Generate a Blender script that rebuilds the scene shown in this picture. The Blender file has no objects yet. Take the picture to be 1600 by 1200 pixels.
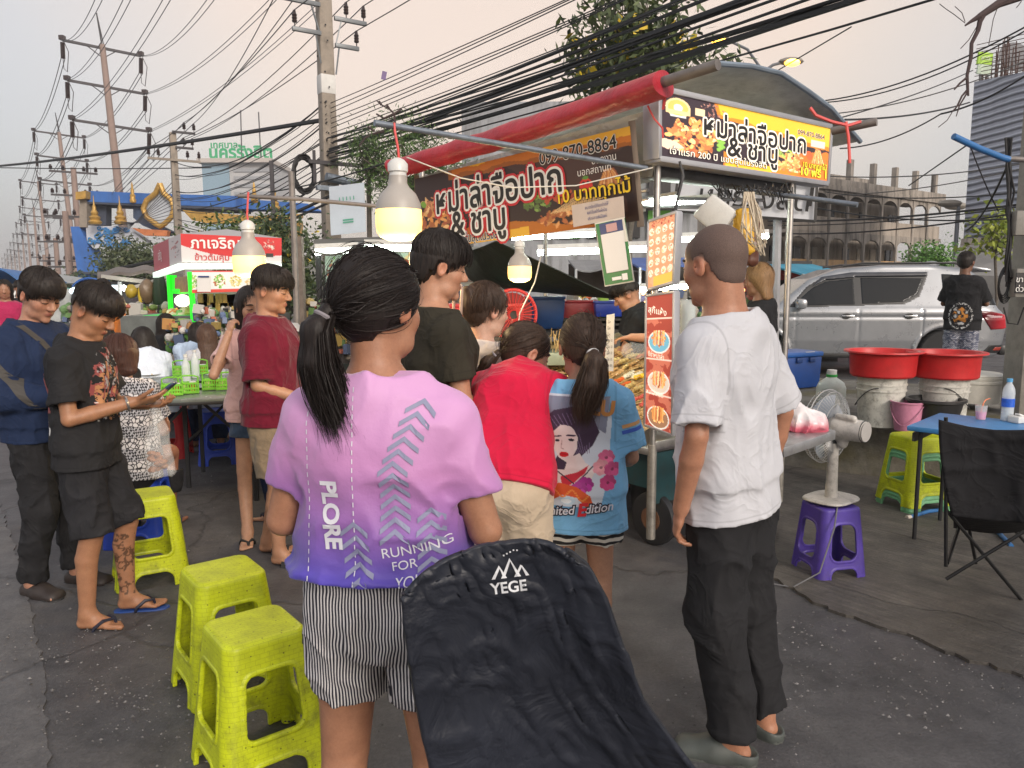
import bpy,bmesh,math,random
import numpy as np
from mathutils import Vector,Matrix
from mathutils.bvhtree import BVHTree
R=math.radians
rnd=random.Random(7)
scene=bpy.context.scene
col=scene.collection
# ------------------------------------------------------------------ camera, world, sun, exposure
FPX,CH,PITCH,ROLL=1200.0,1.525,R(7.36),R(-0.28)
cam_d=bpy.data.cameras.new('camera');cam=bpy.data.objects.new('camera',cam_d);col.objects.link(cam)
cam_d.sensor_fit='HORIZONTAL';cam_d.sensor_width=36;cam_d.lens=36*FPX/1600
cam_d.clip_start=0.05;cam_d.clip_end=3000
CAMR=(Matrix.Rotation(math.pi/2-PITCH,3,'X')@Matrix.Rotation(ROLL,3,'Z'))
cam.matrix_world=Matrix.Translation((0,0,CH))@CAMR.to_4x4()
scene.camera=cam
scene.view_settings.view_transform='Standard';scene.view_settings.look='None'
scene.view_settings.exposure=0.2;scene.view_settings.gamma=1
scene.cycles.use_denoising=True
scene.cycles.max_bounces=6;scene.cycles.transparent_max_bounces=12
scene.cycles.sample_clamp_indirect=4.0
SUN_EL,SUN_AZ=R(24),R(150)     # the low veiled sun stands behind the camera, a little to its right
w=bpy.data.worlds.new('World');scene.world=w;w.use_nodes=True
nt=w.node_tree;nt.nodes.clear()
def wn(t,**k):
    n=nt.nodes.new(t)
    for a,b in k.items():setattr(n,a,b)
    return n
sky=wn('ShaderNodeTexSky',sky_type='NISHITA',sun_disc=False,sun_elevation=SUN_EL,sun_rotation=SUN_AZ,dust_density=6.0,air_density=1.0,ozone_density=1.0)
bg1=wn('ShaderNodeBackground');bg1.inputs[1].default_value=0.05
nt.links.new(sky.outputs[0],bg1.inputs[0])
# dusk overcast: a veil of cloud, pinkish towards the middle of the picture, grey towards its sides, brighter behind
tc=wn('ShaderNodeTexCoord')
nz=wn('ShaderNodeTexNoise');nz.inputs['Scale'].default_value=1.6;nz.inputs['Detail'].default_value=3
nt.links.new(tc.outputs['Generated'],nz.inputs['Vector'])
vd=wn('ShaderNodeVectorMath',operation='DOT_PRODUCT');nt.links.new(tc.outputs['Generated'],vd.inputs[0])
g=Vector((0.02,.93,.5)).normalized();vd.inputs[1].default_value=g
mr=wn('ShaderNodeMath',operation='MULTIPLY_ADD');nt.links.new(nz.outputs[0],mr.inputs[0]);mr.inputs[1].default_value=.10
nt.links.new(vd.outputs['Value'],mr.inputs[2])
rp=wn('ShaderNodeValToRGB');nt.links.new(mr.outputs[0],rp.inputs[0])
cr=rp.color_ramp;cr.elements[0].position=0.0;cr.elements[0].color=(.78,.74,.73,1)
cr.elements[1].position=1.0;cr.elements[1].color=(.82,.635,.49,1)
for p,c in((.45,(.60,.60,.62,1)),(.80,(.485,.485,.49,1)),(.90,(.60,.555,.52,1)),(.97,(.74,.61,.50,1))):
    e=cr.elements.new(p);e.color=c
bg2=wn('ShaderNodeBackground');bg2.inputs[1].default_value=0.94;nt.links.new(rp.outputs[0],bg2.inputs[0])
ad=wn('ShaderNodeAddShader');nt.links.new(bg1.outputs[0],ad.inputs[0]);nt.links.new(bg2.outputs[0],ad.inputs[1])
wo=wn('ShaderNodeOutputWorld');nt.links.new(ad.outputs[0],wo.inputs[0])
sun_d=bpy.data.lights.new('sun','SUN');sun=bpy.data.objects.new('sun',sun_d);col.objects.link(sun)
sun_d.energy=1.9;sun_d.angle=R(16);sun_d.color=(1.0,.93,.86)
sun.rotation_euler=Vector((math.sin(SUN_AZ)*math.cos(SUN_EL),math.cos(SUN_AZ)*math.cos(SUN_EL),math.sin(SUN_EL))).to_track_quat('Z','Y').to_euler()
# ------------------------------------------------------------------ pixel (1600 x 1200 photograph) to place
def ray(px,py):return CAMR@Vector(((px-800)/FPX,(600-py)/FPX,-1))
def at(px,py,Y):
    d=ray(px,py);return Vector((0,0,CH))+d*(Y/d.y)
def gnd(px,py,z=0.0):
    d=ray(px,py);return Vector((0,0,CH))+d*((z-CH)/d.z)
# ------------------------------------------------------------------ materials
def hx(s):
    s=s.lstrip('#');o=[]
    for i in(0,2,4):
        c=int(s[i:i+2],16)/255;o.append(c/12.92 if c<=.04045 else((c+.055)/1.055)**2.4)
    return tuple(o)
class NT:
    def __init__(self,name):
        self.m=bpy.data.materials.new(name);self.m.use_nodes=True
        self.t=self.m.node_tree;self.b=self.t.nodes['Principled BSDF']
    def n(self,t,**k):
        q=self.t.nodes.new(t)
        for a,b in k.items():
            if a in q.inputs.keys():q.inputs[a].default_value=b
            else:setattr(q,a,b)
        return q
    def l(self,a,b):self.t.links.new(a,b)
    def inp(self,k):return self.b.inputs[k]
    def coord(self,kind='Object',scale=None):
        c=self.n('ShaderNodeTexCoord').outputs[kind]
        if scale is None:return c
        mp=self.n('ShaderNodeMapping');mp.inputs['Scale'].default_value=scale;self.l(c,mp.inputs['Vector']);return mp.outputs[0]
    def noise(self,vec,scale,detail=4,rough=.6):
        q=self.n('ShaderNodeTexNoise');q.inputs['Scale'].default_value=scale;q.inputs['Detail'].default_value=detail;q.inputs['Roughness'].default_value=rough
        self.l(vec,q.inputs['Vector']);return q.outputs[0]
    def ramp(self,fac,*stops):
        q=self.n('ShaderNodeValToRGB');self.l(fac,q.inputs[0]);e=q.color_ramp.elements
        while len(e)<len(stops):e.new(.5)
        for i,(p,c)in enumerate(stops):e[i].position=p;e[i].color=(*c,1)if len(c)==3 else c
        return q.outputs[0]
    def mix(self,fac,a,b,mode='MIX'):
        q=self.n('ShaderNodeMix',data_type='RGBA',blend_type=mode)
        for s,v in((q.inputs[0],fac),(q.inputs[6],a),(q.inputs[7],b)):
            if hasattr(v,'links'):self.l(v,s)
            elif isinstance(v,(int,float)):s.default_value=v
            else:s.default_value=(*v,1)if len(v)==3 else v
        return q.outputs[2]
    def math(self,op,a,b=0.0):
        q=self.n('ShaderNodeMath',operation=op)
        for s,v in((q.inputs[0],a),(q.inputs[1],b)):
            if hasattr(v,'links'):self.l(v,s)
            else:s.default_value=v
        return q.outputs[0]
    def bump(self,h,strength=.3,dist=.002):
        q=self.n('ShaderNodeBump');q.inputs['Strength'].default_value=strength;q.inputs['Distance'].default_value=dist
        self.l(h,q.inputs['Height'])
        if self.inp('Normal').links:self.l(self.inp('Normal').links[0].from_socket,q.inputs['Normal'])
        self.l(q.outputs[0],self.inp('Normal'))
MATS={}
def M(name,c=(.5,.5,.5),rough=.5,metal=0.,var=.15,vs=6.,bump=0.,bs=60.,bd=.002,spec=.5,emit=0.,ec=None,trans=0.,dirt=0.,alpha=1.,coat=0.,sss=0.):
    """A plain surface with uneven colour, wear and fine bumps."""
    if name in MATS:return MATS[name]
    if isinstance(c,str):c=hx(c)
    t=NT(name);v=t.coord()
    t.inp('Metallic').default_value=metal;t.inp('Specular IOR Level').default_value=spec
    t.inp('Transmission Weight').default_value=trans;t.inp('Alpha').default_value=alpha;t.inp('Coat Weight').default_value=coat
    out=None
    if var:
        nn=t.noise(v,vs,5,.65)
        out=t.ramp(nn,(.25,tuple(x*(1-var)for x in c)),(.75,tuple(min(1,x*(1+var))for x in c)))
        rr=t.n('ShaderNodeMapRange');t.l(nn,rr.inputs[0]);rr.inputs[3].default_value=max(0,rough-.12);rr.inputs[4].default_value=min(1,rough+.12)
        t.l(rr.outputs[0],t.inp('Roughness'))
    else:t.inp('Roughness').default_value=rough
    if dirt:
        dn=t.noise(v,vs*2.3,8,.75);f=t.ramp(dn,(.48,(0,0,0)),(.68,(dirt,)*3))
        out=t.mix(f,out if out is not None else c,(.035,.03,.025))
    if out is not None:t.l(out,t.inp('Base Color'))
    else:t.inp('Base Color').default_value=(*c,1)
    if bump:t.bump(t.noise(v,bs,3,.6),bump,bd)
    if emit:
        t.inp('Emission Color').default_value=(*(hx(ec)if isinstance(ec,str)else ec or c),1);t.inp('Emission Strength').default_value=emit
    if sss:
        t.inp('Subsurface Weight').default_value=sss;t.inp('Subsurface Radius').default_value=(1,.35,.2);t.inp('Subsurface Scale').default_value=.006
    MATS[name]=t.m;return t.m
def MV(name,rough=.6,emit=0.,attr='Col',bump=0.,bs=80,var=0.):
    """Surface printed or tinted with the mesh's own colour layer."""
    if name in MATS:return MATS[name]
    t=NT(name);a=t.n('ShaderNodeVertexColor',layer_name=attr).outputs[0]
    if var:a=t.mix(t.ramp(t.noise(t.coord(),9,5),(.3,(1-var,)*3),(.7,(1,1,1))),a,a,'MULTIPLY')if False else t.mix(1.0,a,t.ramp(t.noise(t.coord(),9,5),(.3,(1-var,)*3),(.7,(1,1,1))),'MULTIPLY')
    t.l(a,t.inp('Base Color'));t.inp('Roughness').default_value=rough
    if emit:t.l(a,t.inp('Emission Color'));t.inp('Emission Strength').default_value=emit
    if bump:t.bump(t.noise(t.coord(),bs,3),bump,.002)
    MATS[name]=t.m;return t.m
# ------------------------------------------------------------------ objects
def tag(o,label=None,cat=None,group=None,kind=None):
    if label:o['label']=label
    if cat:o['category']=cat
    if group:o['group']=group
    if kind:o['kind']=kind
    return o
def empty(name,loc=(0,0,0),rz=0,label=None,cat=None,group=None):
    o=bpy.data.objects.new(name,None);col.objects.link(o);o.location=loc;o.rotation_euler=(0,0,rz);o.empty_display_size=.05
    return tag(o,label,cat,group)
def link(name,me,mat=None,parent=None):
    o=bpy.data.objects.new(name,me);col.objects.link(o)
    if mat is not None:
        for m in(mat if isinstance(mat,(list,tuple))else[mat]):me.materials.append(m)
    if parent is not None:o.parent=parent
    return o
def kids(o):return[c for c in bpy.data.objects if c.parent==o]
def dup(root,loc=None,rz=None,label=None,group=None,rot=None):
    c=root.copy();col.objects.link(c)
    for ch in kids(root):
        d=ch.copy();col.objects.link(d);d.parent=c
        for g2 in kids(ch):
            e=g2.copy();col.objects.link(e);e.parent=d
    if loc is not None:c.location=loc
    if rz is not None:c.rotation_euler=(0,0,rz)
    if rot is not None:c.rotation_euler=rot
    if label:c['label']=label
    if group:c['group']=group
    return c
def mesh_np(name,v,f,smooth=True,cols=None,mi=None):
    me=bpy.data.meshes.new(name);v=np.asarray(v,np.float32);f=np.asarray(f,np.int32)
    n,k=f.shape
    me.vertices.add(len(v));me.vertices.foreach_set('co',v.ravel())
    me.loops.add(n*k);me.loops.foreach_set('vertex_index',f.ravel())
    me.polygons.add(n);me.polygons.foreach_set('loop_start',np.arange(0,n*k,k,dtype=np.int32))
    if smooth:me.polygons.foreach_set('use_smooth',np.ones(n,bool))
    if mi is not None:me.polygons.foreach_set('material_index',np.asarray(mi,np.int32))
    me.update(calc_edges=True)
    if cols is not None:
        a=me.color_attributes.new('Col','FLOAT_COLOR','POINT')
        a.data.foreach_set('color',np.concatenate([np.asarray(cols,np.float32),np.ones((len(v),1),np.float32)],1).ravel())
    return me
def frame(d,up=Vector((0,0,1))):
    d=Vector(d).normalized();up=Vector(up)
    if abs(d.dot(up))>.98:up=Vector((0,1,0))if abs(d.y)<.9 else Vector((1,0,0))
    x=up.cross(d).normalized();y=d.cross(x);return x,y,d
class MB:
    def __init__(s):s.v=[];s.f=[];s.c=[];s.cc=None
    def color(s,c):s.cc=c;return s
    def _v(s,p):s.v.append(tuple(p));s.c.append(s.cc or(1,1,1))
    def box(s,c,size,rot=None,taper=None):
        b=len(s.v);c=Vector(c);hs=Vector(size)/2
        if rot is not None and not isinstance(rot,Matrix):rot=(Matrix.Rotation(rot[2],3,'Z')@Matrix.Rotation(rot[1],3,'Y')@Matrix.Rotation(rot[0],3,'X'))
        for k in(-1,1):
            for j in(-1,1):
                for i in(-1,1):
                    t=taper if(taper and k>0)else 1
                    p=Vector((i*hs.x*t,j*hs.y*t,k*hs.z))
                    s._v(c+(rot@p if rot is not None else p))
        s.f+=[[b+q for q in f]for f in((0,2,3,1),(4,5,7,6),(0,1,5,4),(2,6,7,3),(0,4,6,2),(1,3,7,5))];return s
    def bar(s,a,b2,wd,th,up=(0,0,1)):
        a,b2=Vector(a),Vector(b2);x,y,d=frame(b2-a,up);L=(b2-a).length
        return s.box((a+b2)/2,(wd,th,L),Matrix((x,y,d)).transposed())
    def tube(s,pts,r,n=8,caps=True,closed=False):
        pts=[Vector(p)for p in pts];m=len(pts);rs=r if isinstance(r,(list,tuple))else[r]*m
        b=len(s.v);px=None
        for i,p in enumerate(pts):
            if closed:d=pts[(i+1)%m]-pts[i-1]
            else:d=pts[min(i+1,m-1)]-pts[max(i-1,0)]
            if d.length<1e-9:d=Vector((0,0,1))
            d.normalize()
            if px is None:x,y,_=frame(d)
            else:
                x=px-d*px.dot(d);x=x.normalized()if x.length>1e-6 else frame(d)[0];y=d.cross(x)
            px=x
            for k in range(n):
                a=2*math.pi*k/n;s._v(p+(x*math.cos(a)+y*math.sin(a))*rs[i])
        for i in range(m-(0 if closed else 1)):
            o,q=b+i*n,b+((i+1)%m)*n
            for k in range(n):s.f.append([o+k,o+(k+1)%n,q+(k+1)%n,q+k])
        if caps and not closed:
            s.f.append([b+k for k in range(n-1,-1,-1)]);s.f.append([b+(m-1)*n+k for k in range(n)])
        return s
    def lathe(s,prof,n=24,c=(0,0,0),rot=None,sx=1,sy=1):
        b=len(s.v);c=Vector(c)
        for(r,z)in prof:
            for k in range(n):
                a=2*math.pi*k/n;p=Vector((r*math.cos(a)*sx,r*math.sin(a)*sy,z))
                s._v(c+(rot@p if rot is not None else p))
        for i in range(len(prof)-1):
            o,q=b+i*n,b+(i+1)*n
            for k in range(n):s.f.append([o+k,o+(k+1)%n,q+(k+1)%n,q+k])
        if prof[0][0]>1e-5:s.f.append([b+k for k in range(n-1,-1,-1)])
        if prof[-1][0]>1e-5:s.f.append([b+(len(prof)-1)*n+k for k in range(n)])
        return s
    def prism(s,poly,o,ux,uy,depth):
        """polygon in the plane (o, ux, uy), thickened along the normal"""
        o,ux,uy=Vector(o),Vector(ux),Vector(uy);nn=ux.cross(uy).normalized()*depth;b=len(s.v);m=len(poly)
        for k in(0,1):
            for(x,y)in poly:s._v(o+ux*x+uy*y+nn*k)
        s.f.append([b+i for i in range(m-1,-1,-1)]);s.f.append([b+m+i for i in range(m)])
        for i in range(m):j=(i+1)%m;s.f.append([b+i,b+j,b+m+j,b+m+i])
        return s
    def quad(s,*p):
        b=len(s.v)
        for q in p:s._v(q)
        s.f.append(list(range(b,b+len(p))));return s
    def grid(s,fn,nu,nv,wrap=False):
        b=len(s.v)
        for j in range(nv+1):
            for i in range(nu+(0 if wrap else 1)):s._v(fn(i/nu,j/nv))
        wd=nu+(0 if wrap else 1)
        for j in range(nv):
            for i in range(nu):
                i2=(i+1)%wd;s.f.append([b+j*wd+i,b+j*wd+i2,b+(j+1)*wd+i2,b+(j+1)*wd+i])
        return s
    def blob(s,c,r,n=8,m=5,rot=None,jit=0.,rg=rnd):
        b=len(s.v);c=Vector(c);r=Vector(r)if hasattr(r,'__len__')else Vector((r,r,r))
        for j in range(m+1):
            t=math.pi*j/m
            for i in range(n):
                a=2*math.pi*i/n;q=1+(rg.uniform(-jit,jit)if jit else 0)
                p=Vector((r.x*math.sin(t)*math.cos(a)*q,r.y*math.sin(t)*math.sin(a)*q,r.z*math.cos(t)*q))
                s._v(c+(rot@p if rot is not None else p))
        for j in range(m):
            for i in range(n):i2=(i+1)%n;s.f.append([b+j*n+i,b+(j+1)*n+i,b+(j+1)*n+i2,b+j*n+i2])
        return s
    def build(s,name,mat=None,parent=None,smooth=False,bevel=0.,solid=0.,weld=False,seg=2,autos=40):
        me=bpy.data.meshes.new(name);me.from_pydata(s.v,[],s.f)
        if s.cc is not None:
            a=me.color_attributes.new('Col','FLOAT_COLOR','POINT')
            a.data.foreach_set('color',np.concatenate([np.array(s.c,np.float32),np.ones((len(s.v),1),np.float32)],1).ravel())
        if weld or bevel or solid:
            bm=bmesh.new();bm.from_mesh(me)
            if weld:bmesh.ops.remove_doubles(bm,verts=bm.verts,dist=1e-5)
            if bevel:
                bmesh.ops.recalc_face_normals(bm,faces=bm.faces)
                ed=[e for e in bm.edges if len(e.link_faces)==2 and e.calc_face_angle(0)>.5]
                bmesh.ops.bevel(bm,geom=ed,offset=bevel,segments=seg,profile=.5,affect='EDGES',clamp_overlap=True)
            if solid:bmesh.ops.solidify(bm,geom=bm.faces[:],thickness=solid)
            bm.to_mesh(me);bm.free()
        if smooth or bevel:
            me.polygons.foreach_set('use_smooth',np.ones(len(me.polygons),bool))
            if autos and not smooth is None:me.set_sharp_from_angle(angle=R(autos))
        me.validate();me.update()
        return link(name,me,mat,parent)
# ------------------------------------------------------------------ lettering
def text_mesh(body,size=1.,bold=0.,ext=0.,align='CENTER',shear=0.,spacing=1.,wx=1.):
    cu=bpy.data.curves.new('lettering','FONT');cu.body=body;cu.size=size;cu.offset=bold;cu.extrude=ext
    cu.align_x=align;cu.align_y='CENTER';cu.shear=shear;cu.space_character=spacing;cu.resolution_u=4;cu.fill_mode='FRONT' if ext==0 else 'BOTH'
    o=bpy.data.objects.new('lettering',cu);col.objects.link(o)
    me=bpy.data.meshes.new_from_object(o.evaluated_get(bpy.context.evaluated_depsgraph_get()))
    bpy.data.objects.remove(o);bpy.data.curves.remove(cu)
    if wx!=1:me.transform(Matrix.Diagonal((wx,1,1,1)))
    return me
def text(name,body,size,mat,parent,mtx,bold=0.,ext=0.0006,align='CENTER',**k):
    me=text_mesh(body,size,bold,ext,align,**k);me.transform(mtx)
    return link(name,me,mat,parent)
def thick_text(body,size,rad,n=10,**k):
    """lettering grown by rad: copies of the letters set round a small circle"""
    me=text_mesh(body,size,**k);nv=len(me.vertices);co=np.empty(nv*3,np.float32);me.vertices.foreach_get('co',co);co=co.reshape(-1,3);P=[list(p.vertices)for p in me.polygons];V,Fc=[],[]
    for j in range(n+1):
        a=6.2832*j/n;r=rad if j<n else 0;V.append(co+np.array((r*math.cos(a),r*math.sin(a),j*size*.0006),np.float32));Fc+=[[q+j*nv for q in p]for p in P]
    m2=bpy.data.meshes.new('lettering');m2.from_pydata(np.concatenate(V).tolist(),[],Fc);return m2
def plane_mtx(o,ux,uy):
    """places lettering: its x along ux, its y along uy, its face along ux x uy"""
    ux=Vector(ux).normalized();uy=Vector(uy);uy=(uy-ux*uy.dot(ux)).normalized();n=ux.cross(uy)
    return Matrix.Translation(o)@Matrix((ux,uy,n)).transposed().to_4x4()
# ------------------------------------------------------------------ flat prints: a small painted canvas carried by a fine grid
class Canvas:
    def __init__(s,wd,ht,c=(0,0,0)):
        s.w,s.h=wd,ht;s.a=np.zeros((ht,wd,3),np.float32)+np.array(c,np.float32);s.m=np.zeros((ht,wd),bool)
        yy,xx=np.mgrid[0:ht,0:wd];s.x=(xx+.5)/wd;s.y=1-(yy+.5)/ht
    def put(s,k,c,al=1.):
        s.a[k]=s.a[k]*(1-al)+np.array(c,np.float32)*al;s.m|=k;return s
    def ell(s,cx,cy,rx,ry,c,rot=0.,al=1.):
        dx,dy=s.x-cx,(s.y-cy);ca,sa=math.cos(rot),math.sin(rot);asp=s.h/s.w
        dy=dy*asp;u,v=dx*ca+dy*sa,-dx*sa+dy*ca
        return s.put((u/rx)**2+(v/(ry*asp))**2<1,c,al)
    def poly(s,pts,c,al=1.):
        ins=np.zeros((s.h,s.w),bool);n=len(pts)
        for i in range(n):
            (x1,y1),(x2,y2)=pts[i],pts[(i+1)%n]
            if y1==y2:continue
            k=(y1>s.y)!=(y2>s.y);ins^=k&(s.x<(x2-x1)*(s.y-y1)/(y2-y1)+x1)
        return s.put(ins,c,al)
    def rect(s,x0,y0,x1,y1,c,al=1.):return s.put((s.x>=x0)&(s.x<=x1)&(s.y>=y0)&(s.y<=y1),c,al)
    def line(s,pts,wd,c):
        asp=s.h/s.w
        for(x1,y1),(x2,y2)in zip(pts,pts[1:]):
            dx,dy=x2-x1,(y2-y1)*asp;L2=dx*dx+dy*dy+1e-9
            t=np.clip(((s.x-x1)*dx+(s.y-y1)*asp*dy)/L2,0,1)
            s.put(np.hypot(s.x-x1-t*dx,(s.y-y1)*asp-t*dy)<wd,c)
        return s
    def food(s,cx,cy,rx,ry,cols,n=60,sz=.03,rg=None):
        rg=rg or rnd
        for _ in range(n):
            a,q=rg.uniform(0,6.28),math.sqrt(rg.random());c=rg.choice(cols);k=rg.uniform(.7,1.25)
            r0=sz*rg.uniform(.5,1.2)
            s.ell(cx+rx*q*math.cos(a),cy+ry*q*math.sin(a),r0,r0*s.w/s.h*rg.uniform(.3,.7),tuple(x*k for x in c),rg.uniform(0,3.1))
        return s
    def fbm(s,sc,seed=0,warp=0.):
        return fbm3(np.stack([s.x*sc+warp*s.y,s.y*sc*s.h/s.w,np.full_like(s.x,seed*3.7)],-1).reshape(-1,3)).reshape(s.h,s.w)
def canvas_mesh(name,cv,pos,masked=False):
    """pos(u, v) arrays -> points; faces follow the canvas cells"""
    u,v=np.meshgrid(np.linspace(0,1,cv.w+1),np.linspace(1,0,cv.h+1))
    P=pos(u.ravel(),v.ravel());n=cv.w+1
    a=np.pad(cv.a,((0,1),(0,1),(0,0)),mode='edge')
    i,j=np.meshgrid(np.arange(cv.w),np.arange(cv.h));q=(j*n+i).ravel()
    f=np.stack([q,q+n,q+n+1,q+1],1)
    if masked:f=f[cv.m.ravel()]
    cols=a.reshape(-1,3)
    used=np.unique(f);mp=np.zeros(len(P),np.int64);mp[used]=np.arange(len(used))
    return mesh_np(name,P[used],mp[f],True,cols[used])
def flat_pos(o,ux,uy):
    o,ux,uy=np.array(o),np.array(ux),np.array(uy)
    return lambda u,v:o+u[:,None]*ux+v[:,None]*uy
def quad_pos(bl,br,tl,tr):
    bl,br,tl,tr=map(np.array,(bl,br,tl,tr))
    return lambda u,v:(bl*(1-u[:,None])+br*u[:,None])*(1-v[:,None])+(tl*(1-u[:,None])+tr*u[:,None])*v[:,None]
# ------------------------------------------------------------------ noise
_prm=np.random.RandomState(3).rand(64,64,64).astype(np.float32)
def vnoise(p):
    i=np.floor(p).astype(np.int64);f=(p-i).astype(np.float32);f=f*f*(3-2*f);i&=63;j=(i+1)&63
    x0,y0,z0,x1,y1,z1=i[:,0],i[:,1],i[:,2],j[:,0],j[:,1],j[:,2];u,v,w_=f[:,0],f[:,1],f[:,2]
    c=lambda a,b,t:a+(b-a)*t
    return c(c(c(_prm[x0,y0,z0],_prm[x1,y0,z0],u),c(_prm[x0,y1,z0],_prm[x1,y1,z0],u),v),
             c(c(_prm[x0,y0,z1],_prm[x1,y0,z1],u),c(_prm[x0,y1,z1],_prm[x1,y1,z1],u),v),w_)
def fbm3(p,o=4):
    r=0;a=.5
    for k in range(o):r=r+a*vnoise(p+k*17.3);p=p*2.03;a*=.5
    return r
# ------------------------------------------------------------------ implicit surfaces
def smin(a,b,k):
    if k<=0:return np.minimum(a,b)
    h=np.maximum(k-np.abs(a-b),0)/k;return np.minimum(a,b)-h*h*k*.25
class SDF:
    """Solid shapes melted into one surface, then meshed by surface nets."""
    def __init__(s,h=.006,k=.02):s.h,s.k,s.ops=h,k,[]
    def add(s,fn,lo,hi,k=None):s.ops.append(('+',fn,np.array(lo,float),np.array(hi,float),s.k if k is None else k));return s
    def sub(s,fn,lo,hi,k=.004):s.ops.append(('-',fn,np.array(lo,float),np.array(hi,float),k));return s
    def cut(s,fn):s.ops.append(('c',fn,None,None,0));return s
    def disp(s,fn):s.ops.append(('d',fn,None,None,0));return s
    @staticmethod
    def f_rcone(a,b,ra,rb):
        a,b=np.array(a,float),np.array(b,float);d=b-a;L2=d@d+1e-12
        def fn(p):
            q=p-a;t=np.clip((q@d)/L2,0,1);return np.linalg.norm(q-t[...,None]*d,axis=-1)-(ra+(rb-ra)*t)
        return fn
    @staticmethod
    def f_ell(c,r,rot=None):
        c,r=np.array(c,float),np.array(r,float);Rm=None if rot is None else np.array(rot,float)
        def fn(p):
            q=p-c
            if Rm is not None:q=q@Rm
            k0=np.linalg.norm(q/r,axis=-1);k1=np.linalg.norm(q/r**2,axis=-1)+1e-9;return k0*(k0-1)/k1
        return fn
    @staticmethod
    def f_econe(a,b,ra,rb,lat,cap=(0,0),pw=2.0):
        """elliptic tapering segment; ra, rb = (across, deep); lat = the across direction"""
        a,b=Vector(a),Vector(b);d=(b-a);L=d.length;d.normalize();x=Vector(lat);x=(x-d*x.dot(d)).normalized();y=d.cross(x)
        A,X,Y,D=map(np.array,(a,x,y,d));ra,rb=np.array(ra,float),np.array(rb,float)
        def fn(p):
            q=p-A;w_=q@D;t=np.clip(w_/L,0,1);e=w_-t*L
            r0=ra[0]+(rb[0]-ra[0])*t;r1=ra[1]+(rb[1]-ra[1])*t;mn=np.minimum(r0,r1)
            u,v=np.abs(q@X),np.abs(q@Y)
            if pw!=2.0:
                k0=((u/r0)**pw+(v/r1)**pw+(np.abs(e)/mn)**pw)**(1/pw);o=(k0-1)*mn
            else:k0=np.sqrt((u/r0)**2+(v/r1)**2+(e/mn)**2);k1=np.sqrt((u/r0**2)**2+(v/r1**2)**2+(e/mn**2)**2)+1e-9;o=k0*(k0-1)/k1
            if cap[0]:o=np.maximum(o,-w_)
            if cap[1]:o=np.maximum(o,w_-L)
            return o
        return fn
    def rcone(s,a,b,ra,rb,k=None,sub=False):
        m=max(ra,rb);lo=np.minimum(a,b)-m;hi=np.maximum(a,b)+m;f=s.f_rcone(a,b,ra,rb)
        return s.sub(f,lo,hi,k or .004)if sub else s.add(f,lo,hi,k)
    def ell(s,c,r,rot=None,k=None,sub=False):
        m=max(r);f=s.f_ell(c,r,rot);lo,hi=np.array(c)-m,np.array(c)+m
        return s.sub(f,lo,hi,k or .004)if sub else s.add(f,lo,hi,k)
    def econe(s,a,b,ra,rb,lat,cap=(0,0),k=None,pw=2.0,sub=False):
        m=max(*ra,*rb);lo=np.minimum(a,b)-m;hi=np.maximum(a,b)+m;f=s.f_econe(a,b,ra,rb,lat,cap,pw)
        return s.sub(f,lo,hi,k or .004)if sub else s.add(f,lo,hi,k)
    def mesh(s):
        h=s.h;pl=[o for o in s.ops if o[0]=='+']
        lo=np.min([o[2]for o in pl],0)-4*h;hi=np.max([o[3]for o in pl],0)+4*h
        n=np.ceil((hi-lo)/h).astype(int)+1;V=np.full(n,.08,np.float32);ax=[lo[i]+np.arange(n[i])*h for i in range(3)]
        def pts(sl):return np.stack(np.meshgrid(*[ax[i][sl[i]]for i in range(3)],indexing='ij'),-1)
        for kd,fn,l,u,k in s.ops:
            if kd in '+-':
                pad=k+3*h;i0=np.clip(np.floor((l-pad-lo)/h).astype(int),0,n);i1=np.clip(np.ceil((u+pad-lo)/h).astype(int)+1,0,n)
                if(i1<=i0).any():continue
                sl=tuple(slice(i0[i],i1[i])for i in range(3));d=fn(pts(sl)).astype(np.float32)
                V[sl]=smin(V[sl],d,k)if kd=='+' else-smin(-V[sl],d,k)
            else:
                b=np.nonzero(np.abs(V)<.05)if kd=='d' else np.nonzero(V<.03)
                p=np.stack([ax[i][b[i]]for i in range(3)],-1);q=fn(p).astype(np.float32)
                V[b]=V[b]-q if kd=='d' else np.maximum(V[b],q)
        return s.nets(V,lo,h)
    @staticmethod
    def nets(V,lo,h):
        S=V<0;c=np.zeros(np.array(V.shape)-1,np.int8);sl=(slice(None,-1),slice(1,None))
        for i in(0,1):
            for j in(0,1):
                for k in(0,1):c+=S[sl[i],sl[j],sl[k]]
        m=(c>0)&(c<8);ci=np.argwhere(m);idx=np.full(c.shape,-1,np.int32);idx[m]=np.arange(len(ci))
        acc=np.zeros((len(ci),3),np.float32);cnt=np.zeros(len(ci),np.float32)
        cor={}
        for i in(0,1):
            for j in(0,1):
                for k in(0,1):cor[i,j,k]=V[ci[:,0]+i,ci[:,1]+j,ci[:,2]+k]
        for a in cor:
            for x in range(3):
                if a[x]:continue
                b=list(a);b[x]=1;va,vb=cor[a],cor[tuple(b)];cr_=(va<0)!=(vb<0)
                t=va[cr_]/(va[cr_]-vb[cr_]);acc[cr_]+=np.array(a,np.float32);acc[cr_,x]+=t;cnt[cr_]+=1
        v=(ci+acc/cnt[:,None])*h+lo;F=[]
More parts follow.
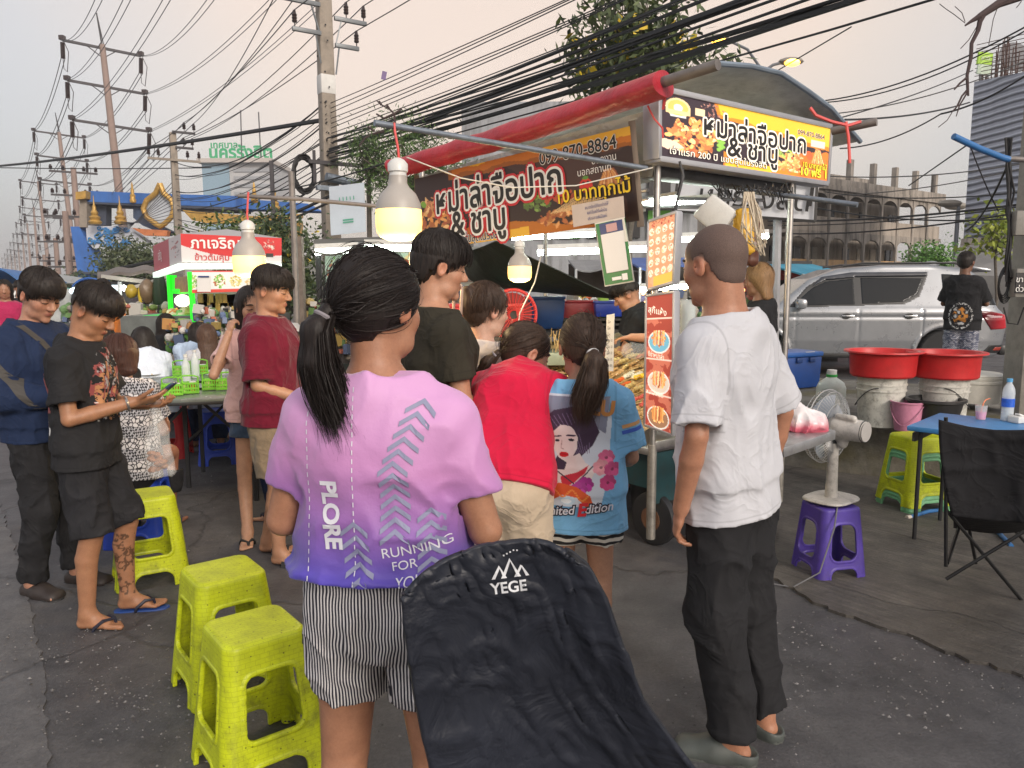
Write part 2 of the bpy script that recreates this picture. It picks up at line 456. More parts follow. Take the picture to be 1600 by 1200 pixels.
        for x in range(3):
            o=[0,1,2];o.remove(x);y,z=o if x!=1 else(o[1],o[0])
            s0=[slice(None)]*3;s1=[slice(None)]*3;s0[x]=slice(None,-1);s1[x]=slice(1,None)
            for q in(y,z):s0[q]=slice(1,-1);s1[q]=slice(1,-1)
            A,B=S[tuple(s0)],S[tuple(s1)];e=np.argwhere(A!=B);
            if not len(e):continue
            inside=A[tuple(e.T)];e[:,y]+=1;e[:,z]+=1
            def g_(dy,dz):
                r=e.copy();r[:,y]-=dy;r[:,z]-=dz;return idx[tuple(r.T)]
            q=np.stack([g_(1,1),g_(0,1),g_(0,0),g_(1,0)],1);q[~inside]=q[~inside][:,::-1];F.append(q)
        f=np.concatenate(F);return v,f[(f>=0).all(1)]
    def build(s,name,mat,parent=None,colfn=None):
        v,f=s.mesh();me=mesh_np(name,v,f,True,colfn(v)if colfn else None);return link(name,me,mat,parent)
def poly_sd(pts):
    P=np.array(pts,float);Q=np.roll(P,1,0)
    def fn(x,y):
        d=np.full(np.shape(x),1e9);s_=np.ones(np.shape(x))
        for(ax,ay),(bx,by)in zip(P,Q):
            ex,ey=bx-ax,by-ay;wx,wy=x-ax,y-ay;t=np.clip((wx*ex+wy*ey)/(ex*ex+ey*ey+1e-12),0,1)
            d=np.minimum(d,(wx-ex*t)**2+(wy-ey*t)**2)
            c1,c2,c3=y>=ay,y<by,ex*wy>ey*wx
            s_=np.where((c1&c2&c3)|(~c1&~c2&~c3),-s_,s_)
        return s_*np.sqrt(d)
    return fn
def bvh(me):
    return BVHTree.FromPolygons([v.co for v in me.vertices],[p.vertices for p in me.polygons])
# ------------------------------------------------------------------ people
QH=1.0
def skin_mat():
    if 'skin' in MATS:return MATS['skin']
    t=NT('skin');a=t.n('ShaderNodeVertexColor',layer_name='Col').outputs[0];v=t.coord()
    c=t.mix(.7,a,t.ramp(t.noise(v,26,7,.7),(.3,(.66,.62,.62)),(.72,(1.04,1.02,1.0))),'MULTIPLY');c=t.mix(.35,c,t.ramp(t.noise(v,190,3,.7),(.3,(.7,.66,.64)),(.7,(1.05,1.05,1.05))),'MULTIPLY')
    t.l(c,t.inp('Base Color'));t.inp('Roughness').default_value=.48;t.inp('Specular IOR Level').default_value=.4
    t.inp('Subsurface Weight').default_value=.12;t.inp('Subsurface Radius').default_value=(1,.35,.2);t.inp('Subsurface Scale').default_value=.008
    t.bump(t.noise(v,420,2),.2,.001);t.bump(t.noise(v,34,4),.12,.006);MATS['skin']=t.m;return t.m
def hair_mat(name='black_hair',c=(.008,.007,.007),tip=(.030,.021,.017)):
    if name in MATS:return MATS[name]
    t=NT(name);v=t.coord('Object',(260,260,18));n=t.noise(v,1,3)
    t.l(t.ramp(n,(.3,c),(.75,tip)),t.inp('Base Color'));t.inp('Roughness').default_value=.55;t.inp('Specular IOR Level').default_value=.28
    t.bump(n,.35,.002);MATS[name]=t.m;return t.m
def stub_mat():
    return M('clipped_hair',(.10,.064,.052),.75,vs=400,var=.55,bump=.5,bs=600,bd=.001)
def cloth(name,c,rough=.85,weave=900,var=.12,c2=None,bump=.25):
    if name in MATS:return MATS[name]
    if isinstance(c,str):c=hx(c)
    t=NT(name);v=t.coord();n=t.noise(v,7,6,.65)
    cc=t.ramp(n,(.3,tuple(x*(1-var)for x in c)),(.7,tuple(min(1,x*(1+var))for x in c)));sm=t.n('ShaderNodeSeparateColor');t.l(t.n('ShaderNodeVertexColor',layer_name='Col').outputs[0],sm.inputs[0]);ln=t.ramp(sm.outputs[0],(.017,(0,0,0)),(.0195,(1,1,1)),(.022,(0,0,0)))
    t.l(t.mix(t.math('MULTIPLY',ln,.4),cc,tuple(x*.4 for x in c)),t.inp('Base Color'));t.bump(ln,-.6,.004)
    t.inp('Roughness').default_value=rough;t.inp('Specular IOR Level').default_value=.2;t.inp('Sheen Weight').default_value=.15 if max(c)>.08 else 0
    cn=t.n('ShaderNodeTexNoise');cn.inputs['Scale'].default_value=5.5;cn.inputs['Detail'].default_value=3;cn.inputs['Distortion'].default_value=1.2;t.l(v,cn.inputs['Vector']);t.bump(t.ramp(t.math('ABSOLUTE',t.math('SUBTRACT',cn.outputs[0],.5)),(.0,(1,1,1)),(.05,(.25,)*3),(.12,(0,0,0))),.26,.012)
    wv=t.n('ShaderNodeTexNoise');wv.inputs['Scale'].default_value=26;wv.inputs['Detail'].default_value=4;t.l(v,wv.inputs['Vector'])
    t.bump(wv.outputs[0],.35,.006);t.bump(t.noise(v,weave,1),bump,.0008)
    MATS[name]=t.m;return t.m
HCEN,HRAD=np.array((0,-.012,.03)),np.array((.073,.092,.085))
def add_head(s,X,sc,fem=False,k=.012):
    """head solids in the head's own frame (x right, y forward, z up), moved by X"""
    Rm=np.array(X.to_3x3());P=lambda*p:np.array(X@Vector(p)if False else X@(Vector(p)*sc))
    E=lambda c,r,kk=k,sub=False,rot=None:s.ell(P(*c),np.array(r)*sc,Rm if rot is None else Rm@np.array(rot),kk*sc,sub)
    C=lambda a,b,ra,rb,kk=k:s.rcone(P(*a),P(*b),ra*sc,rb*sc,kk*sc)
    E(HCEN,HRAD,.03)
    E((0,.030,-.025),(.059,.058,.080),.02)
    E((0,.030,-.072),(.050,.050,.042),.02)
    E((0,.040,.040),(.060,.044,.050),.02)
    C((-.030,.080,.017),(.030,.080,.017),.010,.010,.018)
    for q in(-1,1):
        E((q*.037,.054,-.024),(.024,.025,.026),.025)
        E((q*.033,.094,.000),(.016,.012,.011),.014,True)
        E((q*.031,.0755,-.002),(.0155,.0135,.0115),.006)
        E((q*.0115,.0955,-.034),(.0085,.010,.0075),.007)
        E((q*.042,.028,-.080),(.013,.026,.018),.02)
        rot=Matrix.Rotation(q*-.28,3,'Z')@Matrix.Rotation(-.15,3,'X')
        E((q*.080,-.010,-.006),(.0085,.019,.032),.006,False,rot)
        E((q*.0875,-.006,-.004),(.006,.010,.018),.005,True,rot)
    C((0,.086,.010),(0,.107,-.027),.0085,.0105,.012)
    E((0,.106,-.030),(.0105,.0095,.0085),.008)
    if not fem:E((0,.074,-.100),(.020,.016,.016),.018)
    else:E((0,.070,-.098),(.014,.014,.014),.018)
    E((0,.0835,-.0595),(.021,.0115,.0055),.006);E((0,.0825,-.0690),(.018,.0115,.0062),.005)
def head_tint(v,X,sc,skin,lip,fade=None):
    """lips, ears and cheeks have their own tone"""
    c=np.tile(np.array(skin,np.float32),(len(v),1));I=np.array(X.inverted());q=(v@I[:3,:3].T+I[:3,3])/sc
    near=(np.linalg.norm(q,axis=1)<.2)
    def blend(m,col_,a):
        m=(m*near*a)[:,None];c[:]=c*(1-m)+np.array(col_,np.float32)*m
    e=lambda ctr,r:np.clip(1.6-1.2*np.linalg.norm((q-np.array(ctr))/np.array(r),axis=1),0,1)
    blend(e((0,.09,-.063),(.023,.02,.0115)),lip,.75)
    for s_ in(-1,1):
        blend(e((s_*.085,-.008,-.006),(.015,.028,.04)),(skin[0]*1.05,skin[1]*.78,skin[2]*.72),.6)
        blend(e((s_*.042,.07,-.028),(.03,.03,.026)),(skin[0]*1.05,skin[1]*.85,skin[2]*.8),.4)
    if fade:blend(np.clip((q[:,2]-fade[0])/.02,0,1)*(q[:,1]<fade[1]),(.05,.038,.032),.8)
    return c
def hand(s,wrist,d,n,sc=1.,curl=(.5,.5,.5,.5),thumb=.4,side=1,spread=.06):
    """five separate fingers; d points from wrist to knuckles, n out of the palm, side = +1 when the thumb lies on n x d"""
    wv,d,n=Vector(wrist),Vector(d).normalized(),Vector(n);n=(n-d*n.dot(d)).normalized();t=n.cross(d)*side
    s.econe(wv-d*.01*sc,wv+d*.045*sc,(.026*sc,.019*sc),(.036*sc,.015*sc),t,k=.012)
    s.econe(wv+d*.04*sc,wv+d*.085*sc,(.037*sc,.0145*sc),(.038*sc,.012*sc),t,k=.010)
    for i,(off,L,r)in enumerate(((.029,.072,.0088),(.0098,.080,.0090),(-.0098,.074,.0086),(-.028,.058,.0076))):
        p=wv+d*(.086-abs(off-.005)*.12)*sc+t*off*sc;a=0.
        dd=(d+t*off*spread*20*.1).normalized()
        for L2,ca in((.46,.75),(.31,1.0),(.23,.7)):
            a+=curl[i]*ca;q=p+(dd*math.cos(a)+n*math.sin(a))*L*L2*sc
            s.rcone(tuple(p),tuple(q),r*sc,r*.9*sc,k=.003);p=q;r*=.92
    p=wv+d*.022*sc+t*.024*sc+n*.004*sc
    td=(d*.72+t*.70).normalized()
    for L2,ca,r in((.042,.15,.0125),(.033,.55,.0102),(.026,.5,.0090)):
        td=(td+(n*.8-t*.55)*thumb*ca).normalized();q=p+td*L2*sc
        s.rcone(tuple(p),tuple(q),r*sc,r*.9*sc,k=.006);p=q
def folds(amp,fr,sx=(1,1,.55),seed=0.,pw=3.2,fine=.38):
    sx=np.array(sx)*fr
    def fn(p):
        q=p*sx+seed;wq=fbm3(q*.6+5.1,2)[:,None]*1.6
        a=1-np.abs(2*vnoise(q+wq)-1);b=1-np.abs(2*vnoise((q+wq)*2.3+9.7)-1)
        return(amp*(a**pw+fine*b**2)).astype(np.float32)
    return fn
BASE=dict(pel=(0,0,.93),waist=(0,.005,1.07),chest=(0,.005,1.26),neck=(0,-.02,1.405),head=(0,.015,1.592),
            sh=(.168,-.015,1.342),el=(.212,-.04,1.10),wr=(.225,.03,.86),hip=(.080,-.005,.89),kn=(.098,.015,.48),an=(.10,-.03,.075))
def person(label,loc,yaw,H=1.7,wd=1.,group=None,pose=None,skin='#a9775a',lip='#8a4a44',head=(0,0,0),hs=1.,fem=False,top=None,bottom=None,shoes=None,
           hair=None,hands=None,lean=(0,0),h=.0055,face=True,foot=(.12,.12),kneck=1.,nolegs=False,cat='person'):
    """One continuous body; hair, clothing and shoes are its children. Local +Y is the way the person faces."""
    S=H/1.7;h=h*QH;sk=hx(skin);gy_=sum(sk)/3;sk=tuple(x*.84+gy_*.16 for x in sk);J={};pose=pose or{}
    for k_,p in BASE.items():
        if k_ in('pel','waist','chest','neck','head'):J[k_]=Vector(pose.get(k_,p))*S
        else:
            J[k_+'R']=Vector(pose.get(k_+'R',p))*S;J[k_+'L']=Vector(pose.get(k_+'L',(-p[0],p[1],p[2])))*S
    for k_ in J:J[k_]=J[k_]+Vector((lean[0],lean[1],0))*(J[k_].z/1.6)
    for k_ in('sh','hip','el','wr'):
        for q in 'RL':
            if k_+q not in pose and wd!=1:J[k_+q].x+=(J[k_+q].x-lean[0]*J[k_+q].z/1.6)*(wd-1)*.6
    X=Matrix.Translation(J['head'])@(Matrix.Rotation(R(head[1]),3,'Z')@Matrix.Rotation(R(-head[0]),3,'X')@Matrix.Rotation(R(head[2]),3,'Y')).to_4x4()
    hsc=hs*(.45+.55*S)
    lat=(J['shR']-J['shL']).normalized();hlat=(J['hipR']-J['hipL']).normalized()
    pts=[J['pel']-(J['waist']-J['pel'])*.35,J['pel'],J['waist'],J['chest'],J['neck']-(J['neck']-J['chest'])*.12]
    rad=[(.150,.105),(.158,.108),(.138,.100),(.162,.112),(.108,.076)]
    if fem:rad=[(.158,.110),(.160,.110),(.126,.090),(.148,.108),(.095,.070)]
    rad=[(a*S*wd,b*S*(1+(wd-1)*1.15))for a,b in rad]
    lats=[hlat,hlat,(hlat+lat),lat,lat]
    def torso(s,ease,lo=0,k=.05,rs=None):
        rs=rs or[(a+ease,b+ease)for a,b in rad]
        for i in range(lo,4):
            s.econe(pts[i],pts[i+1],rs[i],rs[i+1],lats[i]+lats[i+1],cap=(1 if i==lo and lo else 0,0),k=k*S,pw=2.3)
        nb_=J['neck']-(J['neck']-J['chest'])*.10
        for q in 'RL':s.econe(nb_+(J['sh'+q]-J['neck'])*.12,J['sh'+q]*.96+J['sh'+('L' if q=='R' else 'R')]*.04,(.050*S+ease,.062*S*wd**.5+ease),(.040*S*wd**.5+ease,.052*S*wd**.5+ease),(J['neck']-J['chest']),k=.05*S)
    ua,ub,uc=.047*S*wd,.038*S*wd,.026*S*(1+(wd-1)*.5)
    root=empty('person',loc,yaw,label,cat,group)
    # body
    s=SDF(h,.02);torso(s,-.008)
    nb=J['neck'];hb=X@Vector((0,-.025,-.055))if False else X@(Vector((0,-.022,-.05))*hsc)
    s.rcone(nb-(J['neck']-J['chest']).normalized()*.03,hb,.058*S*kneck,.053*S*kneck,k=.035)
    for q in 'RL':
        s.rcone(J['sh'+q],J['el'+q],ua,ub*.95,k=.03);m_=J['el'+q]*.68+J['wr'+q]*.32;s.rcone(J['el'+q],m_,ub*.95,ub*1.0,k=.006)
        s.rcone(m_,J['wr'+q],ub*1.0,uc,k=.006)
        if not nolegs:
            th,kk_,ca,ak=.080*S*wd,.056*S*(1+(wd-1)*.8),.053*S*(1+(wd-1)*.8),.035*S
            A,B,Cq=J['hip'+q],J['kn'+q],J['an'+q];s.rcone(A,B,th,kk_,k=.04)
            cb=B*.70+Cq*.30+Vector((0,-.018*S,0));s.rcone(B,cb,kk_*.97,ca,k=.006);s.rcone(cb,Cq,ca,ak,k=.006)
            fa=foot[0 if q=='R' else 1]*(1 if q=='R' else-1);fd=Vector((math.sin(fa),math.cos(fa),0));fx=Vector((fd.y,-fd.x,0));fz=Cq.z-.075*S
            b0=Vector((Cq.x,Cq.y,fz))
            s.econe(b0-fd*.025*S+Vector((0,0,.03*S)),b0+fd*.10*S+Vector((0,0,.024*S)),(.031*S,.028*S),(.043*S,.020*S),fx,k=.02)
            s.rcone(Cq,b0+fd*.07*S+Vector((0,0,.035*S)),ak*.95,.024*S,k=.03)
            for i in range(5):
                o=(i-2)*.0165*S*(1 if q=='L' else-1);ln=(.185,.182,.172,.16,.148)[i]*S;r=(.0125,.0095,.0092,.0088,.0085)[i]*S
                s.rcone(b0+fd*.10*S+fx*o*.95+Vector((0,0,.018*S)),b0+fd*(ln-r)+fx*o+Vector((0,0,r+.002)),r*1.1,r,k=.006)
        hp=(hands or{}).get(q,{});fo=(J['wr'+q]-J['el'+q]).normalized()
        hand(s,J['wr'+q],hp.get('d',fo),hp.get('n',Vector((-1 if q=='R' else 1,0,0))),S*(.97 if not fem else .9),hp.get('curl',(.35,.45,.5,.55)),hp.get('thumb',.35),hp.get('side',1 if q=='L' else-1))
    if face:add_head(s,X,hsc,fem)
    body=s.build('body',skin_mat(),root,lambda v:head_tint(v,X,hsc,sk,hx(lip),(hair or{}).get('fade')))
    P=dict(root=root,J=J,X=X,hsc=hsc,S=S,body=body,pts=pts,rad=rad)
    if face is True:      # brows and lashes, laid on the face
        tree=bvh(body.data)
        for q in(-1,1):
            for nm,zz,wz,arc,y0 in(('eyebrow',.0205,.0042,.004,.014),('eyelash',-.0035,.0022,-.0015,.0165)):
                m=MB();ps=[]
                for i in range(8):
                    t=i/7;p=Vector((q*(y0+t*.033),.15,zz+arc*math.sin(t*3.14)))*hsc
                    loc_,nrm,_,_=tree.ray_cast(X@p,X.to_3x3()@Vector((0,-1,0)))
                    if loc_:ps.append(loc_)
                if len(ps)>3:m.tube(ps,[wz*hsc*(.5+.7*math.sin((i+.6)/len(ps)*3))for i in range(len(ps))],6).build(nm,hair_mat(),root,smooth=True)
    # clothes
    if bottom:
        c=SDF(bottom.get('h',.007)*QH,.03);ea=bottom.get('ease',.018);ln=bottom.get('len',2.0)
        wst=bottom.get('waist',.1)
        c.econe(pts[0],pts[1]*(1-.5*wst)+pts[2]*.5*wst,(rad[0][0]+ea*.6,rad[0][1]+ea*.7),(rad[1][0]+.002,rad[1][1]+.002),hlat,k=.03,pw=2.3)
        for q in 'RL':
            A,B,Cq=J['hip'+q],J['kn'+q],J['an'+q];th=.082*S*wd
            r1=bottom.get('rk',(.058*S*wd+ea*1.3))
            if ln<=1:c.econe(A,A.lerp(B,ln),(th+ea,th+ea),(th*(1-ln)+r1*ln+bottom.get('flare',.012),)*2,hlat,cap=(0,1),k=.012)
            else:
                E_=B.lerp(Cq,ln-1);r2=bottom.get('ra',.046*S+ea);c.rcone(A,B,th+ea,r1,k=.04);c.econe(B,E_,(r1,r1),(r2,r2),hlat,cap=(0,1),k=.03)
                if bottom.get('cuff'):c.econe(E_-(E_-B).normalized()*.05,E_,(bottom['cuff'],)*2,(bottom['cuff'],)*2,hlat,cap=(1,1),k=.006)
        if top:
            hd_=(pts[0]-pts[1]).normalized();cp=np.array(pts[1]+hd_*(top.get('hem',.12)*S-.005));cn=np.array(hd_);c.cut(lambda p:-(p-cp)@cn)
        c.disp(folds(bottom.get('fold',.010),bottom.get('ff',11),bottom.get('fsx',(1,1,.8)),3.3+H*7))
        P['bottom']=c.build(bottom.get('name','trousers'),bottom['mat'],root,bottom.get('colfn'))
    if top:
        c=SDF(top.get('h',.0062)*QH,.03);ea=top.get('ease',.016);hem=top.get('hem',.12);hx_=abs((J['hipR']-J['hipL']).length)/2+.082*S*wd+((bottom or{}).get('ease',.018)+.004-ea if bottom else 0);hd=(pts[0]-pts[1]).normalized()
        hp_=pts[1]+hd*hem*S;fl=top.get('flare',.012)
        Rh=(max(rad[0][0],hx_)+ea+fl,rad[0][1]+ea+fl+.004);Rc=(rad[3][0]+ea,rad[3][1]+ea);rs=[(a+ea,b+ea)for a,b in rad]
        rs[2]=tuple(max(rs[2][i],(Rh[i]+Rc[i])/2-.012)for i in(0,1));rs[1]=tuple(max(rs[1][i],Rh[i]*.8+Rc[i]*.2-.004)for i in(0,1))
        c.econe(hp_,pts[1],Rh,rs[1],hlat,cap=(1,0),k=.02,pw=2.3);torso(c,ea,1,.04,rs)
        sl=top.get('sleeve',.62);se=top.get('sease',.020)
        for q in 'RL':
            A,B,Cq=J['sh'+q],J['el'+q],J['wr'+q]
            if sl<=1:
                E_=A.lerp(B,sl);rr=ua*(1-sl)+ub*sl+se+top.get('sflare',.006);c.econe(A,E_,(ua+se*.45,)*2,(rr,rr),lat,cap=(0,1),k=.03)
                c.econe(A.lerp(B,sl-.12),A.lerp(B,sl+.2),(rr-.009,)*2,(rr-.007,)*2,lat,cap=(1,1),k=.003,sub=True)if top.get('open',True)else None
            else:
                c.rcone(A,B,ua+se*.8,ub+se,k=.04);E_=B.lerp(Cq,sl-1);c.econe(B,E_,(ub+se,)*2,(uc+se*.7,)*2,lat,cap=(0,1),k=.03)
        nk=top.get('neck',.0);na=(J['neck']-J['chest']).normalized();np_=J['neck']+na*(.012+nk)*S;f_=Vector((0,1,0))
        nn=(na*.93+(lat.cross(na)*-.36 if lat.cross(na).y>0 else lat.cross(na)*.36)).normalized()
        nn=(na-Vector((0,-1,0))*.28).normalized()if True else nn
        NP,NN=np.array(np_),np.array(nn)
        c.rcone(nb-na*.02,nb+na*.035*S,.072*S*kneck**.5,.064*S*kneck**.5,k=.03)
        c.cut(lambda p:(p-NP)@NN*.98-top.get('ncut',.016))
        c.rcone(tuple(np_-na*.02*S),tuple(np_+na*.08*S),.059*S*kneck,.064*S*kneck,sub=True)if kneck else None
        c.disp(folds(top.get('fold',.011),top.get('ff',10),top.get('fsx',(1,1,.6)),1.7+H*11));HP,HN=np.array(hp_),np.array(hd);c.cut(lambda p:(p-HP)@HN)
        PL=[(np.array(hp_),np.array(-hd))]+[(np.array(J['sh'+q].lerp(J['el'+q],sl)),np.array((J['sh'+q]-J['el'+q]).normalized()),np.array(J['sh'+q]))for q in 'RL' if sl<=1]
        def hemd(v):
            d=np.abs((v-PL[0][0])@PL[0][1])
            for p in PL[1:]:w_=(v-p[0])@p[1];d=np.where(np.linalg.norm(v-p[0],axis=1)<.10,np.minimum(d,np.abs(w_)),d)
            for q in 'RL':o_=np.array(J['sh'+q]);ax_=np.array((J['shR']-J['shL']).normalized())*(1 if q=='R' else-1);d=np.where(np.linalg.norm(v-o_,axis=1)<.16,np.minimum(d,np.abs((v-o_)@ax_+.012)+.0175),d)
            return np.repeat(d[:,None],3,1)
        P['top']=c.build(top.get('name','shirt'),top['mat'],root,hemd)
    for q in 'RL':
        if not shoes or nolegs:break
        Cq=J['an'+q];fa=foot[0 if q=='R' else 1]*(1 if q=='R' else-1);fd=Vector((math.sin(fa),math.cos(fa),0));fx=Vector((fd.y,-fd.x,0));fz=Cq.z-.075*S;b0=Vector((Cq.x,Cq.y,fz));z_=Vector((0,0,1))
        W=lambda y,x,z:b0+fd*y*S+fx*x*S+z_*z*S
        kd=shoes['kind'];mi=-1 if q=='R' else 1
        outline=[(-.075,0),(-.066,-.026),(-.03,-.036),(.03,-.034),(.10,-.046),(.16,-.044),(.195,-.018),(.202,.004),(.185,.034),(.14,.046),(.08,.040),(.02,.034),(-.03,.034),(-.066,.024)]
        if kd in('flipflop','sandal'):
            g2=MB().prism([(a,b*-mi)if False else(a,b)for a,b in outline],W(0,0,-.022),fd*S,fx*S,-.020*S)
            sh=g2.build('sandal' if kd=='sandal' else 'flip_flop',shoes['mat'],root,bevel=.004)
            m=MB()
            if kd=='flipflop':
                for sx_ in(-1,1):m.tube([W(.135,.012*mi,.004),W(.125,.012*mi+.006*sx_,.046),W(.09,.034*sx_,.050),W(.05,.046*sx_,.018),W(.04,.044*sx_,-.006)],[.005,.006,.008,.008,.007],6)
            else:
                for yy in(.055,.115):m.grid(lambda u,v:W(yy+(v-.5)*.042,(u-.5)*.108,.060*math.sin(u*3.14)**.7*(1.15 if yy<.1 else .8)-.004),12,2)
            m.build('strap',shoes['strap'],sh,smooth=True,solid=.004 if kd=='sandal' else 0)
        else:
            e=SDF(.005*QH,.02);e.econe(W(-.035,0,.022),W(.06,0,.025),(.042*S,.046*S),(.047*S,.048*S),fx,k=.02);e.econe(W(.06,0,.022),W(.160,.004*mi,.014),(.048*S,.046*S),(.054*S,.034*S),fx,k=.03)
            fl0=float(fz)-.012
            e.cut(lambda p:fl0-p[:,2]);cq=np.array(Cq);r0=.052*S
            if kd=='clog':
                e.ell(W(-.035,0,.070),(.044*S,.060*S,.048*S),np.array((fx,fd,z_)).T,sub=True,k=.008)
                for i in range(3):
                    for j in range(4):e.ell(W(.085+i*.024,(j-1.5)*.017+(.008 if i%2 else 0),.050-i*.008),(.0048*S,)*3,sub=True,k=.001)
            sh=e.build('shoe' if kd=='shoe' else 'clog',shoes['mat'],root)
            MB().prism([(a*1.03,b*1.12)for a,b in outline],W(0,0,-.014),fd*S,fx*S,-.022*S).build('sole',shoes['strap'],sh,bevel=.005)
            if kd=='shoe':
                m=MB()
                for i in range(6):m.tube([W(.03+i*.02,-.044,.024),W(.04+i*.02,-.02,.066-i*.006),W(.04+i*.02,.02,.066-i*.006),W(.03+i*.02,.044,.024)],.0045,5)
                m.build('lacing',shoes.get('lace',shoes['strap']),sh,smooth=True)
    if hair:P['hair']=make_hair(P,**{k_:v_ for k_,v_ in hair.items()if k_!='fade'})
    return P
def ribbons(curves,width,rg):
    """thin hair strands as slightly bent strips"""
    V,Fc=[],[];b=0
    for pts in curves:
        pts=np.asarray(pts);n=len(pts);t=np.gradient(pts,axis=0);t/=np.linalg.norm(t,axis=1)[:,None]+1e-9
        sd=np.cross(t,rg.normal(size=3)*.5+np.array(pts-HCEN)/(np.linalg.norm(pts-HCEN,axis=1)[:,None]+1e-9));sd/=np.linalg.norm(sd,axis=1)[:,None]+1e-9
        wv=width*(1-(np.arange(n)/(n-1))**3*.9)[:,None];V.append(pts-sd*wv);V.append(pts+sd*wv)
        i=np.arange(n-1);Fc.append(np.stack([b+i,b+i+1,b+n+i+1,b+n+i],1));b+=2*n
    return np.concatenate(V),np.concatenate(Fc)
HL_CROP=((0,.30,.7,1.0,1.25,1.5,1.75,2.0,2.5,3.15),(.030,.028,.030,.032,.030,.030,.030,.025,.015,.005))
HL_FULL=((0,.45,.85,1.10,1.30,1.45,1.65,1.9,2.3,3.15),(.080,.074,.050,.012,-.02,.012,.030,-.01,-.055,-.078))
HL_SHAG=((0,.30,.6,.9,1.2,1.45,1.65,1.9,2.3,3.15),(.034,.030,.034,.020,-.012,.010,.012,-.02,-.05,-.066))
def make_hair(P,style='crop',mat=None,n=2200,seed=1,tie=None,tail=None,vol=.014,parts=None,end=None,w=.00095,fringe=0.,h=.0045):
    root,X,sc=P['root'],P['X'],P['hsc'];rg=np.random.RandomState(seed);mat=mat or hair_mat();cur=[]
    s=SDF(h*QH,.02);hl=HL_CROP if style=='crop' else HL_SHAG if style=='shag' else HL_FULL;shag=style=='shag';style='crop' if shag else style
    azi=lambda p:np.abs(np.arctan2(p[:,0],p[:,1]+.012))
    def cutter(hl,jag=.016,soft=130):
        def fn(p):
            a=azi(p);z=np.interp(a,hl[0],hl[1])+(vnoise(p*np.array((soft,soft,8)))-.5)*jag*2;return(z-p[:,2])*.8
        return fn
    if style=='buzz':
        s.ell(HCEN,HRAD+.0022);s.ell((0,-.035,-.03),(.0605,.0575,.055));s.cut(cutter(HL_FULL,.016,420));v,f=s.mesh()
        v=v*sc@np.array(X.to_3x3()).T+np.array(X.translation);return link('hair',mesh_np('hair',v,f),mat or stub_mat(),root)
    if style=='crop':
        s.ell((0,.004,.052),(.080+vol*.5,.100+vol*.3,.072+vol));s.ell((0,.060,.066),(.066,.050,.040+vol));s.ell(HCEN,HRAD+(.012 if shag else .006))
        if shag:s.ell((0,-.035,-.02),(.068,.064,.060))
    else:
        s.ell(HCEN,HRAD+vol);s.ell((0,-.032,-.02),(.064+vol*.4,.062+vol*.4,.062))
    if style in('long','bob','clip'):
        zb=end if end is not None else-.28;hl=((0,.35,.75,1.0,1.2,1.4,1.8,3.15),(.082,.078,.04,-.03,-.10,-.12,-.3,-.6))if style!='clip' else HL_FULL
        if style!='clip':
            s.econe((0,-.03,.0),(0,-.055,zb),(.082+vol*.6,.070),(.080+vol,.034),(1,0,0),k=.04)
        else:
            s.econe((0,-.085,.02),(0,-.11,.085),(.030,.030),(.024,.018),(1,0,0),k=.03)
    if style!='tailonly':s.cut(cutter(hl,.030,70)if style=='crop' else cutter(hl))
    tv,tf=[],[]
    s.disp(lambda p:(.012*(fbm3(p*22+seed*3.1,2)-.4)if tie is None else 0)+(.0035 if tie is None else .0008)*vnoise(p*np.array((170,170,14))));v,f=s.mesh();tv.append(v);tf.append(f)
    er=HRAD+vol+.001;ec=HCEN
    if style=='crop':ec,er=np.array((0,.010,.054)),np.array((.083+vol*.5,.108+vol*.3,.075+vol))
    surf=lambda fi,th,k:ec+er*k[:,None]*np.stack([np.sin(th)*np.sin(fi),np.sin(th)*np.cos(fi),np.cos(th)],1)
    if style in('crop','long','bob')or(style=='clip'):
        for _ in range(n):
            fi=rg.uniform(-3.14,3.14);zend=np.interp(abs(fi),*hl)+rg.uniform(-.030,.012);ct=np.clip((zend-ec[2])/er[2],-.98,.95)
            t=np.linspace(0,1,12);th=.12+(np.arccos(ct)-.12)*t*(1 if style!='crop' else rg.uniform(.75,1.06));fi2=fi+rg.normal()*.22*t
            c=surf(fi2,th,1+.012*rg.rand()+.02*rg.rand()*t)
            if style=='crop':c[:,1]-=.02*(1-t)
            if style in('long','bob')and abs(fi)>1.0:
                m=8;ze=zb+rg.uniform(-.02,.03);e0=c[-1];tt=np.linspace(.1,1,m)[:,None]
                dn=e0+np.array((rg.normal()*.012,min(0,-.055-e0[1])*.6,0))*tt+np.array((0,0,1))*(ze-e0[2])*tt;c=np.concatenate([c,dn])
            cur.append(c)
    if tie is not None:
        T=np.array(tie,float)
        for _ in range(n):
            fi=rg.uniform(-3.14,3.14);z=np.interp(abs(fi),*HL_FULL)+rg.uniform(-.014,.09);ct=np.clip((z-ec[2])/er[2],-.97,.97);th=np.arccos(ct)
            p0=surf(np.array([fi]),np.array([th]),np.array([1.0]))[0];t=np.linspace(0,1,14)[:,None];mid=(p0*(1-t)+T*t)-ec
            k=1/np.sqrt(((mid/er)**2).sum(1)+1e-6)[:,None];c=ec+mid*(k*(1+.010*rg.rand()));tt=t**6;cur.append(c*(1-tt)+T*tt+(0 if rg.rand()>.06 else 1)*rg.normal(size=3)*.010*np.sin(t*3.14))
        s2=SDF(h*QH,.012);tp=[np.array(q,float)for q in tail]
        for(a,ra),(b,rb)in zip([(tp[i],tail[i][3])for i in range(len(tp))][:-1],[(tp[i],tail[i][3])for i in range(len(tp))][1:]):s2.rcone(a[:3],b[:3],ra*.82,rb*.82,k=.02)
        s2.disp(lambda p:.006*vnoise(p*np.array((150,150,10))));v,f=s2.mesh();tv.append(v);tf.append(f)
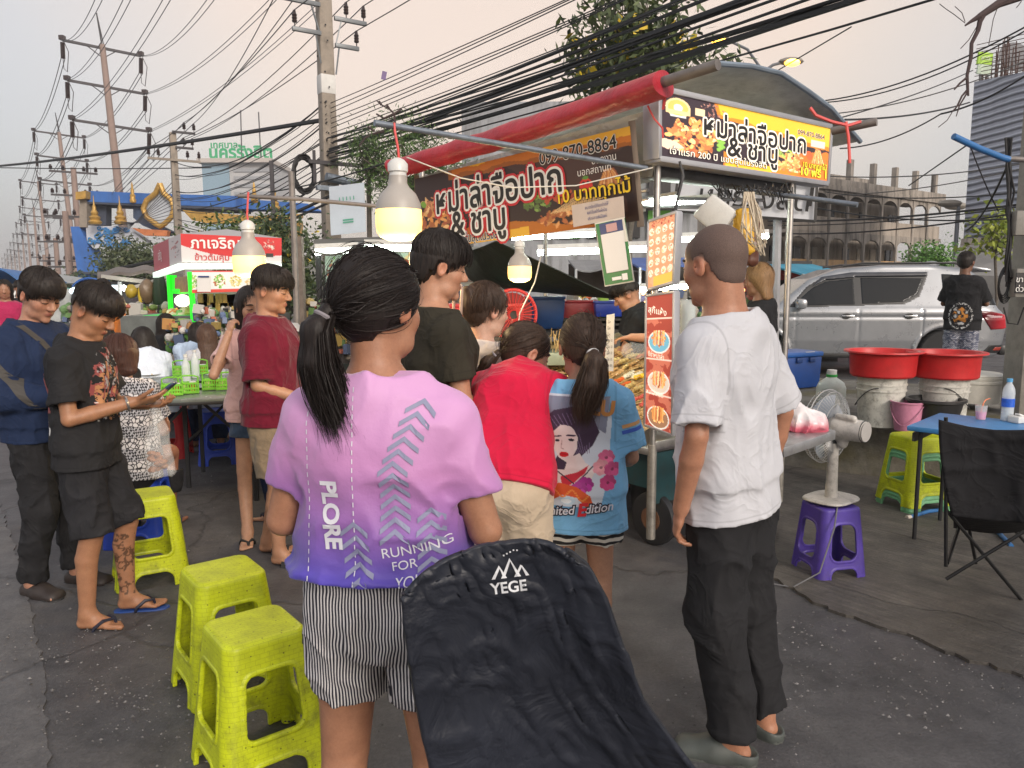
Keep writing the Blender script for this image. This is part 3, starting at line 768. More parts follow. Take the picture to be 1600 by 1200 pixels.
        tq=np.array([q[:3]for q in tail]);trr=np.array([q[3]for q in tail]);u=np.linspace(0,len(tail)-1,22)
        cx=np.stack([np.interp(u,range(len(tail)),tq[:,i])for i in range(3)],1);rr=np.interp(u,range(len(tail)),trr)
        for _ in range(n):
            a=rg.uniform(0,6.28);m=rg.uniform(.6,1.2);o=np.array((math.cos(a),.7*math.sin(a),.3*math.sin(a)));L=int(22*rg.uniform(.72,1.0))if rg.rand()<.7 else 22
            c=cx+o*(rr*m)[:,None]+rg.normal(size=3)*(np.linspace(0,1,22)**1.5*.016)[:,None]+np.sin(np.linspace(0,rg.uniform(2,7),22)+a)[:,None]*o*.004;c[:,2]-=np.linspace(0,1,22)**3*rg.uniform(-.01,.05);cur.append(c[:L])
    v,f=ribbons(cur,w,rg)
    allv=[*tv,v];off=0;fs=[]
    for vv,ff in zip(allv,[*tf,f]):fs.append(ff+off);off+=len(vv)
    v=np.concatenate(allv)*sc;v=v@np.array(X.to_3x3()).T+np.array(X.translation)
    o=link('hair',mesh_np('hair',v,np.concatenate(fs)),mat,root)
    if tie is not None:
        T=X@(Vector(tail[0][:3])*sc);ax=(X.to_3x3()@(Vector(tail[1][:3])-Vector(tail[0][:3]))).normalized();x,y,_=frame(ax);r=tail[0][3]*sc*1.1
        MB().tube([T+ax*.012+(x*math.cos(a)+y*math.sin(a))*r for a in np.linspace(0,6.28,20)[:-1]],.005,6,closed=True).build('hair_tie',parts or M('hair_tie_grey',(.22,.2,.22),.6),root,smooth=True)
    return o
# ------------------------------------------------------------------ prints draped on cloth
def drape(me,target,org,ux,uy,off=.003,back=.3,cut=.012):
    """lays a flat mesh (x, y) on the target along the print's normal; origin and axes in the target's space"""
    ux,uy=Vector(ux).normalized(),Vector(uy).normalized();n=ux.cross(uy);tree=bvh(target.data);bm=bmesh.new();bm.from_mesh(me)
    for _ in range(6):
        e=[e for e in bm.edges if e.calc_length()>cut]
        if not e:break
        bmesh.ops.subdivide_edges(bm,edges=e,cuts=1);bmesh.ops.triangulate(bm,faces=[f for f in bm.faces if len(f.verts)>4])
    kill=[]
    for v in bm.verts:
        p=Vector(org)+ux*v.co.x+uy*v.co.y;l,nn,_,_=tree.ray_cast(p+n*back,-n)
        if l is None or(l-p).length>.45:kill.append(v)
        else:v.co=l+n*(off+.3*v.co.z)
    bmesh.ops.delete(bm,geom=kill,context='VERTS');bm.to_mesh(me);bm.free();return me
def print_text(name,body,size,mat,target,org,ux,uy,bold=0.,**k):
    return link(name,drape(text_mesh(body,size,bold,0.,**k),target,org,ux,uy),mat,target)
def print_canvas(name,cv,mat,target,org,ux,uy,wd,ht,off=.002):
    me=canvas_mesh(name,cv,lambda u,v:np.stack([(u-.5)*wd,(v-.5)*ht,u*0],1),True)
    return link(name,drape(me,target,org,ux,uy,off,cut=1.),mat,target)
bgm=NT('thin_clear_bag');bgm.inp('Base Color').default_value=(.8,.82,.82,1);bgm.inp('Alpha').default_value=.20;bgm.inp('Roughness').default_value=.2;bgm.bump(bgm.noise(bgm.coord(),30,3),.8,.01)
# ------------------------------------------------------------------ ground
def ground_mat(name,c1,c2,broom=False,wet=.35):
    t=NT(name);v=t.coord();n1=t.noise(v,.55,6,.62);n2=t.noise(v,5.5,8,.7);n3=t.noise(v,70,4,.7)
    a=t.ramp(n1,(.30,c1),(.70,c2));a=t.mix(t.ramp(t.noise(v,1.1,5,.7),(.54,(0,0,0)),(.66,(.6,.6,.6))),a,tuple(x*.5 for x in c1));a=t.mix(.75,a,t.ramp(n2,(.30,(.45,.45,.47)),(.68,(1.15,1.13,1.1))),'MULTIPLY');a=t.mix(.6,a,t.ramp(n3,(.3,(.55,.55,.55)),(.7,(1.25,1.25,1.25))),'MULTIPLY')
    vo=t.n('ShaderNodeTexVoronoi',feature='DISTANCE_TO_EDGE');vo.inputs['Scale'].default_value=.42
    wv=t.n('ShaderNodeVectorMath',operation='ADD');ns=t.n('ShaderNodeTexNoise');ns.inputs['Scale'].default_value=2.2;ns.inputs['Detail'].default_value=6;t.l(v,ns.inputs['Vector'])
    sc_=t.n('ShaderNodeVectorMath',operation='SCALE');t.l(ns.outputs[1],sc_.inputs[0]);sc_.inputs['Scale'].default_value=.55;t.l(v,wv.inputs[0]);t.l(sc_.outputs[0],wv.inputs[1]);t.l(wv.outputs[0],vo.inputs['Vector'])
    ck=t.ramp(vo.outputs[0],(.0,(1,1,1)),(.009,(0,0,0)));a=t.mix(t.math('MULTIPLY',ck,.45),a,(.016,.015,.015))
    sp=t.ramp(t.noise(v,150,2,.5),(.70,(0,0,0)),(.76,(1,1,1)));a=t.mix(t.math('MULTIPLY',sp,t.ramp(n2,(.5,(0,0,0)),(.7,(.8,.8,.8)))),a,(.32,.31,.30))
    h=t.math('ADD',t.math('MULTIPLY',n2,.6),t.math('MULTIPLY',n3,.35));h=t.math('SUBTRACT',h,t.math('MULTIPLY',ck,.5))
    if broom:
        w_=t.n('ShaderNodeTexNoise');w_.inputs['Scale'].default_value=1;w_.inputs['Detail'].default_value=4;mp=t.n('ShaderNodeMapping');mp.vector_type='TEXTURE';mp.inputs['Rotation'].default_value=(0,0,R(38));mp.inputs['Scale'].default_value=(.022,.7,.5);t.l(v,mp.inputs[0]);t.l(mp.outputs[0],w_.inputs['Vector'])
        a=t.mix(.6,a,t.ramp(w_.outputs[0],(.35,(.6,.6,.6)),(.62,(1.15,1.12,1.08))),'MULTIPLY');h=t.math('ADD',h,t.math('MULTIPLY',w_.outputs[0],.35))
    t.l(a,t.inp('Base Color'));t.l(t.ramp(n1,(.35,(wet,)*3),(.62,(.82,)*3)),t.inp('Roughness'));t.inp('Specular IOR Level').default_value=.4;t.bump(h,.7,.012);return t.m
gx=list(np.linspace(-14,14,57));gy=list(np.linspace(-3,20,47))
m=MB();xs=[-900,-300,-80,-30]+gx+[30,80,300,900];ys=[-60,-10]+gy+[40,100,300,1500];n=len(xs)
for y in ys:
    for x in xs:m._v((x,y,(.012*(fbm3(np.array([[x*.5,y*.5,1.]]))[0]-.5)if abs(x)<13 and-3<y<15 else 0)))
for j in range(len(ys)-1):
    for i in range(n-1):m.f.append([j*n+i,j*n+i+1,(j+1)*n+i+1,(j+1)*n+i])
m.build('ground',ground_mat('worn_asphalt',(.062,.061,.066),(.122,.119,.125)),smooth=True,autos=180)['kind']='structure'
def slab(name,pts,mat,z=.016,jag=.04,kind='structure'):
    poly=[];g_=random.Random(len(pts)+5)
    for(a,b)in zip(pts,pts[1:]+pts[:1]):
        a,b=Vector(a),Vector(b);k_=max(1,int((b-a).length/.05))if(b-a).length<14 else 1
        for i in range(k_):p=a.lerp(b,i/k_);poly.append((p.x+g_.uniform(-jag,jag),p.y+g_.uniform(-jag,jag)))
    bm=bmesh.new();vs=[bm.verts.new((x,y,z))for x,y in poly];f=bm.faces.new(vs);f.normal_update()
    if f.normal.z<0:f.normal_flip()
    ex=bmesh.ops.extrude_face_region(bm,geom=[f]);[setattr(v,'co',v.co-Vector((0,0,.05)))for v in ex['geom']if isinstance(v,bmesh.types.BMVert)]
    bmesh.ops.triangulate(bm,faces=[q for q in bm.faces if len(q.verts)>4]);bmesh.ops.recalc_face_normals(bm,faces=bm.faces);me=bpy.data.meshes.new(name);bm.to_mesh(me);bm.free();o=link(name,me,mat);o['kind']=kind;return o
g2=lambda px,py:tuple(gnd(px,py)[:2])
slab('pavement',[g2(78,1210),(-1.35,1.2),(-3.2,.8),(-9,2),(-16,22),(-11,22),g2(-30,700),g2(40,905),g2(70,1060)],jag=.010,z=.007,mat=ground_mat('smooth_concrete',(.092,.090,.095),(.155,.152,.156),wet=.45))
slab('concrete_apron',[g2(1205,905),g2(1300,958),g2(1390,985),g2(1470,1020),g2(1640,1072),(7,2.2),(9,8),(1.9,7.2),g2(1180,800)],ground_mat('broomed_concrete',(.075,.070,.066),(.15,.138,.125),True),jag=.022)
# loose stones in the worn strips
gv=MB();rg=random.Random(11)
def stones(n,px0,px1,py0,py1,cl):
    cs=[(rg.uniform(px0,px1),rg.uniform(py0,py1))for _ in range(cl)]
    for _ in range(n):
        c=rg.choice(cs);x,y=rg.gauss(c[0],38),rg.gauss(c[1],22);p=gnd(x,max(y,640));r=rg.choice((.0018,.002,.0025,.003,.004,.006))*rg.uniform(.7,1.3);s_=rg.uniform(.25,.8)**1.5
        gv.color((.28*s_,.27*s_,.27*s_));b=len(gv.v);a=rg.uniform(0,6)
        for k in range(4):gv._v((p.x+r*1.4*math.cos(a+k*1.57)*rg.uniform(.6,1.2),p.y+r*math.sin(a+k*1.57),.012))
        gv._v((p.x,p.y,.013+r*.8));gv.f+=[[b+k,b+(k+1)%4,b+4]for k in range(4)]
stones(300,90,300,980,1180,26);stones(160,270,420,720,860,10);stones(380,1230,1600,980,1130,26);stones(250,1000,1300,1000,1190,20);stones(200,0,300,880,1180,20);stones(250,300,700,850,1180,14)
gv.build('gravel',MV('grey_stone',.85))['kind']='stuff'
# raised concrete ledge on the right
LA,LB=gnd(1180,724),gnd(1640,782);ld=(LB-LA).normalized();LZ=.46
ln_=Vector((-ld.y,ld.x,0));LA=LA-ld*1.2;LB=LB+ld*3
def ledge_mat():
    t=NT('mossy_concrete');v=t.coord();n1=t.noise(v,2.2,7,.7);n2=t.noise(v,14,6,.7);a=t.ramp(n1,(.25,(.055,.05,.04)),(.5,(.14,.13,.115)),(.75,(.24,.225,.20)))
    a=t.mix(t.ramp(t.noise(v,1.3,4),(.5,(0,0,0)),(.65,(.7,)*3)),a,(.10,.085,.03));a=t.mix(.6,a,t.ramp(n2,(.3,(.5,.5,.5)),(.7,(1.2,1.2,1.2))),'MULTIPLY');t.l(a,t.inp('Base Color'));t.inp('Roughness').default_value=.9;t.bump(n2,.7,.02);return t.m
led=MB();N=60
led.grid(lambda u,v:(LA.lerp(LB,u)+Vector((0,0,1))*(LZ*min(1,v*1.08)-.02)+ln_*(.03*v+.02*(vnoise(np.array([[u*30,v*4,0.]]))[0]-.5))if v<.93 else LA.lerp(LB,u)+Vector((0,0,LZ))+ln_*((v-.93)/.07*2.6+.04)),N,15)
tag(led.build('concrete_ledge',ledge_mat(),smooth=True),kind='structure')
# ------------------------------------------------------------------ the skewer cart
steel=M('brushed_steel',(.46,.44,.42),.32,.9,var=.2,vs=9,bump=.1,bs=200,dirt=.25);galv=M('galvanised_pipe',(.20,.23,.27),.45,.6,var=.25,vs=14,dirt=.3);alu=M('grey_aluminium',(.40,.40,.42),.4,.5,var=.12)
dkm=M('dark_metal',(.03,.03,.032),.5,.4);blk=M('black_plastic',(.018,.018,.02),.45,bump=.1);wpl=M('white_plastic',(.62,.62,.60),.4,var=.08,dirt=.15);cordw=M('white_cord',(.55,.53,.48),.6)
C0=gnd(1016,868);U=Vector((.80,.60,0)).normalized();W=Vector((-.62,.785,0)).normalized();UL,WL=1.22,2.35;Zv=Vector((0,0,1))
def cp(u,w_,z):return C0+U*u+W*w_+Zv*z
def hit(px,py,o,nrm):
    d=ray(px,py);c0=Vector((0,0,CH));return c0+d*((o-c0).dot(nrm)/d.dot(nrm))
cart=empty('food_cart',C0,0,'steel skewer cart with a curved metal roof, the customers crowd round it','food cart')
inv=Matrix.Translation(-C0)
def part(mb,name,mat,parent=None,par=cart,**k):
    if par is cart:mb.v=[tuple(Vector(v)-C0)for v in mb.v]
    return mb.build(name,mat,parent or par,**k)
for(u,w_,zt)in((0,0,2.58),(UL,0,2.30),(0,WL,2.45),(UL,WL,2.3)):
    part(MB().tube([cp(u,w_,.62),cp(u,w_,zt)],.019,12),'post',steel,smooth=True,autos=60)
for(u,w_)in((0,0),(UL,0),(0,WL),(UL,WL)):
    part(MB().tube([cp(u,w_,.10),cp(u,w_,.64)],.026,12),'leg',M('worn_steel',(.34,.32,.29),.5,.7,var=.3,dirt=.4),smooth=True,autos=60)
for(u,w_)in((.16,.12),(UL-.15,.15),(.16,WL-.2)):
    wh=part(MB().lathe([(.02,-.03),(.135,-.03),(.155,-.022),(.16,0),(.155,.022),(.135,.03),(.02,.03)],28,cp(u,w_,.16),Matrix((W,Zv,U)).transposed()),'wheel',blk,smooth=True)
    part(MB().lathe([(.0,-.036),(.07,-.034),(.075,.034),(.0,.036)],16,cp(u,w_,.16),Matrix((W,Zv,U)).transposed()),'hub',M('rusty_hub',(.14,.07,.04),.8,.4,var=.4),wh)
# body panels and shelves
rm=Matrix((U,W,Zv)).transposed()
part(MB().box(cp(UL/2,WL/2,.60),(UL-.04,WL-.06,.035),rm),'lower_shelf',steel,bevel=.004)
part(MB().box(cp(.10,WL/2,.47),(.012,WL-.1,.24),rm).box(cp(UL/2,.06,.42),(UL-.12,.012,.30),rm),'side_panel',M('teal_panel',(.012,.055,.065),.5,dirt=.4))
part(MB().box(cp(UL/2,.0,.635),(UL,.05,.05),rm).box(cp(0,WL/2,.60),(.05,WL,.04),rm),'rail',steel,bevel=.004)
tray=MB().grid(lambda u,v:cp(.02+u*.95,.10+v*(WL-.2),.70+.33*u),4,4);part(tray,'display_tray',M('straw_mat',(.42,.30,.14),.8,var=.4,vs=40,bump=.6,bs=120),solid=.012)
part(MB().box(cp(.0,WL/2+.1,.69),(.02,WL-.4,.10),rm),'tray_lip',M('woven_bamboo',(.40,.28,.13),.8,var=.35,vs=60,bump=.8,bs=90,bd=.006),bevel=.004)
sq_=[gnd(*q,.80)for q in((1306,673),(1225,700),(1150,672),(1232,650))];part(MB().prism([((p-sq_[0]).x,(p-sq_[0]).y)for p in sq_][::-1],sq_[0],(1,0,0),(0,1,0),-.045),'side_table',M('dented_steel',(.36,.36,.37),.4,.6,var=.25,dirt=.3),bevel=.003)
# roof: bent sheet, gutter edge
rp_=[hit(px,py,C0,W)for px,py in((1028,128),(1060,112),(1096,102),(1150,106),(1197,117),(1240,145),(1275,170),(1300,198),(1322,222))]
rp_=[p-W*.10 for p in rp_]
def rf(u,v):
    x=u*(len(rp_)-1);i=min(int(x),len(rp_)-2);return rp_[i].lerp(rp_[i+1],x-i)+W*v*(WL+.25)-Zv*(.10*v)
part(MB().grid(rf,24,6),'roof',M('dull_zinc_sheet',(.52,.52,.50),.55,.15,var=.25,vs=5,dirt=.3),smooth=True,solid=.012)
part(MB().tube([p-Zv*.012 for p in rp_],.016,8),'roof_edge',M('blue_grey_pipe',(.22,.27,.33),.45,.4,var=.2),smooth=True)
part(MB().grid(lambda u,v:(rp_[1].lerp(rp_[6],u)+W*.22-Zv*(.06+v*.34))+W*.03*math.sin(u*9+v*3),20,8),'gable_sheet',M('dusty_vinyl',(.36,.36,.36),.5,var=.25,bump=.4,bs=12,bd=.02),smooth=True)
for w_ in(.02,WL):part(MB().tube([cp(-.02,w_,2.36),cp(UL+.05,w_,2.26)],.016,8),'cross_bar',alu,smooth=True)
part(MB().box(cp(UL/2+.05,.10,2.135),(UL+.1,.14,.07),rm),'header',M('sooty_sheet',(.07,.07,.075),.5,.5,var=.4,dirt=.4),bevel=.004)
for z in(2.06,2.01):part(MB().tube([cp(.2,.25,z),cp(.35,WL-.2,z-.04)],.011,8).tube([cp(UL,.2,z),cp(.2,.5,z-.02)],.011,8),'inner_rail',alu,smooth=True)
# red awning rolled up over the long side
ra,rb=at(617,262,5.55),at(1037,128,3.82);m=MB();K=40;pts=[ra.lerp(rb,i/K)+Zv*(-.02*math.sin(math.pi*i/K))for i in range(K+1)]
awn=empty('rolled_awning',ra,0,'red vinyl awning rolled round a pipe above the long side of the cart','awning')
d_=(rb-ra).normalized();ax,ay,_=frame(d_);m.v=[];b=0
for i,p in enumerate(pts):
    for k in range(28):
        a=2*math.pi*k/28;r=.080+.012*fbm3(np.array([[i*.25,math.cos(a)*1.5,math.sin(a)*1.5]]))[0]+.006*math.sin(a*3+i*.1);fy=frame(d_)[0];q_=(ax*math.cos(a)+ay*math.sin(a))*r;m.v.append(tuple(p+q_*.95-Vector((0,0,q_.z*.22))-Vector((0,0,.012*vnoise(np.array([[i*.45,2.,1.]]))[0]))-ra));m.c.append((1,1,1))
for i in range(K):
    for k in range(28):m.f.append([i*28+k,i*28+(k+1)%28,(i+1)*28+(k+1)%28,(i+1)*28+k])
m.f+=[[k for k in range(27,-1,-1)],[K*28+k for k in range(28)]]
m.build('roll',M('red_vinyl',(.37,.020,.034),.42,var=.35,vs=5,bump=.5,bs=26,bd=.012,dirt=.12),awn,smooth=True)
MB().tube([-d_*.06,rb-ra+d_*.30],.026,12).build('pipe',M('rusty_grey_pipe',(.20,.18,.17),.6,.4,var=.35,dirt=.3),awn,smooth=True)
bx,by,bd_=[at(*q)for q in((655,300,5.52),(1026,205,3.98),(1026,262,3.98))]
clearm=NT('cloudy_clear_vinyl');clearm.inp('Base Color').default_value=(.42,.42,.38,1);clearm.inp('Alpha').default_value=.72;clearm.inp('Roughness').default_value=.18;clearm.bump(clearm.noise(clearm.coord(),9,5),1.,.04)
v0,v1,v2,v3=[at(*q)-ra for q in((650,278,5.62),(1026,168,4.06),(1022,275,4.16),(655,330,5.64))]
MB().grid(lambda u,v:v0.lerp(v1,u).lerp(v3.lerp(v2,u),v)+W*.035*(fbm3(np.array([[u*9,v*3,2.]]))[0]-.5)*2,40,8).build('clear_sheet',clearm.m,awn,smooth=True)
# printed banner on the long side
BRN,ORG,YEL=(.030,.014,.012),(.62,.19,.015),(.75,.42,.03)
def flame(cv,top=True,seed=0,lit=1.):
    n_=cv.fbm(5,seed,2.)-.5;y=cv.y+n_*.25
    if top:
        cv.put((y>.90-.10*cv.x)&(cv.x>.2),tuple(x*.5 for x in ORG));cv.put((y>.95-.10*cv.x)&(cv.x>.22),tuple(x*.85 for x in ORG));cv.put((y>1.02-.10*cv.x)&(n_>-.02)&(cv.x>.22),YEL)
    cv.put((y<.12+.10*np.sin(cv.x*5))&(cv.x>.28),tuple(x*.7 for x in ORG));cv.put((y<.07)&(cv.x>.30)&(cv.x<.58),YEL);cv.m[:]=True
FOOD=[(.50,.20,.05),(.62,.30,.10),(.40,.13,.04),(.70,.42,.18),(.30,.08,.03)]
def banner_canvas(seed,W_,H_):
    r_=random.Random(seed);cv=Canvas(W_,H_,BRN);n_=cv.fbm(4,seed);cv.put(n_>.52,(.06,.028,.022));flame(cv,True,seed)
    cv.food(.13,.36,.11,.26,FOOD,110,.020,r_);cv.food(.10,.62,.06,.10,[(.5,.22,.1),(.65,.42,.2)],30,.014,r_)
    for cx,cy in((.235,.42),(.245,.30),(.05,.62)):cv.ell(cx,cy,.014,.05,(.16,.32,.04),.5);
    cv.food(.63,.38,.06,.10,[(.15,.26,.05),(.22,.35,.08),(.10,.16,.04)],40,.014,r_);cv.food(.72,.40,.06,.07,[(.42,.07,.03),(.5,.14,.05)],34,.014,r_)
    cv.food(.76,.16,.14,.10,FOOD,90,.016,r_)
    for i in range(10):cv.line([(.68+i*.012,.22),(.78+i*.012,.36-i*.006)],.0022,(.62,.42,.2))
    cv.ell(.825,.47,.026,.075,(.55,.03,.02));cv.ell(.817,.50,.006,.018,(.02,.01,.01));cv.ell(.833,.50,.006,.018,(.02,.01,.01));cv.ell(.826,.555,.012,.02,(.1,.25,.04))
    for i in range(15):cv.line([(.87+i*.0065,.42),(.915+(i-7)*.002,.60)],.0030,FOOD[i%5])
    cv.m[:]=True;return cv
ban=empty('banner',at(820,300,4.8),0,'long printed banner with black Thai lettering hung under the rolled awning','banner')
bo=ban.location.copy();tl,tr,br,bl=[at(*q)-bo for q in((648,280,5.48),(984,197,4.10),(999,345,4.10),(652,392,5.48))]
link('banner_print',canvas_mesh('banner_print',banner_canvas(4,300,116),quad_pos(bl,br,tl,tr)),MV('banner_vinyl',.45),ban)
for a_,b_ in((tr,br),(tl,bl)):MB().bar(a_+Vector((.012,.02,.03)),b_+Vector((.012,.02,-.03)),.035,.02).build('batten',M('brown_batten',(.16,.12,.09),.7),ban,bevel=.003)
def on_quad(bl,br,tl,u,v,off):
    n_=(br-bl).cross(tl-bl).normalized();return bl+(br-bl)*u+(tl-bl)*v+n_*off
def sign_text(par,bl,br,tl,u,v,body,hgt,layers,off=.004,fit=0.,tr=None,gap=.0016,**k):
    """lettering in layers of growing outline, the widest at the back, laid on the sheet bl br tl tr"""
    tr=br+tl-bl if tr is None else tr;wd,ht=(br-bl).length,(tl-bl).length;nn=np.array((br-bl).cross(tl-bl).normalized());A,B,Cc,D=map(np.array,(bl,br,tl,tr));sz=hgt*ht
    if fit:me=text_mesh(body,sz);xs=[q.co.x for q in me.vertices];k['wx']=fit*wd/(max(xs)-min(xs));bpy.data.meshes.remove(me)
    for i,(mt_,bold)in enumerate(layers):
        me=thick_text(body,sz,bold*sz,**k)if bold>.004 else text_mesh(body,sz,**k);co=np.empty(len(me.vertices)*3,np.float32);me.vertices.foreach_get('co',co);co=co.reshape(-1,3)
        uu,vv=(u+co[:,:1]/wd),(v+co[:,1:2]/ht);p=(A*(1-uu)+B*uu)*(1-vv)+(Cc*(1-uu)+D*uu)*vv+nn*(off+i*gap+co[:,2:3]);me.vertices.foreach_set('co',p.astype(np.float32).ravel());me.update();link('lettering',me,mt_,par)
ink=M('black_ink',(.012,.010,.010),.5,var=0);whi=M('white_ink',(.75,.74,.72),.5,var=0);rdi=M('red_ink',(.52,.02,.03),.5,var=0);yel=M('yellow_ink',(.80,.55,.02),.5,var=0)
LAY=[(rdi,.15),(whi,.085),(ink,.020)]
sign_text(ban,bl,br,tl,.43,.60,'หม่าล่าจือปาก',.46,tr=tr,layers=LAY,fit=.60);sign_text(ban,bl,br,tl,.345,.27,'& ชาบู',.46,tr=tr,layers=LAY,fit=.27)
sign_text(ban,bl,br,tl,.25,.075,'เจ้าแรก 200 ปี แซ่บสุดในรังสิต',.17,tr=tr,layers=[(whi,.05),(ink,.006)],fit=.42);sign_text(ban,bl,br,tl,.80,.87,'099-870-8864',.20,tr=tr,layers=[(whi,.055),(ink,.014)],fit=.30);sign_text(ban,bl,br,tl,.90,.72,'ออกงาน',.11,tr=tr,layers=[(whi,.0)]);sign_text(ban,bl,br,tl,.86,.62,'นอกสถานที่',.11,tr=tr,layers=[(whi,.0)]);sign_text(ban,bl,br,tl,.845,.385,'10 บาททุกไม้',.21,tr=tr,layers=[(ink,.05),(yel,.016)],fit=.27)
pn=empty('paper_note',at(935,330,4.2),0,'handwritten paper note taped to the banner above the green payment board','note');po=pn.location.copy()
q=[at(*z)-po for z in((893,321,4.36),(974,306,4.06),(976,340,4.06),(896,355,4.36))]
MB().quad(q[3],q[2],q[1],q[0]).build('paper',M('cream_paper',(.60,.52,.48),.8,var=.08,vs=9),pn,solid=.001)
blu=M('blue_ink',(.03,.05,.22),.6,var=0)
for v_,b_ in((.74,'สามารถเลือกไม้ที่ชอบแล้วส่งให้'),(.50,'พ่อค้าได้เลยน้ำจิ้มเผ็ดน้อย'),(.24,'เสริมซอส ขอเพิ่มได้เลยค่ะ')):sign_text(pn,q[3],q[2],q[0],.5,v_,b_,.20,[(blu,0.)],off=.002,wx=.62)
# lit sign on the short side
ls=empty('lightbox_sign',cp(.5,0,2.4),0,'backlit orange sign with black Thai lettering on the short end of the cart','sign');lo_=ls.location.copy()
Bn=-W.normalized();SO=C0-W*.10
tl,tr,br,bl=[hit(px,py,SO,W)-lo_ for px,py in((1030,138),(1299,198),(1293,287),(1030,248))]
fr_=MB();nv=(br-bl).cross(tl-bl).normalized()
for a_,b_ in((tl,tr),(bl,br)):fr_.bar(a_-nv*.045,b_-nv*.045,.030,.11,nv)
for a_,b_ in((bl,tl),(br,tr)):fr_.bar(a_-nv*.045,b_-nv*.045,.026,.108,nv)
fr_.build('frame',alu,ls,bevel=.003)
MB().quad(*[p-nv*.09 for p in(bl,tl,tr,br)]).build('back_panel',alu,ls)
ib=(tr-tl).normalized()*.013;iv=(tl-bl).normalized()*.014;bl,br,tl,tr=bl+ib+iv,br-ib+iv,tl+ib-iv,tr-ib-iv
cv=Canvas(280,104,(.028,.016,.022));r_=random.Random(9);n_=cv.fbm(5,7,1.5)
cv.put((cv.y>.80-.34*(cv.x-.25)+(n_-.5)*.3)&(cv.x>.27+.1*(1-cv.y)),ORG);cv.put((cv.y>.86-.30*(cv.x-.25)+(n_-.5)*.4)&(cv.x>.29+.1*(1-cv.y)),YEL);cv.put((cv.y<.20+.1*np.sin(cv.x*9)+(n_-.5)*.2)&(cv.x>.33),ORG);cv.put((cv.y<.12+(n_-.5)*.2)&(cv.x>.34)&(cv.x<.62),YEL);cv.put((cv.y<.5+(n_-.5)*.5)&(cv.x>.78),(.62,.16,.02));cv.put((cv.y>.15)&(cv.y<.34)&(cv.x>.62)&(cv.x<.8)&(n_>.45),(.7,.36,.10))
LF=[tuple(min(1,x*1.5)for x in c)for c in FOOD]
cv.food(.17,.38,.13,.28,LF,150,.020,r_);cv.food(.26,.86,.08,.10,[(.25,.1,.08),(.4,.2,.15)],40,.007,r_);cv.rect(.17,.74,.22,.86,(.7,.55,.32));cv.poly([(0,.30),(.08,.26),(.12,.18),(.04,.12),(0,.16)],(.75,.52,.38))
cv.ell(.085,.80,.062,.15,(.70,.55,.28));cv.ell(.085,.80,.050,.12,(.8,.42,.10));cv.ell(.085,.80,.022,.06,(.8,.75,.62));cv.rect(.025,.70,.145,.755,(.72,.52,.25));cv.rect(.045,.655,.125,.685,(.6,.6,.58))
for i in range(14):cv.ell(.30+(i%4)*.008,.25+i*.018,.012,.03,(.2+.02*(i%3),.42,.06),.5)
cv.food(.70,.38,.05,.10,[(.3,.42,.08),(.45,.5,.15)],34,.012,r_);cv.food(.76,.34,.06,.08,LF,50,.012,r_);cv.food(.76,.14,.16,.07,LF,90,.014,r_);cv.ell(.865,.42,.022,.085,(.75,.12,.03),.3);cv.rect(.87,.60,.97,.72,(.55,.5,.45))
for i in range(15):cv.line([(.885+i*.0065,.30),(.925+(i-7)*.002,.56)],.0028,LF[i%5])
cv.m[:]=True
link('lit_face',canvas_mesh('lit_face',cv,quad_pos(bl,br,tl,tr)),MV('backlit_vinyl',.35,.75),ls)
whe=M('white_glow_ink',(.85,.78,.66),.5,var=0,emit=.5);LAY2=[(whe,.095),(ink,.022)];yle=M('yellow_glow_ink',(.85,.80,.04),.5,var=0,emit=.5)
sign_text(ls,bl,br,tl,.525,.60,'หม่าล่าจือปาก',.46,LAY2,fit=.62);sign_text(ls,bl,br,tl,.50,.32,'& ชาบู',.46,LAY2,fit=.30);sign_text(ls,bl,br,tl,.31,.105,'เจ้าแรก 200 ปี แซ่บสุดในรังสิต',.15,[(ink,.06),(whe,.006)],fit=.54);sign_text(ls,bl,br,tl,.875,.83,'099-870-8864',.13,[(whe,.05),(ink,.01)],fit=.19)
sign_text(ls,bl,br,tl,.905,.245,'10 บาททุกไม้',.14,[(ink,.05),(yle,.012)],fit=.17);sign_text(ls,bl,br,tl,.90,.11,'10 ฟรี 1',.21,[(ink,.05),(yle,.018)],fit=.18)
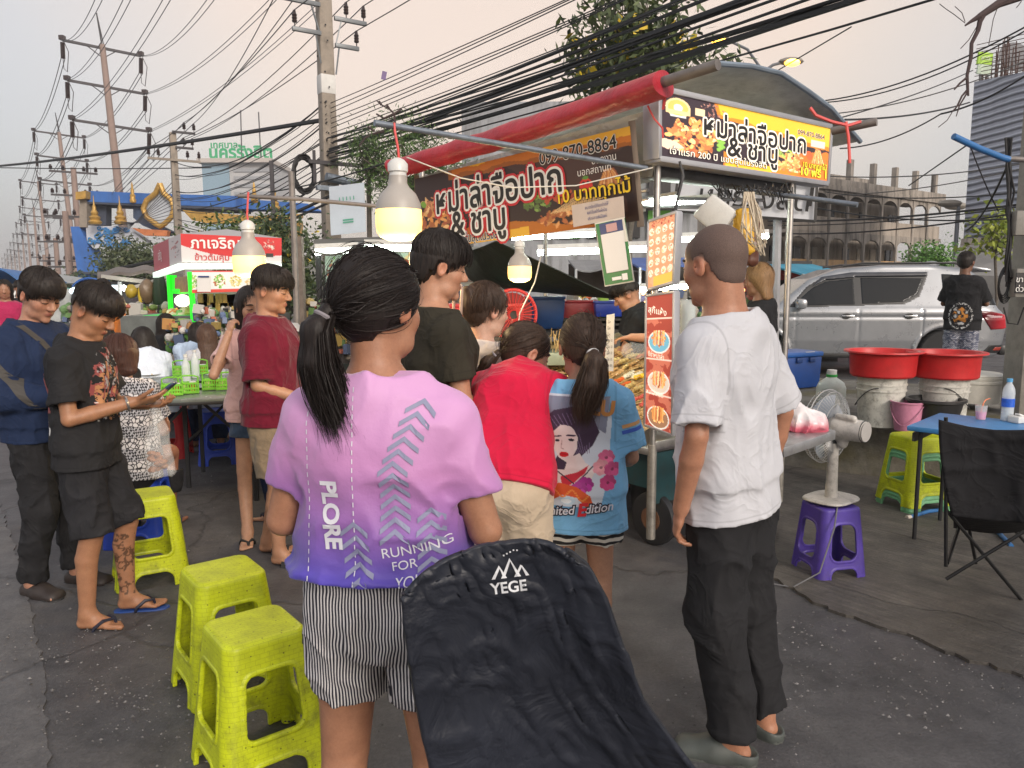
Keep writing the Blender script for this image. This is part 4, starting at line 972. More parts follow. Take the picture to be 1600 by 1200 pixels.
# menu lightboxes tied to the near post
mb_=[]
for i,(nm,pts_,lb)in enumerate((('menu_lightbox',((1013,346),(1057,331),(1052,441),(1011,453)),'upper menu lightbox with rows of food pictures on the near post'),('menu_lightbox',((1010,462),(1053,456),(1050,680),(1007,664)),'tall lower menu lightbox with three bowls of food on the near post'))):
    dl,dr=3.88,3.74;P4=[at(pts_[0][0],pts_[0][1],dl),at(pts_[1][0],pts_[1][1],dr),at(pts_[2][0],pts_[2][1],dr),at(pts_[3][0],pts_[3][1],dl)];o0=P4[3].copy();e=empty(nm,o0,0,lb,'menu board','menu lightboxes')
    tl,tr,br,bl=[p-o0 for p in P4];nv=(br-bl).cross(tl-bl).normalized();f_=MB()
    for a_,b_ in((tl,tr),(bl,br)):f_.bar(a_-nv*.018,b_-nv*.018,.014,.046,nv)
    for a_,b_ in((bl,tl),(br,tr)):f_.bar(a_-nv*.018,b_-nv*.018,.012,.045,nv)
    f_.build('frame',alu,e,bevel=.002);MB().quad(*[p-nv*.036 for p in(bl,tl,tr,br)]).build('back_panel',alu,e)
    r_=random.Random(20+i);cv=Canvas(60,130 if i==0 else 260,(.62,.30,.16)if i==0 else(.36,.06,.04));nz_=cv.fbm(4,3+i)
    if i==0:
        cv.put(nz_>.5,(.7,.36,.2));cv.put((cv.y<.16)&(cv.x>.25),(.80,.45,.08))
        for a_ in range(4):
            for b_ in range(5):cv.ell(.14+a_*.24,.22+b_*.15,.09,.055,(.75,.68,.55));cv.food(.14+a_*.24,.22+b_*.15,.07,.035,LF,8,.03,r_)
        cv.food(.5,.93,.5,.06,[(.45,.06,.04),(.55,.15,.08)],40,.04,r_)
    else:
        for b_,cc in((.66,(.16,.42,.55)),(.36,(.65,.55,.45)),(.10,(.35,.18,.10))):
            cv.rect(0,b_+.155,1,b_+.165,(.8,.6,.5));cv.put((np.abs(cv.y-b_)<.155)&(nz_>.5),(.55,.16,.10));cv.ell(.5,b_-.01,.40,.085,(.8,.75,.68));cv.ell(.5,b_-.01,.36,.074,cc);cv.food(.5,b_+.01,.26,.06,LF,40,.05,r_)
            for k_ in range(7):cv.line([(.3+k_*.06,b_-.03),(.32+k_*.06,b_+.07)],.022,LF[k_%5])
    cv.m[:]=True;link('lit_face',canvas_mesh('lit_face',cv,quad_pos(bl,br,tl,tr)),MV('menu_vinyl',.35,.6),e)
    if i==1:
        sign_text(e,bl,br,tl,.42,.90,'สุกี้แห้ง',.065,[(whe,.012)]);sign_text(e,bl,br,tl,.40,.565,'ซีซ่าหมาล่า',.052,[(whe,.01)],wx=.75);sign_text(e,bl,br,tl,.38,.275,'หมาล่าทอด',.052,[(whe,.01)],wx=.75)
# green payment board (its code is left out)
pb=empty('payment_board',at(962,395,4.1),R(0),'tilted green payment board with a plain white card hung below the banner','board');po=pb.location.copy()
tl,tr,br,bl=[at(*z)-po for z in((929,349,4.08),(978,338,4.0),(991,440,3.98),(945,448,4.06))];nv=(br-bl).cross(tl-bl).normalized()
MB().prism([(0,0),(1,0),(1,1),(0,1)],bl-nv*.01,br-bl,tl-bl,.01).build('board',M('pale_card',(.62,.60,.54),.5),pb)
L2=lambda u0,v0_,u1,v1_,o_,mt_,nm:MB().quad(*[bl.lerp(br,u).lerp(tl.lerp(tr,u),v)+nv*o_ for u,v in((u0,v0_),(u1,v0_),(u1,v1_),(u0,v1_))]).build(nm,mt_,pb)
L2(.03,.02,.97,.98,.003,M('board_green',(.012,.17,.05),.4),'green_face');L2(.15,.80,.88,.97,.006,M('board_blue',(.03,.05,.16),.4),'header_band');L2(.15,.20,.88,.80,.007,M('plain_white_card',(.68,.66,.64),.5,var=.03),'white_card');L2(.36,.82,.70,.94,.008,M('faded_pink',(.5,.3,.3),.5),'emblem');L2(.30,.07,.62,.12,.006,whi,'print');L2(.64,.05,.82,.15,.006,whi,'print')
# rods, lamps and cords
def warm(n_,e,c='#ffc060'):return M(n_,(.9,.75,.5),.4,var=0,emit=e,ec=c)
def bulb(px,py,Y,r,lab,grp='hanging lamp bulbs',e=1.9):
    o=empty('lamp_bulb',at(px,py,Y),0,lab,'lamp',grp);k=r/.09;pl_=bpy.data.lights.new('bulb_light','POINT');pl_.energy=18;pl_.color=(1,.72,.36);pl_.shadow_soft_size=.09;lo2=bpy.data.objects.new('bulb_light',pl_);col.objects.link(lo2);lo2.parent=o;lo2.location=(0,0,-.22*k)
    MB().lathe([(.0,-.150),(.045,-.146),(.075,-.130),(.089,-.105),(.092,-.06),(.090,0.0)],32,sx=k,sy=k).build('glowing_globe',warm('bulb_glow',e,'#ffc24c'),o,smooth=True).scale=(1,1,k*.82)
    MB().lathe([(.0905,0.0),(.087,.03),(.07,.075),(.045,.105),(.036,.125),(.036,.16)],32,sx=k,sy=k).build('housing',M('grey_white_plastic',(.36,.33,.30),.4,var=.06),o,smooth=True).scale=(1,1,k*.82)
    MB().lathe([(.034,.16),(.034,.175),(.040,.18),(.040,.215),(.026,.235),(.010,.245),(.0,.246)],20,sx=k,sy=k).build('socket',M('white_ceramic',(.6,.6,.58),.35,var=.05),o,smooth=True).scale=(1,1,k*.82);return o
bulb(623,328,3.35,.097,'big warm lamp bulb at the end of the long pipe, nearest the camera');bulb(389,400,4.9,.100,'warm lamp bulb glowing in front of the red stall sign');bulb(812,416,4.75,.072,'small warm lamp bulb hanging below the banner')
tag(MB().tube([at(585,192,3.30),at(700,211,3.5),at(860,238,3.8),at(1010,263,4.05)],.0135,12).build('pipe',galv,smooth=True),'long grey pipe jutting out from the cart to carry the big lamp','pipe')
tag(MB().tube([at(1165,298,4.5),at(1250,308,4.3),at(1340,320,4.1)],.014,12).build('pipe',galv,smooth=True),'grey pipe sticking out to the right below the lit sign','pipe')
tag(MB().tube([at(372,306,5.0),at(470,311,5.0),at(590,322,5.1)],.013,10).build('pipe',M('rusty_grey_pipe'),smooth=True),'thin rusty pipe holding the lamp before the red stall','pipe')
red_tie=M('red_plastic_string',(.62,.06,.06),.5)
def ribbon(pts,wd,lab,mat=red_tie):tag(MB().tube(pts,wd,5).build('plastic_string',mat,smooth=True),lab,'string',None)
ribbon([at(616,192,3.34),at(617,205,3.34),at(622,232,3.34),at(624,255,3.35)],.006,'red plastic string that ties the big lamp to the long pipe')
ribbon([at(388,300,4.9),at(386,335,4.9),at(390,362,4.9)],.007,'red plastic string above the lamp before the stall')
ribbon([at(1040,150,3.9),at(1036,170,3.88),at(1042,135,3.85),at(1065,122,3.9),at(1085,116,3.95)],.007,'red plastic string round the awning pipe end')
ribbon([at(1266,168,4.6),at(1275,180,4.6),at(1300,190,4.6),at(1326,196,4.6),at(1345,190,4.6)],.010,'red plastic string wrapped along the roof corner');ribbon([at(1322,190,4.6),at(1326,215,4.6),at(1328,255,4.6)],.009,'red plastic string end hanging from the roof corner')
ribbon([at(1012,165,3.95),at(1022,185,3.95),at(1035,200,3.95),at(1036,215,3.9)],.005,'thin red string below the awning end')
tag(MB().tube([at(1300,205,4.75),at(1370,190,4.6)],.024,12).build('pipe',M('rusty_grey_pipe'),smooth=True),'short stained pipe end at the right roof corner','pipe')
ribbon([at(636,246,3.4),at(720,278,3.7),at(800,293,3.9),at(900,290,4.0),at(1020,262,4.0)],.0035,'white cord strung from the big lamp along the banner',cordw);ribbon([at(848,388,4.7),at(836,440,4.7),at(812,490,4.7),at(804,560,4.7)],.004,'white cord hanging down beside the small lamp',cordw)
ribbon([at(1062,252,3.9),at(1068,275,3.9),at(1054,330,3.8)],.007,'black cable tied below the lit sign, nearer the post',dkm);ribbon([at(1068,262,3.9),at(1060,300,3.9),at(1056,332,3.8)],.006,'black cable tied below the lit sign, farther from the post',dkm)
# fluorescent tubes under the roof
tubem=M('tube_glow',(.9,.95,.95),.4,var=0,emit=30,ec='#f0fff0')
def tube_light(a,b_,lab,r=.014):
    o=empty('tube_light',a,0,lab,'lamp','fluorescent tubes');d=b_-a;MB().tube([Vector(),d],r,8).build('tube',tubem,o,smooth=True);MB().bar(Vector((0,0,r*1.9)),d+Vector((0,0,r*1.9)),r*2,r*1.6).build('batten',wpl,o)
tube_light(cp(.45,.25,2.03),cp(.45,1.35,2.0),'fluorescent tube under the cart roof behind the near post');tube_light(cp(.95,.35,2.06),cp(.55,.9,2.03),'fluorescent tube under the cart roof above the vendor')
# things hung under the roof
o=empty('foam_tray',at(1118,335,4.3),0,'white foam tray hanging under the lit sign above the bald man','tray');MB().box((0,0,0),(.20,.05,.16),(R(10),R(38),R(-20)),.85).build('tray',wpl,o,bevel=.02);MB().box((.03,.035,.0),(.15,.02,.11),(R(10),R(38),R(-20))).build('lid',M('foam_grey',(.52,.52,.52),.6),o,bevel=.006)
o=empty('snack_bag',at(1163,350,4.4),0,'yellow and brown packet hanging under the cart roof','packet');s=SDF(.008,.02);s.econe((0,0,-.14),(0,0,.06),(.055,.03),(.05,.02),(1,0,0));s.disp(folds(.012,20));s.build('packet',M('yellow_packet',(.62,.35,.03),.35,var=.3),o);s=SDF(.008,.02);s.econe((.05,.02,-.20),(.05,.02,.04),(.04,.03),(.045,.02),(1,0,0));s.disp(folds(.01,20));s.build('brown_bag',M('brown_packet',(.10,.035,.02),.4),o)
m=MB()
for i in range(14):a=rnd.uniform(-.03,.03);m.tube([at(1170+rnd.uniform(-8,8),300,4.25),at(1160+rnd.uniform(-3,30),355+rnd.uniform(-12,30),4.2+a),at(1188+rnd.uniform(-6,10),385+rnd.uniform(-6,18),4.22),at(1178+rnd.uniform(-5,12),330,4.25),at(1168+rnd.uniform(-10,10),300,4.25)],.004,5)
tag(m.build('rubber_bands',M('beige_string',(.50,.43,.33),.7),smooth=True),'bundle of beige strings and rubber bands hanging under the cart roof','string bundle')
m=MB()
for i in range(26):m.tube([at(1110+i*5+rnd.uniform(-4,4),296+rnd.uniform(-10,6),4.35+rnd.uniform(-.1,.1))for _ in range(2)]+[at(1118+i*5,306+rnd.uniform(-10,14),4.35),at(1124+i*5+rnd.uniform(-8,8),292+rnd.uniform(-6,8),4.35)],.004,5)
tag(m.build('cable_tangle',dkm,smooth=True),'tangle of black cables and hooks under the cart roof','cables')
# skewers on the tray
SK=[((.48,.30,.12),(.62,.45,.22)),((.60,.12,.09),(.66,.22,.18)),((.55,.42,.16),(.70,.60,.30)),((.70,.15,.03),(.62,.08,.03)),((.72,.48,.02),(.75,.55,.05)),((.62,.60,.48),(.7,.68,.55)),((.45,.30,.17),(.5,.36,.22))]
NSK=150;sg=MB().tube([(0,0,0),(0,-.085,0)],.0022,4);stick=M('bamboo_stick',(.55,.38,.16),.6,var=.2);protos=[]
kinds=['skewered meatball slices','pink sausage skewers','fish ball skewers','orange crab stick skewers','yellow corn skewers','white tofu skewers','brown mushroom skewers']
for k,(c1,c2)in enumerate(SK):
    root=empty('skewer',(0,0,-50),0,'x','skewer',kinds[k]);link('stick',sg.build('s',stick).data,None,root);bpy.data.objects.remove(bpy.data.objects['s'])
    f_=MB();mt_=M('skewer_food_%s'%'abcdefg'[k],c1,.38,var=.25,vs=60,coat=.2)
    if k in(2,4):[f_.blob((0,.012+.026*i,0),(.017,.017,.017),8,6)for i in range(3)]
    elif k==3:f_.tube([(0,0,0),(0,.11,0)],.015,8)
    else:[f_.blob((rnd.uniform(-.003,.003),.010+.018*i,0),(.019,.011,.012),8,5,jit=.15)for i in range(5)]
    f_.build('food',mt_,root,smooth=True);protos.append(root)
adj=['amber','pink','cream','orange red','yellow','white','brown'];first=set()
rows=6
for i in range(276):
    row=i%rows;w_=.12+(i//rows)/46*1.75;k=[0,0,2,1,6,0,2,3,4,5][int((w_*6.1+row*1.7))%10]if w_<.95 else[0,0,6,2,0,1][int(w_*5+row)%6]
    u=.06+row*.155+rnd.uniform(-.02,.02);z=.72+.33*u+rnd.uniform(.008,.040)
    rot=Matrix.Rotation(math.atan2(U.y,U.x)-math.pi/2+rnd.uniform(-.25,.25),3,'Z')@Matrix.Rotation(R(16)+rnd.uniform(-.14,.10),3,'X')
    loc_=cp(u,w_+rnd.uniform(-.02,.02),z);lb='%s skewer laid out on the sloping display tray'%adj[k]
    if k not in first:first.add(k);protos[k].location=loc_;protos[k].rotation_euler=rot.to_euler();protos[k]['label']=lb
    else:dup(protos[k],loc_,None,lb,kinds[k],rot.to_euler())
for p in protos:
    if p.location.z<-10:
        for c in kids(p):bpy.data.objects.remove(c)
        bpy.data.objects.remove(p)
m=MB()
for i in range(60):a=cp(.55+rnd.uniform(-.15,.2),1.35+rnd.uniform(-.2,.3),1.00);m.tube([a,a+Vector((rnd.uniform(-.05,.05),rnd.uniform(-.05,.05),rnd.uniform(.12,.22)))],.0025,4)
o=empty('skewer_holder',cp(.55,1.4,.98),0,'pot bristling with bare bamboo sticks at the back of the tray','stick pot');m.v=[tuple(Vector(v)-o.location)for v in m.v];m.build('bamboo_stick',stick,o);MB().box((0,0,.02),(.26,.4,.09)).build('glass_box',M('greenish_box',(.25,.30,.24),.2),o,bevel=.01)
# plastic cups and greens behind the menu boxes
cupm=NT('clear_cup');cupm.inp('Base Color').default_value=(.75,.8,.8,1);cupm.inp('Alpha').default_value=.4;cupm.inp('Roughness').default_value=.1
for i,(px,py,Y,n_)in enumerate(((1073,560,4.35,12),(1095,575,4.3,7))):
    m=MB();[m.lathe([(.034,z_),(.045,z_+.085),(.048,z_+.09)],20)for z_ in np.arange(n_)*.022];o=tag(m.build('cup_stack',cupm.m,smooth=True),('tall stack of clear plastic cups beside the menu boxes','short stack of clear plastic cups by the bald man')[i],'cups');o.location=at(px,py,Y)
m=MB()
for i in range(120):c=at(1072+rnd.uniform(-16,22),575+rnd.uniform(-18,14),4.3+rnd.uniform(-.1,.1));a=Vector((rnd.uniform(-1,1),rnd.uniform(-1,1),rnd.uniform(-.3,1)))*.03;b_=a.orthogonal()*.35;m.quad(c-a,c+b_,c+a,c-b_)
tag(m.build('leafy_greens',M('lettuce',(.12,.30,.03),.5,var=.4,vs=30)),'pile of leafy greens at the near end of the counter','vegetables')
b_=empty('plastic_bag',at(992,553,4.75),0,'crumpled clear plastic bag lying on the skewers','bag');s=SDF(.008,.02);s.ell((0,0,.02),(.06,.06,.03));s.disp(folds(.02,14));s.build('bag_film',bgm.m,b_)
pl=empty('price_list',at(953,540,4.55),0,'narrow white price slip standing among the skewers','price slip');q=[at(*z)-pl.location for z in((945,580,4.55),(958,580,4.5),(960,490,4.5),(948,492,4.55))];MB().quad(*q).build('slip',M('white_paper',(.66,.66,.66),.7,var=.04),pl,solid=.002)
for i in range(8):sign_text(pl,q[0],q[1],q[3],.5,.1+i*.11,'ไม้ละ 10',.07,[(ink,0)],off=.002,wx=.6)
# under the cart
o=empty('bin',cp(.42,.28,0),0,'black plastic tub under the cart beside the steel leg','tub');MB().lathe([(.0,.005),(.17,.005),(.19,.05),(.215,.40),(.232,.41),(.232,.425),(.205,.425),(.185,.06),(.0,.05)],32).build('tub',blk,o,smooth=True);MB().tube([Vector((.215*math.cos(a),.215*math.sin(a),.36-.03*math.sin(a)))for a in np.linspace(3.3,6.1,14)],.005,6).build('handle',dkm,o,smooth=True)
o=empty('bin',cp(.35,1.0,0),0,'dark tub under the cart behind the girl in the printed shirt','tub');MB().lathe([(.0,.005),(.19,.005),(.24,.34),(.255,.36),(.23,.36),(.18,.04),(.0,.04)],32).build('tub',M('dark_green_plastic',(.012,.04,.03),.4),o,smooth=True)
m=MB();[m.blob((rnd.uniform(-.2,.2),rnd.uniform(-.14,.14),.36+rnd.random()*.06),(.06,.05,.03),6,4,jit=.4)for _ in range(30)];m.build('scraps',M('leaf_scraps',(.08,.20,.04),.6,var=.5,vs=30),o)
# ------------------------------------------------------------------ stools
def plastic(name,c,worn=.0,weave=False,dirt=.35,line=None):
    if name in MATS:return MATS[name]
    if isinstance(c,str):c=hx(c)
    t=NT(name);v=t.coord();oi=t.n('ShaderNodeObjectInfo');va=t.n('ShaderNodeVectorMath',operation='ADD');t.l(v,va.inputs[0]);t.l(t.math('MULTIPLY',oi.outputs['Random'],19),va.inputs[1]);v2=va.outputs[0];n=t.noise(v2,9,6,.7);a=t.ramp(n,(.3,tuple(x*.82 for x in c)),(.7,tuple(min(1,x*1.12)for x in c)))
    if weave:
        sp=t.n('ShaderNodeSeparateXYZ');t.l(v,sp.inputs[0]);geo=t.n('ShaderNodeNewGeometry');nn=t.n('ShaderNodeSeparateXYZ');t.l(geo.outputs['Normal'],nn.inputs[0])
        ax=t.math('GREATER_THAN',t.math('ABSOLUTE',nn.outputs[0]),.70);tz=t.math('GREATER_THAN',nn.outputs[2],.75)
        uu=t.n('ShaderNodeMix',data_type='FLOAT');t.l(ax,uu.inputs[0]);t.l(sp.outputs[0],uu.inputs[2]);t.l(sp.outputs[1],uu.inputs[3])
        vv=t.n('ShaderNodeMix',data_type='FLOAT');t.l(tz,vv.inputs[0]);t.l(sp.outputs[2],vv.inputs[2]);t.l(sp.outputs[1],vv.inputs[3])
        cb=t.n('ShaderNodeCombineXYZ');t.l(uu.outputs[0],cb.inputs[0]);t.l(vv.outputs[0],cb.inputs[1]);br_=t.n('ShaderNodeTexBrick');br_.inputs['Scale'].default_value=1;br_.inputs['Brick Width'].default_value=.030;br_.inputs['Row Height'].default_value=.015;br_.inputs['Mortar Size'].default_value=.0010;br_.inputs['Mortar Smooth'].default_value=.4
        t.l(cb.outputs[0],br_.inputs['Vector']);a=t.mix(t.math('MULTIPLY',br_.outputs['Fac'],.36),a,tuple(x*.35 for x in c))
        ck=t.n('ShaderNodeTexVoronoi');ck.inputs['Scale'].default_value=48;t.l(cb.outputs[0],ck.inputs['Vector']);ck.inputs['Randomness'].default_value=.6
        a=t.mix(t.ramp(ck.outputs[0],(.10,(.75,.75,.75)),(.16,(0,0,0))),a,(.03,.03,.01));t.bump(br_.outputs['Fac'],-.25,.002)
    if dirt:
        d=t.noise(v2,13,8,.75);sz=t.n('ShaderNodeSeparateXYZ');t.l(v,sz.inputs[0]);lo=t.ramp(sz.outputs[2],(.0,(1,1,1)),(.45,(.45,.45,.45)))
        a=t.mix(t.mix(1.,t.ramp(d,(.46,(0,0,0)),(.70,(dirt,)*3)),lo,'MULTIPLY'),a,(.06,.05,.03))
    t.l(a,t.inp('Base Color'));t.inp('Roughness').default_value=.42;t.inp('Specular IOR Level').default_value=.4;t.bump(n,.15,.004);MATS[name]=t.m;return t.m
def stool_mesh(hole='rect',top=.128,bot=.178,H_=.46):
    s=SDF(.0036*max(1,QH),.004);th=.0042
    def rb(x,y,r,c):q0,q1=np.abs(x)-r+c,np.abs(y)-r+c;return np.hypot(np.maximum(q0,0),np.maximum(q1,0))+np.minimum(np.maximum(q0,q1),0)-c
    def fn(p):
        x,y,z=p[...,0],p[...,1],p[...,2];r=bot+(top-bot)*np.clip(z/H_,0,1);o=rb(x,y,r,.045)*.97
        w_=np.maximum(z-(H_-.0),o);rr=.016;w_=np.hypot(np.maximum(o+rr,0),np.maximum(z-H_+rr,0))+np.minimum(np.maximum(o+rr,z-H_+rr),0)-rr
        sh=np.maximum(w_,-(np.maximum(o+2*th,z-H_+2.4*th)))
        lip=None
        for a,b in((x,y),(y,x)):
            wv=r*.52
            if hole=='rect':zc,hz,hw,c=.262,.105,r*.60,.035
            else:zc,hz,hw,c=.245,.120,r*.60,.06
            q0,q1=np.abs(a)-hw+c,np.abs(z-zc)-hz+c;d=np.hypot(np.maximum(q0,0),np.maximum(q1,0))+np.minimum(np.maximum(q0,q1),0)-c
            q1=z-.085+.05;q0=np.abs(a)-r*.56+.05;ar=np.hypot(np.maximum(q0,0),np.maximum(q1,0))+np.minimum(np.maximum(q0,q1),0)-.05
            d=np.minimum(d,ar);side=np.abs(b)-r*.62
            hole_d=np.maximum(d,-side);sh=np.maximum(sh,-hole_d);L_=np.maximum(np.maximum(np.abs(d)-.007,np.abs(o+.004)-.0078),-side);lip=L_ if lip is None else np.minimum(lip,L_)
        lip=np.maximum(lip,-d*0-1);sh=np.minimum(sh,np.maximum(np.maximum(lip,z-H_+.02),-z))
        for sx in(-1,1):
            for sy in(-1,1):sh=np.minimum(sh,np.linalg.norm(np.stack([x-sx*(bot-.026),y-sy*(bot-.026),(z-.006)*1.6],-1),axis=-1)-.020)
        return np.maximum(sh,-z)
    s.add(fn,(-bot-.01,-bot-.01,0),(bot+.01,bot+.01,H_+.004));v,f=s.mesh();return mesh_np('stool',v,f)
ST_R,ST_O=stool_mesh('rect'),stool_mesh('oval',.135,.175)
lime=plastic('lime_plastic',(.50,.57,.012),weave=True,dirt=.7);purple=plastic('purple_plastic',(.075,.045,.30),dirt=.35);blue_p=plastic('royal_blue_plastic',(.012,.05,.42),dirt=.15);red_p2=plastic('red_plastic',(.45,.015,.02),dirt=.1);teal_p=plastic('mint_plastic',(.16,.42,.22),dirt=.5)
def stool(px,py,rz,mt_,me,lab,grp,z=0.,sc=1.):
    """px, py = middle of the seat in the photograph"""
    g_=gnd(px,py,.46*sc+z);o=empty('plastic_stool',(g_.x,g_.y,z),R(rz),lab,'stool',grp);m2=me.copy();m2.materials.clear();m2.materials.append(mt_);c=link('seat_shell',m2,None,o);o.scale=(sc,)*3;return o
stool(396,975,38,lime,ST_R,'lime woven plastic stool nearest the camera, left of the striped shorts','lime plastic stools');stool(348,888,38,lime,ST_R,'lime woven plastic stool in the middle of the row of three','lime plastic stools');stool(228,770,31,lime,ST_R,'lime woven plastic stool behind the man with the blue flip-flops','lime plastic stools')
stool(1298,786,12,purple,ST_O,'purple plastic stool with the white fan standing on it','purple stool',0,.82)
LS=stool(1432,690,14,lime,ST_R,'lime stool turned over the mint ones, topmost of the stack by the ledge','stools stacked by the ledge');y_=LS.location.copy()
for k in(1,2):
    o=empty('plastic_stool',(y_.x,y_.y,0),R(14),('mint stool just under the lime one in the stack by the ledge','mint stool at the bottom of the stack by the ledge')[k-1],'stool','stools stacked by the ledge');m2=ST_R.copy();m2.materials.clear();m2.materials.append(teal_p);link('seat_shell',m2,None,o).scale=(.985,)*3;o.location.z=.046-.023*k
LS.location.z=.05
stool(214,728,8,blue_p,ST_O,'blue plastic stool under the woman in the patterned blouse','blue plastic stools');stool(340,640,20,blue_p,ST_O,'blue plastic stool pushed under the table behind the maroon shirt','blue plastic stools');stool(312,612,0,blue_p,ST_O,'blue plastic stool farther under the condiment table','blue plastic stools');stool(262,634,10,red_p2,ST_O,'red plastic stool under the tables','red stool')
# ------------------------------------------------------------------ the fan on its stool
g_=gnd(1298,784,.377);fan=empty('electric_fan',(g_.x,g_.y,.380),R(38),'grey white table fan turned away, standing on the purple stool','fan');fpl=M('aged_white_plastic',(.46,.44,.41),.42,var=.12,vs=12,dirt=.45)
s=SDF(.005,.01);s.econe((0,0,.012),(0,0,.026),(.150,.128),(.140,.118),(1,0,0),cap=(1,1),pw=3.2);s.build('base',fpl,fan)
MB().lathe([(.034,.02),(.030,.12),(.027,.30),(.024,.345)],20).build('column',fpl,fan,smooth=True);MB().lathe([(.026,.325),(.026,.36)],16).build('collar',dkm,fan,smooth=True)
s=SDF(.005,.02);s.econe((0,-.17,.41),(0,-.02,.41),(.058,.056),(.066,.064),(1,0,0),cap=(1,0));s.rcone((0,-.05,.33),(0,-.05,.40),.028,.035);s.rcone((-.03,-.12,.475),(-.03,-.03,.48),.018,.014,k=.012);s.build('motor_housing',fpl,fan)
MB().lathe([(.050,0),(.053,.004)],24,(0,-.173,.41),Matrix.Rotation(math.pi/2,3,'X')).build('motor_cap',M('cap_ring',(.4,.38,.36),.4),fan,smooth=True);MB().tube([(.056*math.cos(a),-.166,.41+.056*math.sin(a))for a in np.linspace(0,6.28,30)[:-1]],.003,5,closed=True).build('motor_ring',dkm,fan,smooth=True)
m=MB()
for k in range(60):
    a=2*math.pi*k/60;c,s_=math.cos(a),math.sin(a)
    m.tube([(c*.05,-.005,.41+s_*.05),(c*.13,-.015,.41+s_*.13),(c*.190,.015,.41+s_*.190),(c*.200,.045,.41+s_*.200)],.0014,4);m.tube([(c*.03,.105,.41+s_*.03),(c*.12,.10,.41+s_*.12),(c*.19,.075,.41+s_*.19),(c*.200,.045,.41+s_*.200)],.0014,4)
for r_,y2 in((.200,.045),(.19,.075),(.19,.015),(.12,.10),(.13,-.015)):m.tube([(r_*math.cos(a),y2,.41+r_*math.sin(a))for a in np.linspace(0,6.28,48)[:-1]],.003 if r_>.195 else .0018,5,closed=True)
m.build('cage',M('grey_wire',(.40,.40,.40),.4,.5),fan,smooth=True)
m=MB()
for k in range(3):
    a0=k*2.094
    m.grid(lambda u,v:((.03+.145*v)*math.cos(a0+(u-.5)*1.3),.04+(u-.5)*.05,.41+(.03+.145*v)*math.sin(a0+(u-.5)*1.3)),8,6)
m.build('blade',M('grey_blue_blade',(.22,.25,.30),.3),fan,smooth=True,solid=.003)
fan.scale=(.97,)*3
gp=[Vector(p)for p in((g_.x-.02,g_.y-.13,.39),(g_.x-.06,g_.y-.20,.30),(g_.x-.14,g_.y-.24,.08),(g_.x-.28,g_.y-.26,.012),(g_.x-.6,g_.y-.1,.012))]
tag(MB().tube(gp,.004,6).build('power_cable',M('grey_cable',(.14,.14,.15),.5),smooth=True),'grey power cable hanging from the fan down to the pavement','cable')
b2=empty('plastic_bag',gnd(1258,672,.802),0,'knotted white bag with pink contents on the steel side table','bag');s=SDF(.006,.02);s.ell((0,0,.035),(.10,.08,.045));s.rcone((-.02,0,.05),(-.05,0,.12),.05,.02);s.disp(folds(.02,16));t=NT('pink_white_film');sp=t.n('ShaderNodeSeparateXYZ');t.l(t.coord(),sp.inputs[0])
t.l(t.ramp(t.math('ADD',sp.outputs[2],t.math('MULTIPLY',t.noise(t.coord(),20),.08)),(.06,(.62,.12,.18)),(.115,(.68,.64,.65))),t.inp('Base Color'));t.inp('Roughness').default_value=.3;s.build('bag_film',t.m,b2)
# ------------------------------------------------------------------ buckets and tubs on the ledge
def onledge(px,py):p=gnd(px,py,LZ);return Vector((p.x,p.y,LZ))
wb=M('grubby_white_pail',(.52,.51,.47),.45,var=.12,vs=8,dirt=.6);redt=plastic('red_tub_plastic',(.50,.022,.025),dirt=.12)
def lathe_thing(nm,prof,mt_,loc,lab,cat,grp=None,handle=None,n=40):
    o=empty(nm,loc,rnd.uniform(0,6),lab,cat,grp);MB().lathe(prof,n).build('vessel',mt_,o,smooth=True,autos=35)
    if handle:r,z,dz,mt2=handle;MB().tube([(r*math.cos(a),r*math.sin(a),z-dz*math.sin(a)**2*(1 if math.sin(a)>0 else 0))for a in np.linspace(0,3.14,18)],.0035,6).build('handle',mt2,o,smooth=True)
    return o
pail=lambda H_,r0,r1:[(.0,.004),(r0,.004),(r1-.004,H_*.72),(r1+.004,H_*.725),(r1+.004,H_*.75),(r1-.002,H_*.755),(r1,H_*.84),(r1+.006,H_*.845),(r1+.006,H_*.87),(r1,H_*.875),(r1+.002,H_),(r1-.006,H_),(r0-.004,.012),(.0,.012)]
tubp=lambda H_,r0,r1:[(.0,.003),(r0,.003),(r0+.01,.015),(r1-.03,H_-.03),(r1-.02,H_-.012),(r1+.004,H_),(r1+.004,H_-.008),(r1+.012,H_-.006),(r1+.010,H_+.005),(r1-.022,H_+.003),(r1-.036,H_-.03),(r0,.02),(.0,.018)]
p1=onledge(1374,664);lathe_thing('pail',pail(.37,.150,.170),wb,p1,'grubby white pail carrying the left red tub','pail',None,(.176,.30,.16,dkm));lathe_thing('washtub',tubp(.19,.215,.265),redt,p1+Vector((0,0,.372)),'wide red plastic washtub resting on a white pail, the left one','washtub','red washtubs')
p2=onledge(1483,668)+Vector((0,.1,0));lathe_thing('pail',pail(.36,.150,.168),wb,p2,'white pail carrying the right red tub, partly hidden by the blue table','pail',None,(.172,.30,.16,dkm));lathe_thing('washtub',tubp(.19,.215,.262),redt,p2+Vector((0,0,.362)),'wide red plastic washtub, the right one below the young man by the car','washtub','red washtubs')
lathe_thing('pail',[(.0,.003),(.082,.003),(.108,.20),(.116,.205),(.116,.215),(.104,.215),(.08,.012),(.0,.012)],plastic('pink_plastic',(.55,.22,.34),dirt=.15),onledge(1399,666)+Vector((0,-.16,0)),'small pink pail standing beside the black basin','pail',None,(.112,.19,.14,M('pink_handle',(.4,.16,.25),.5)))
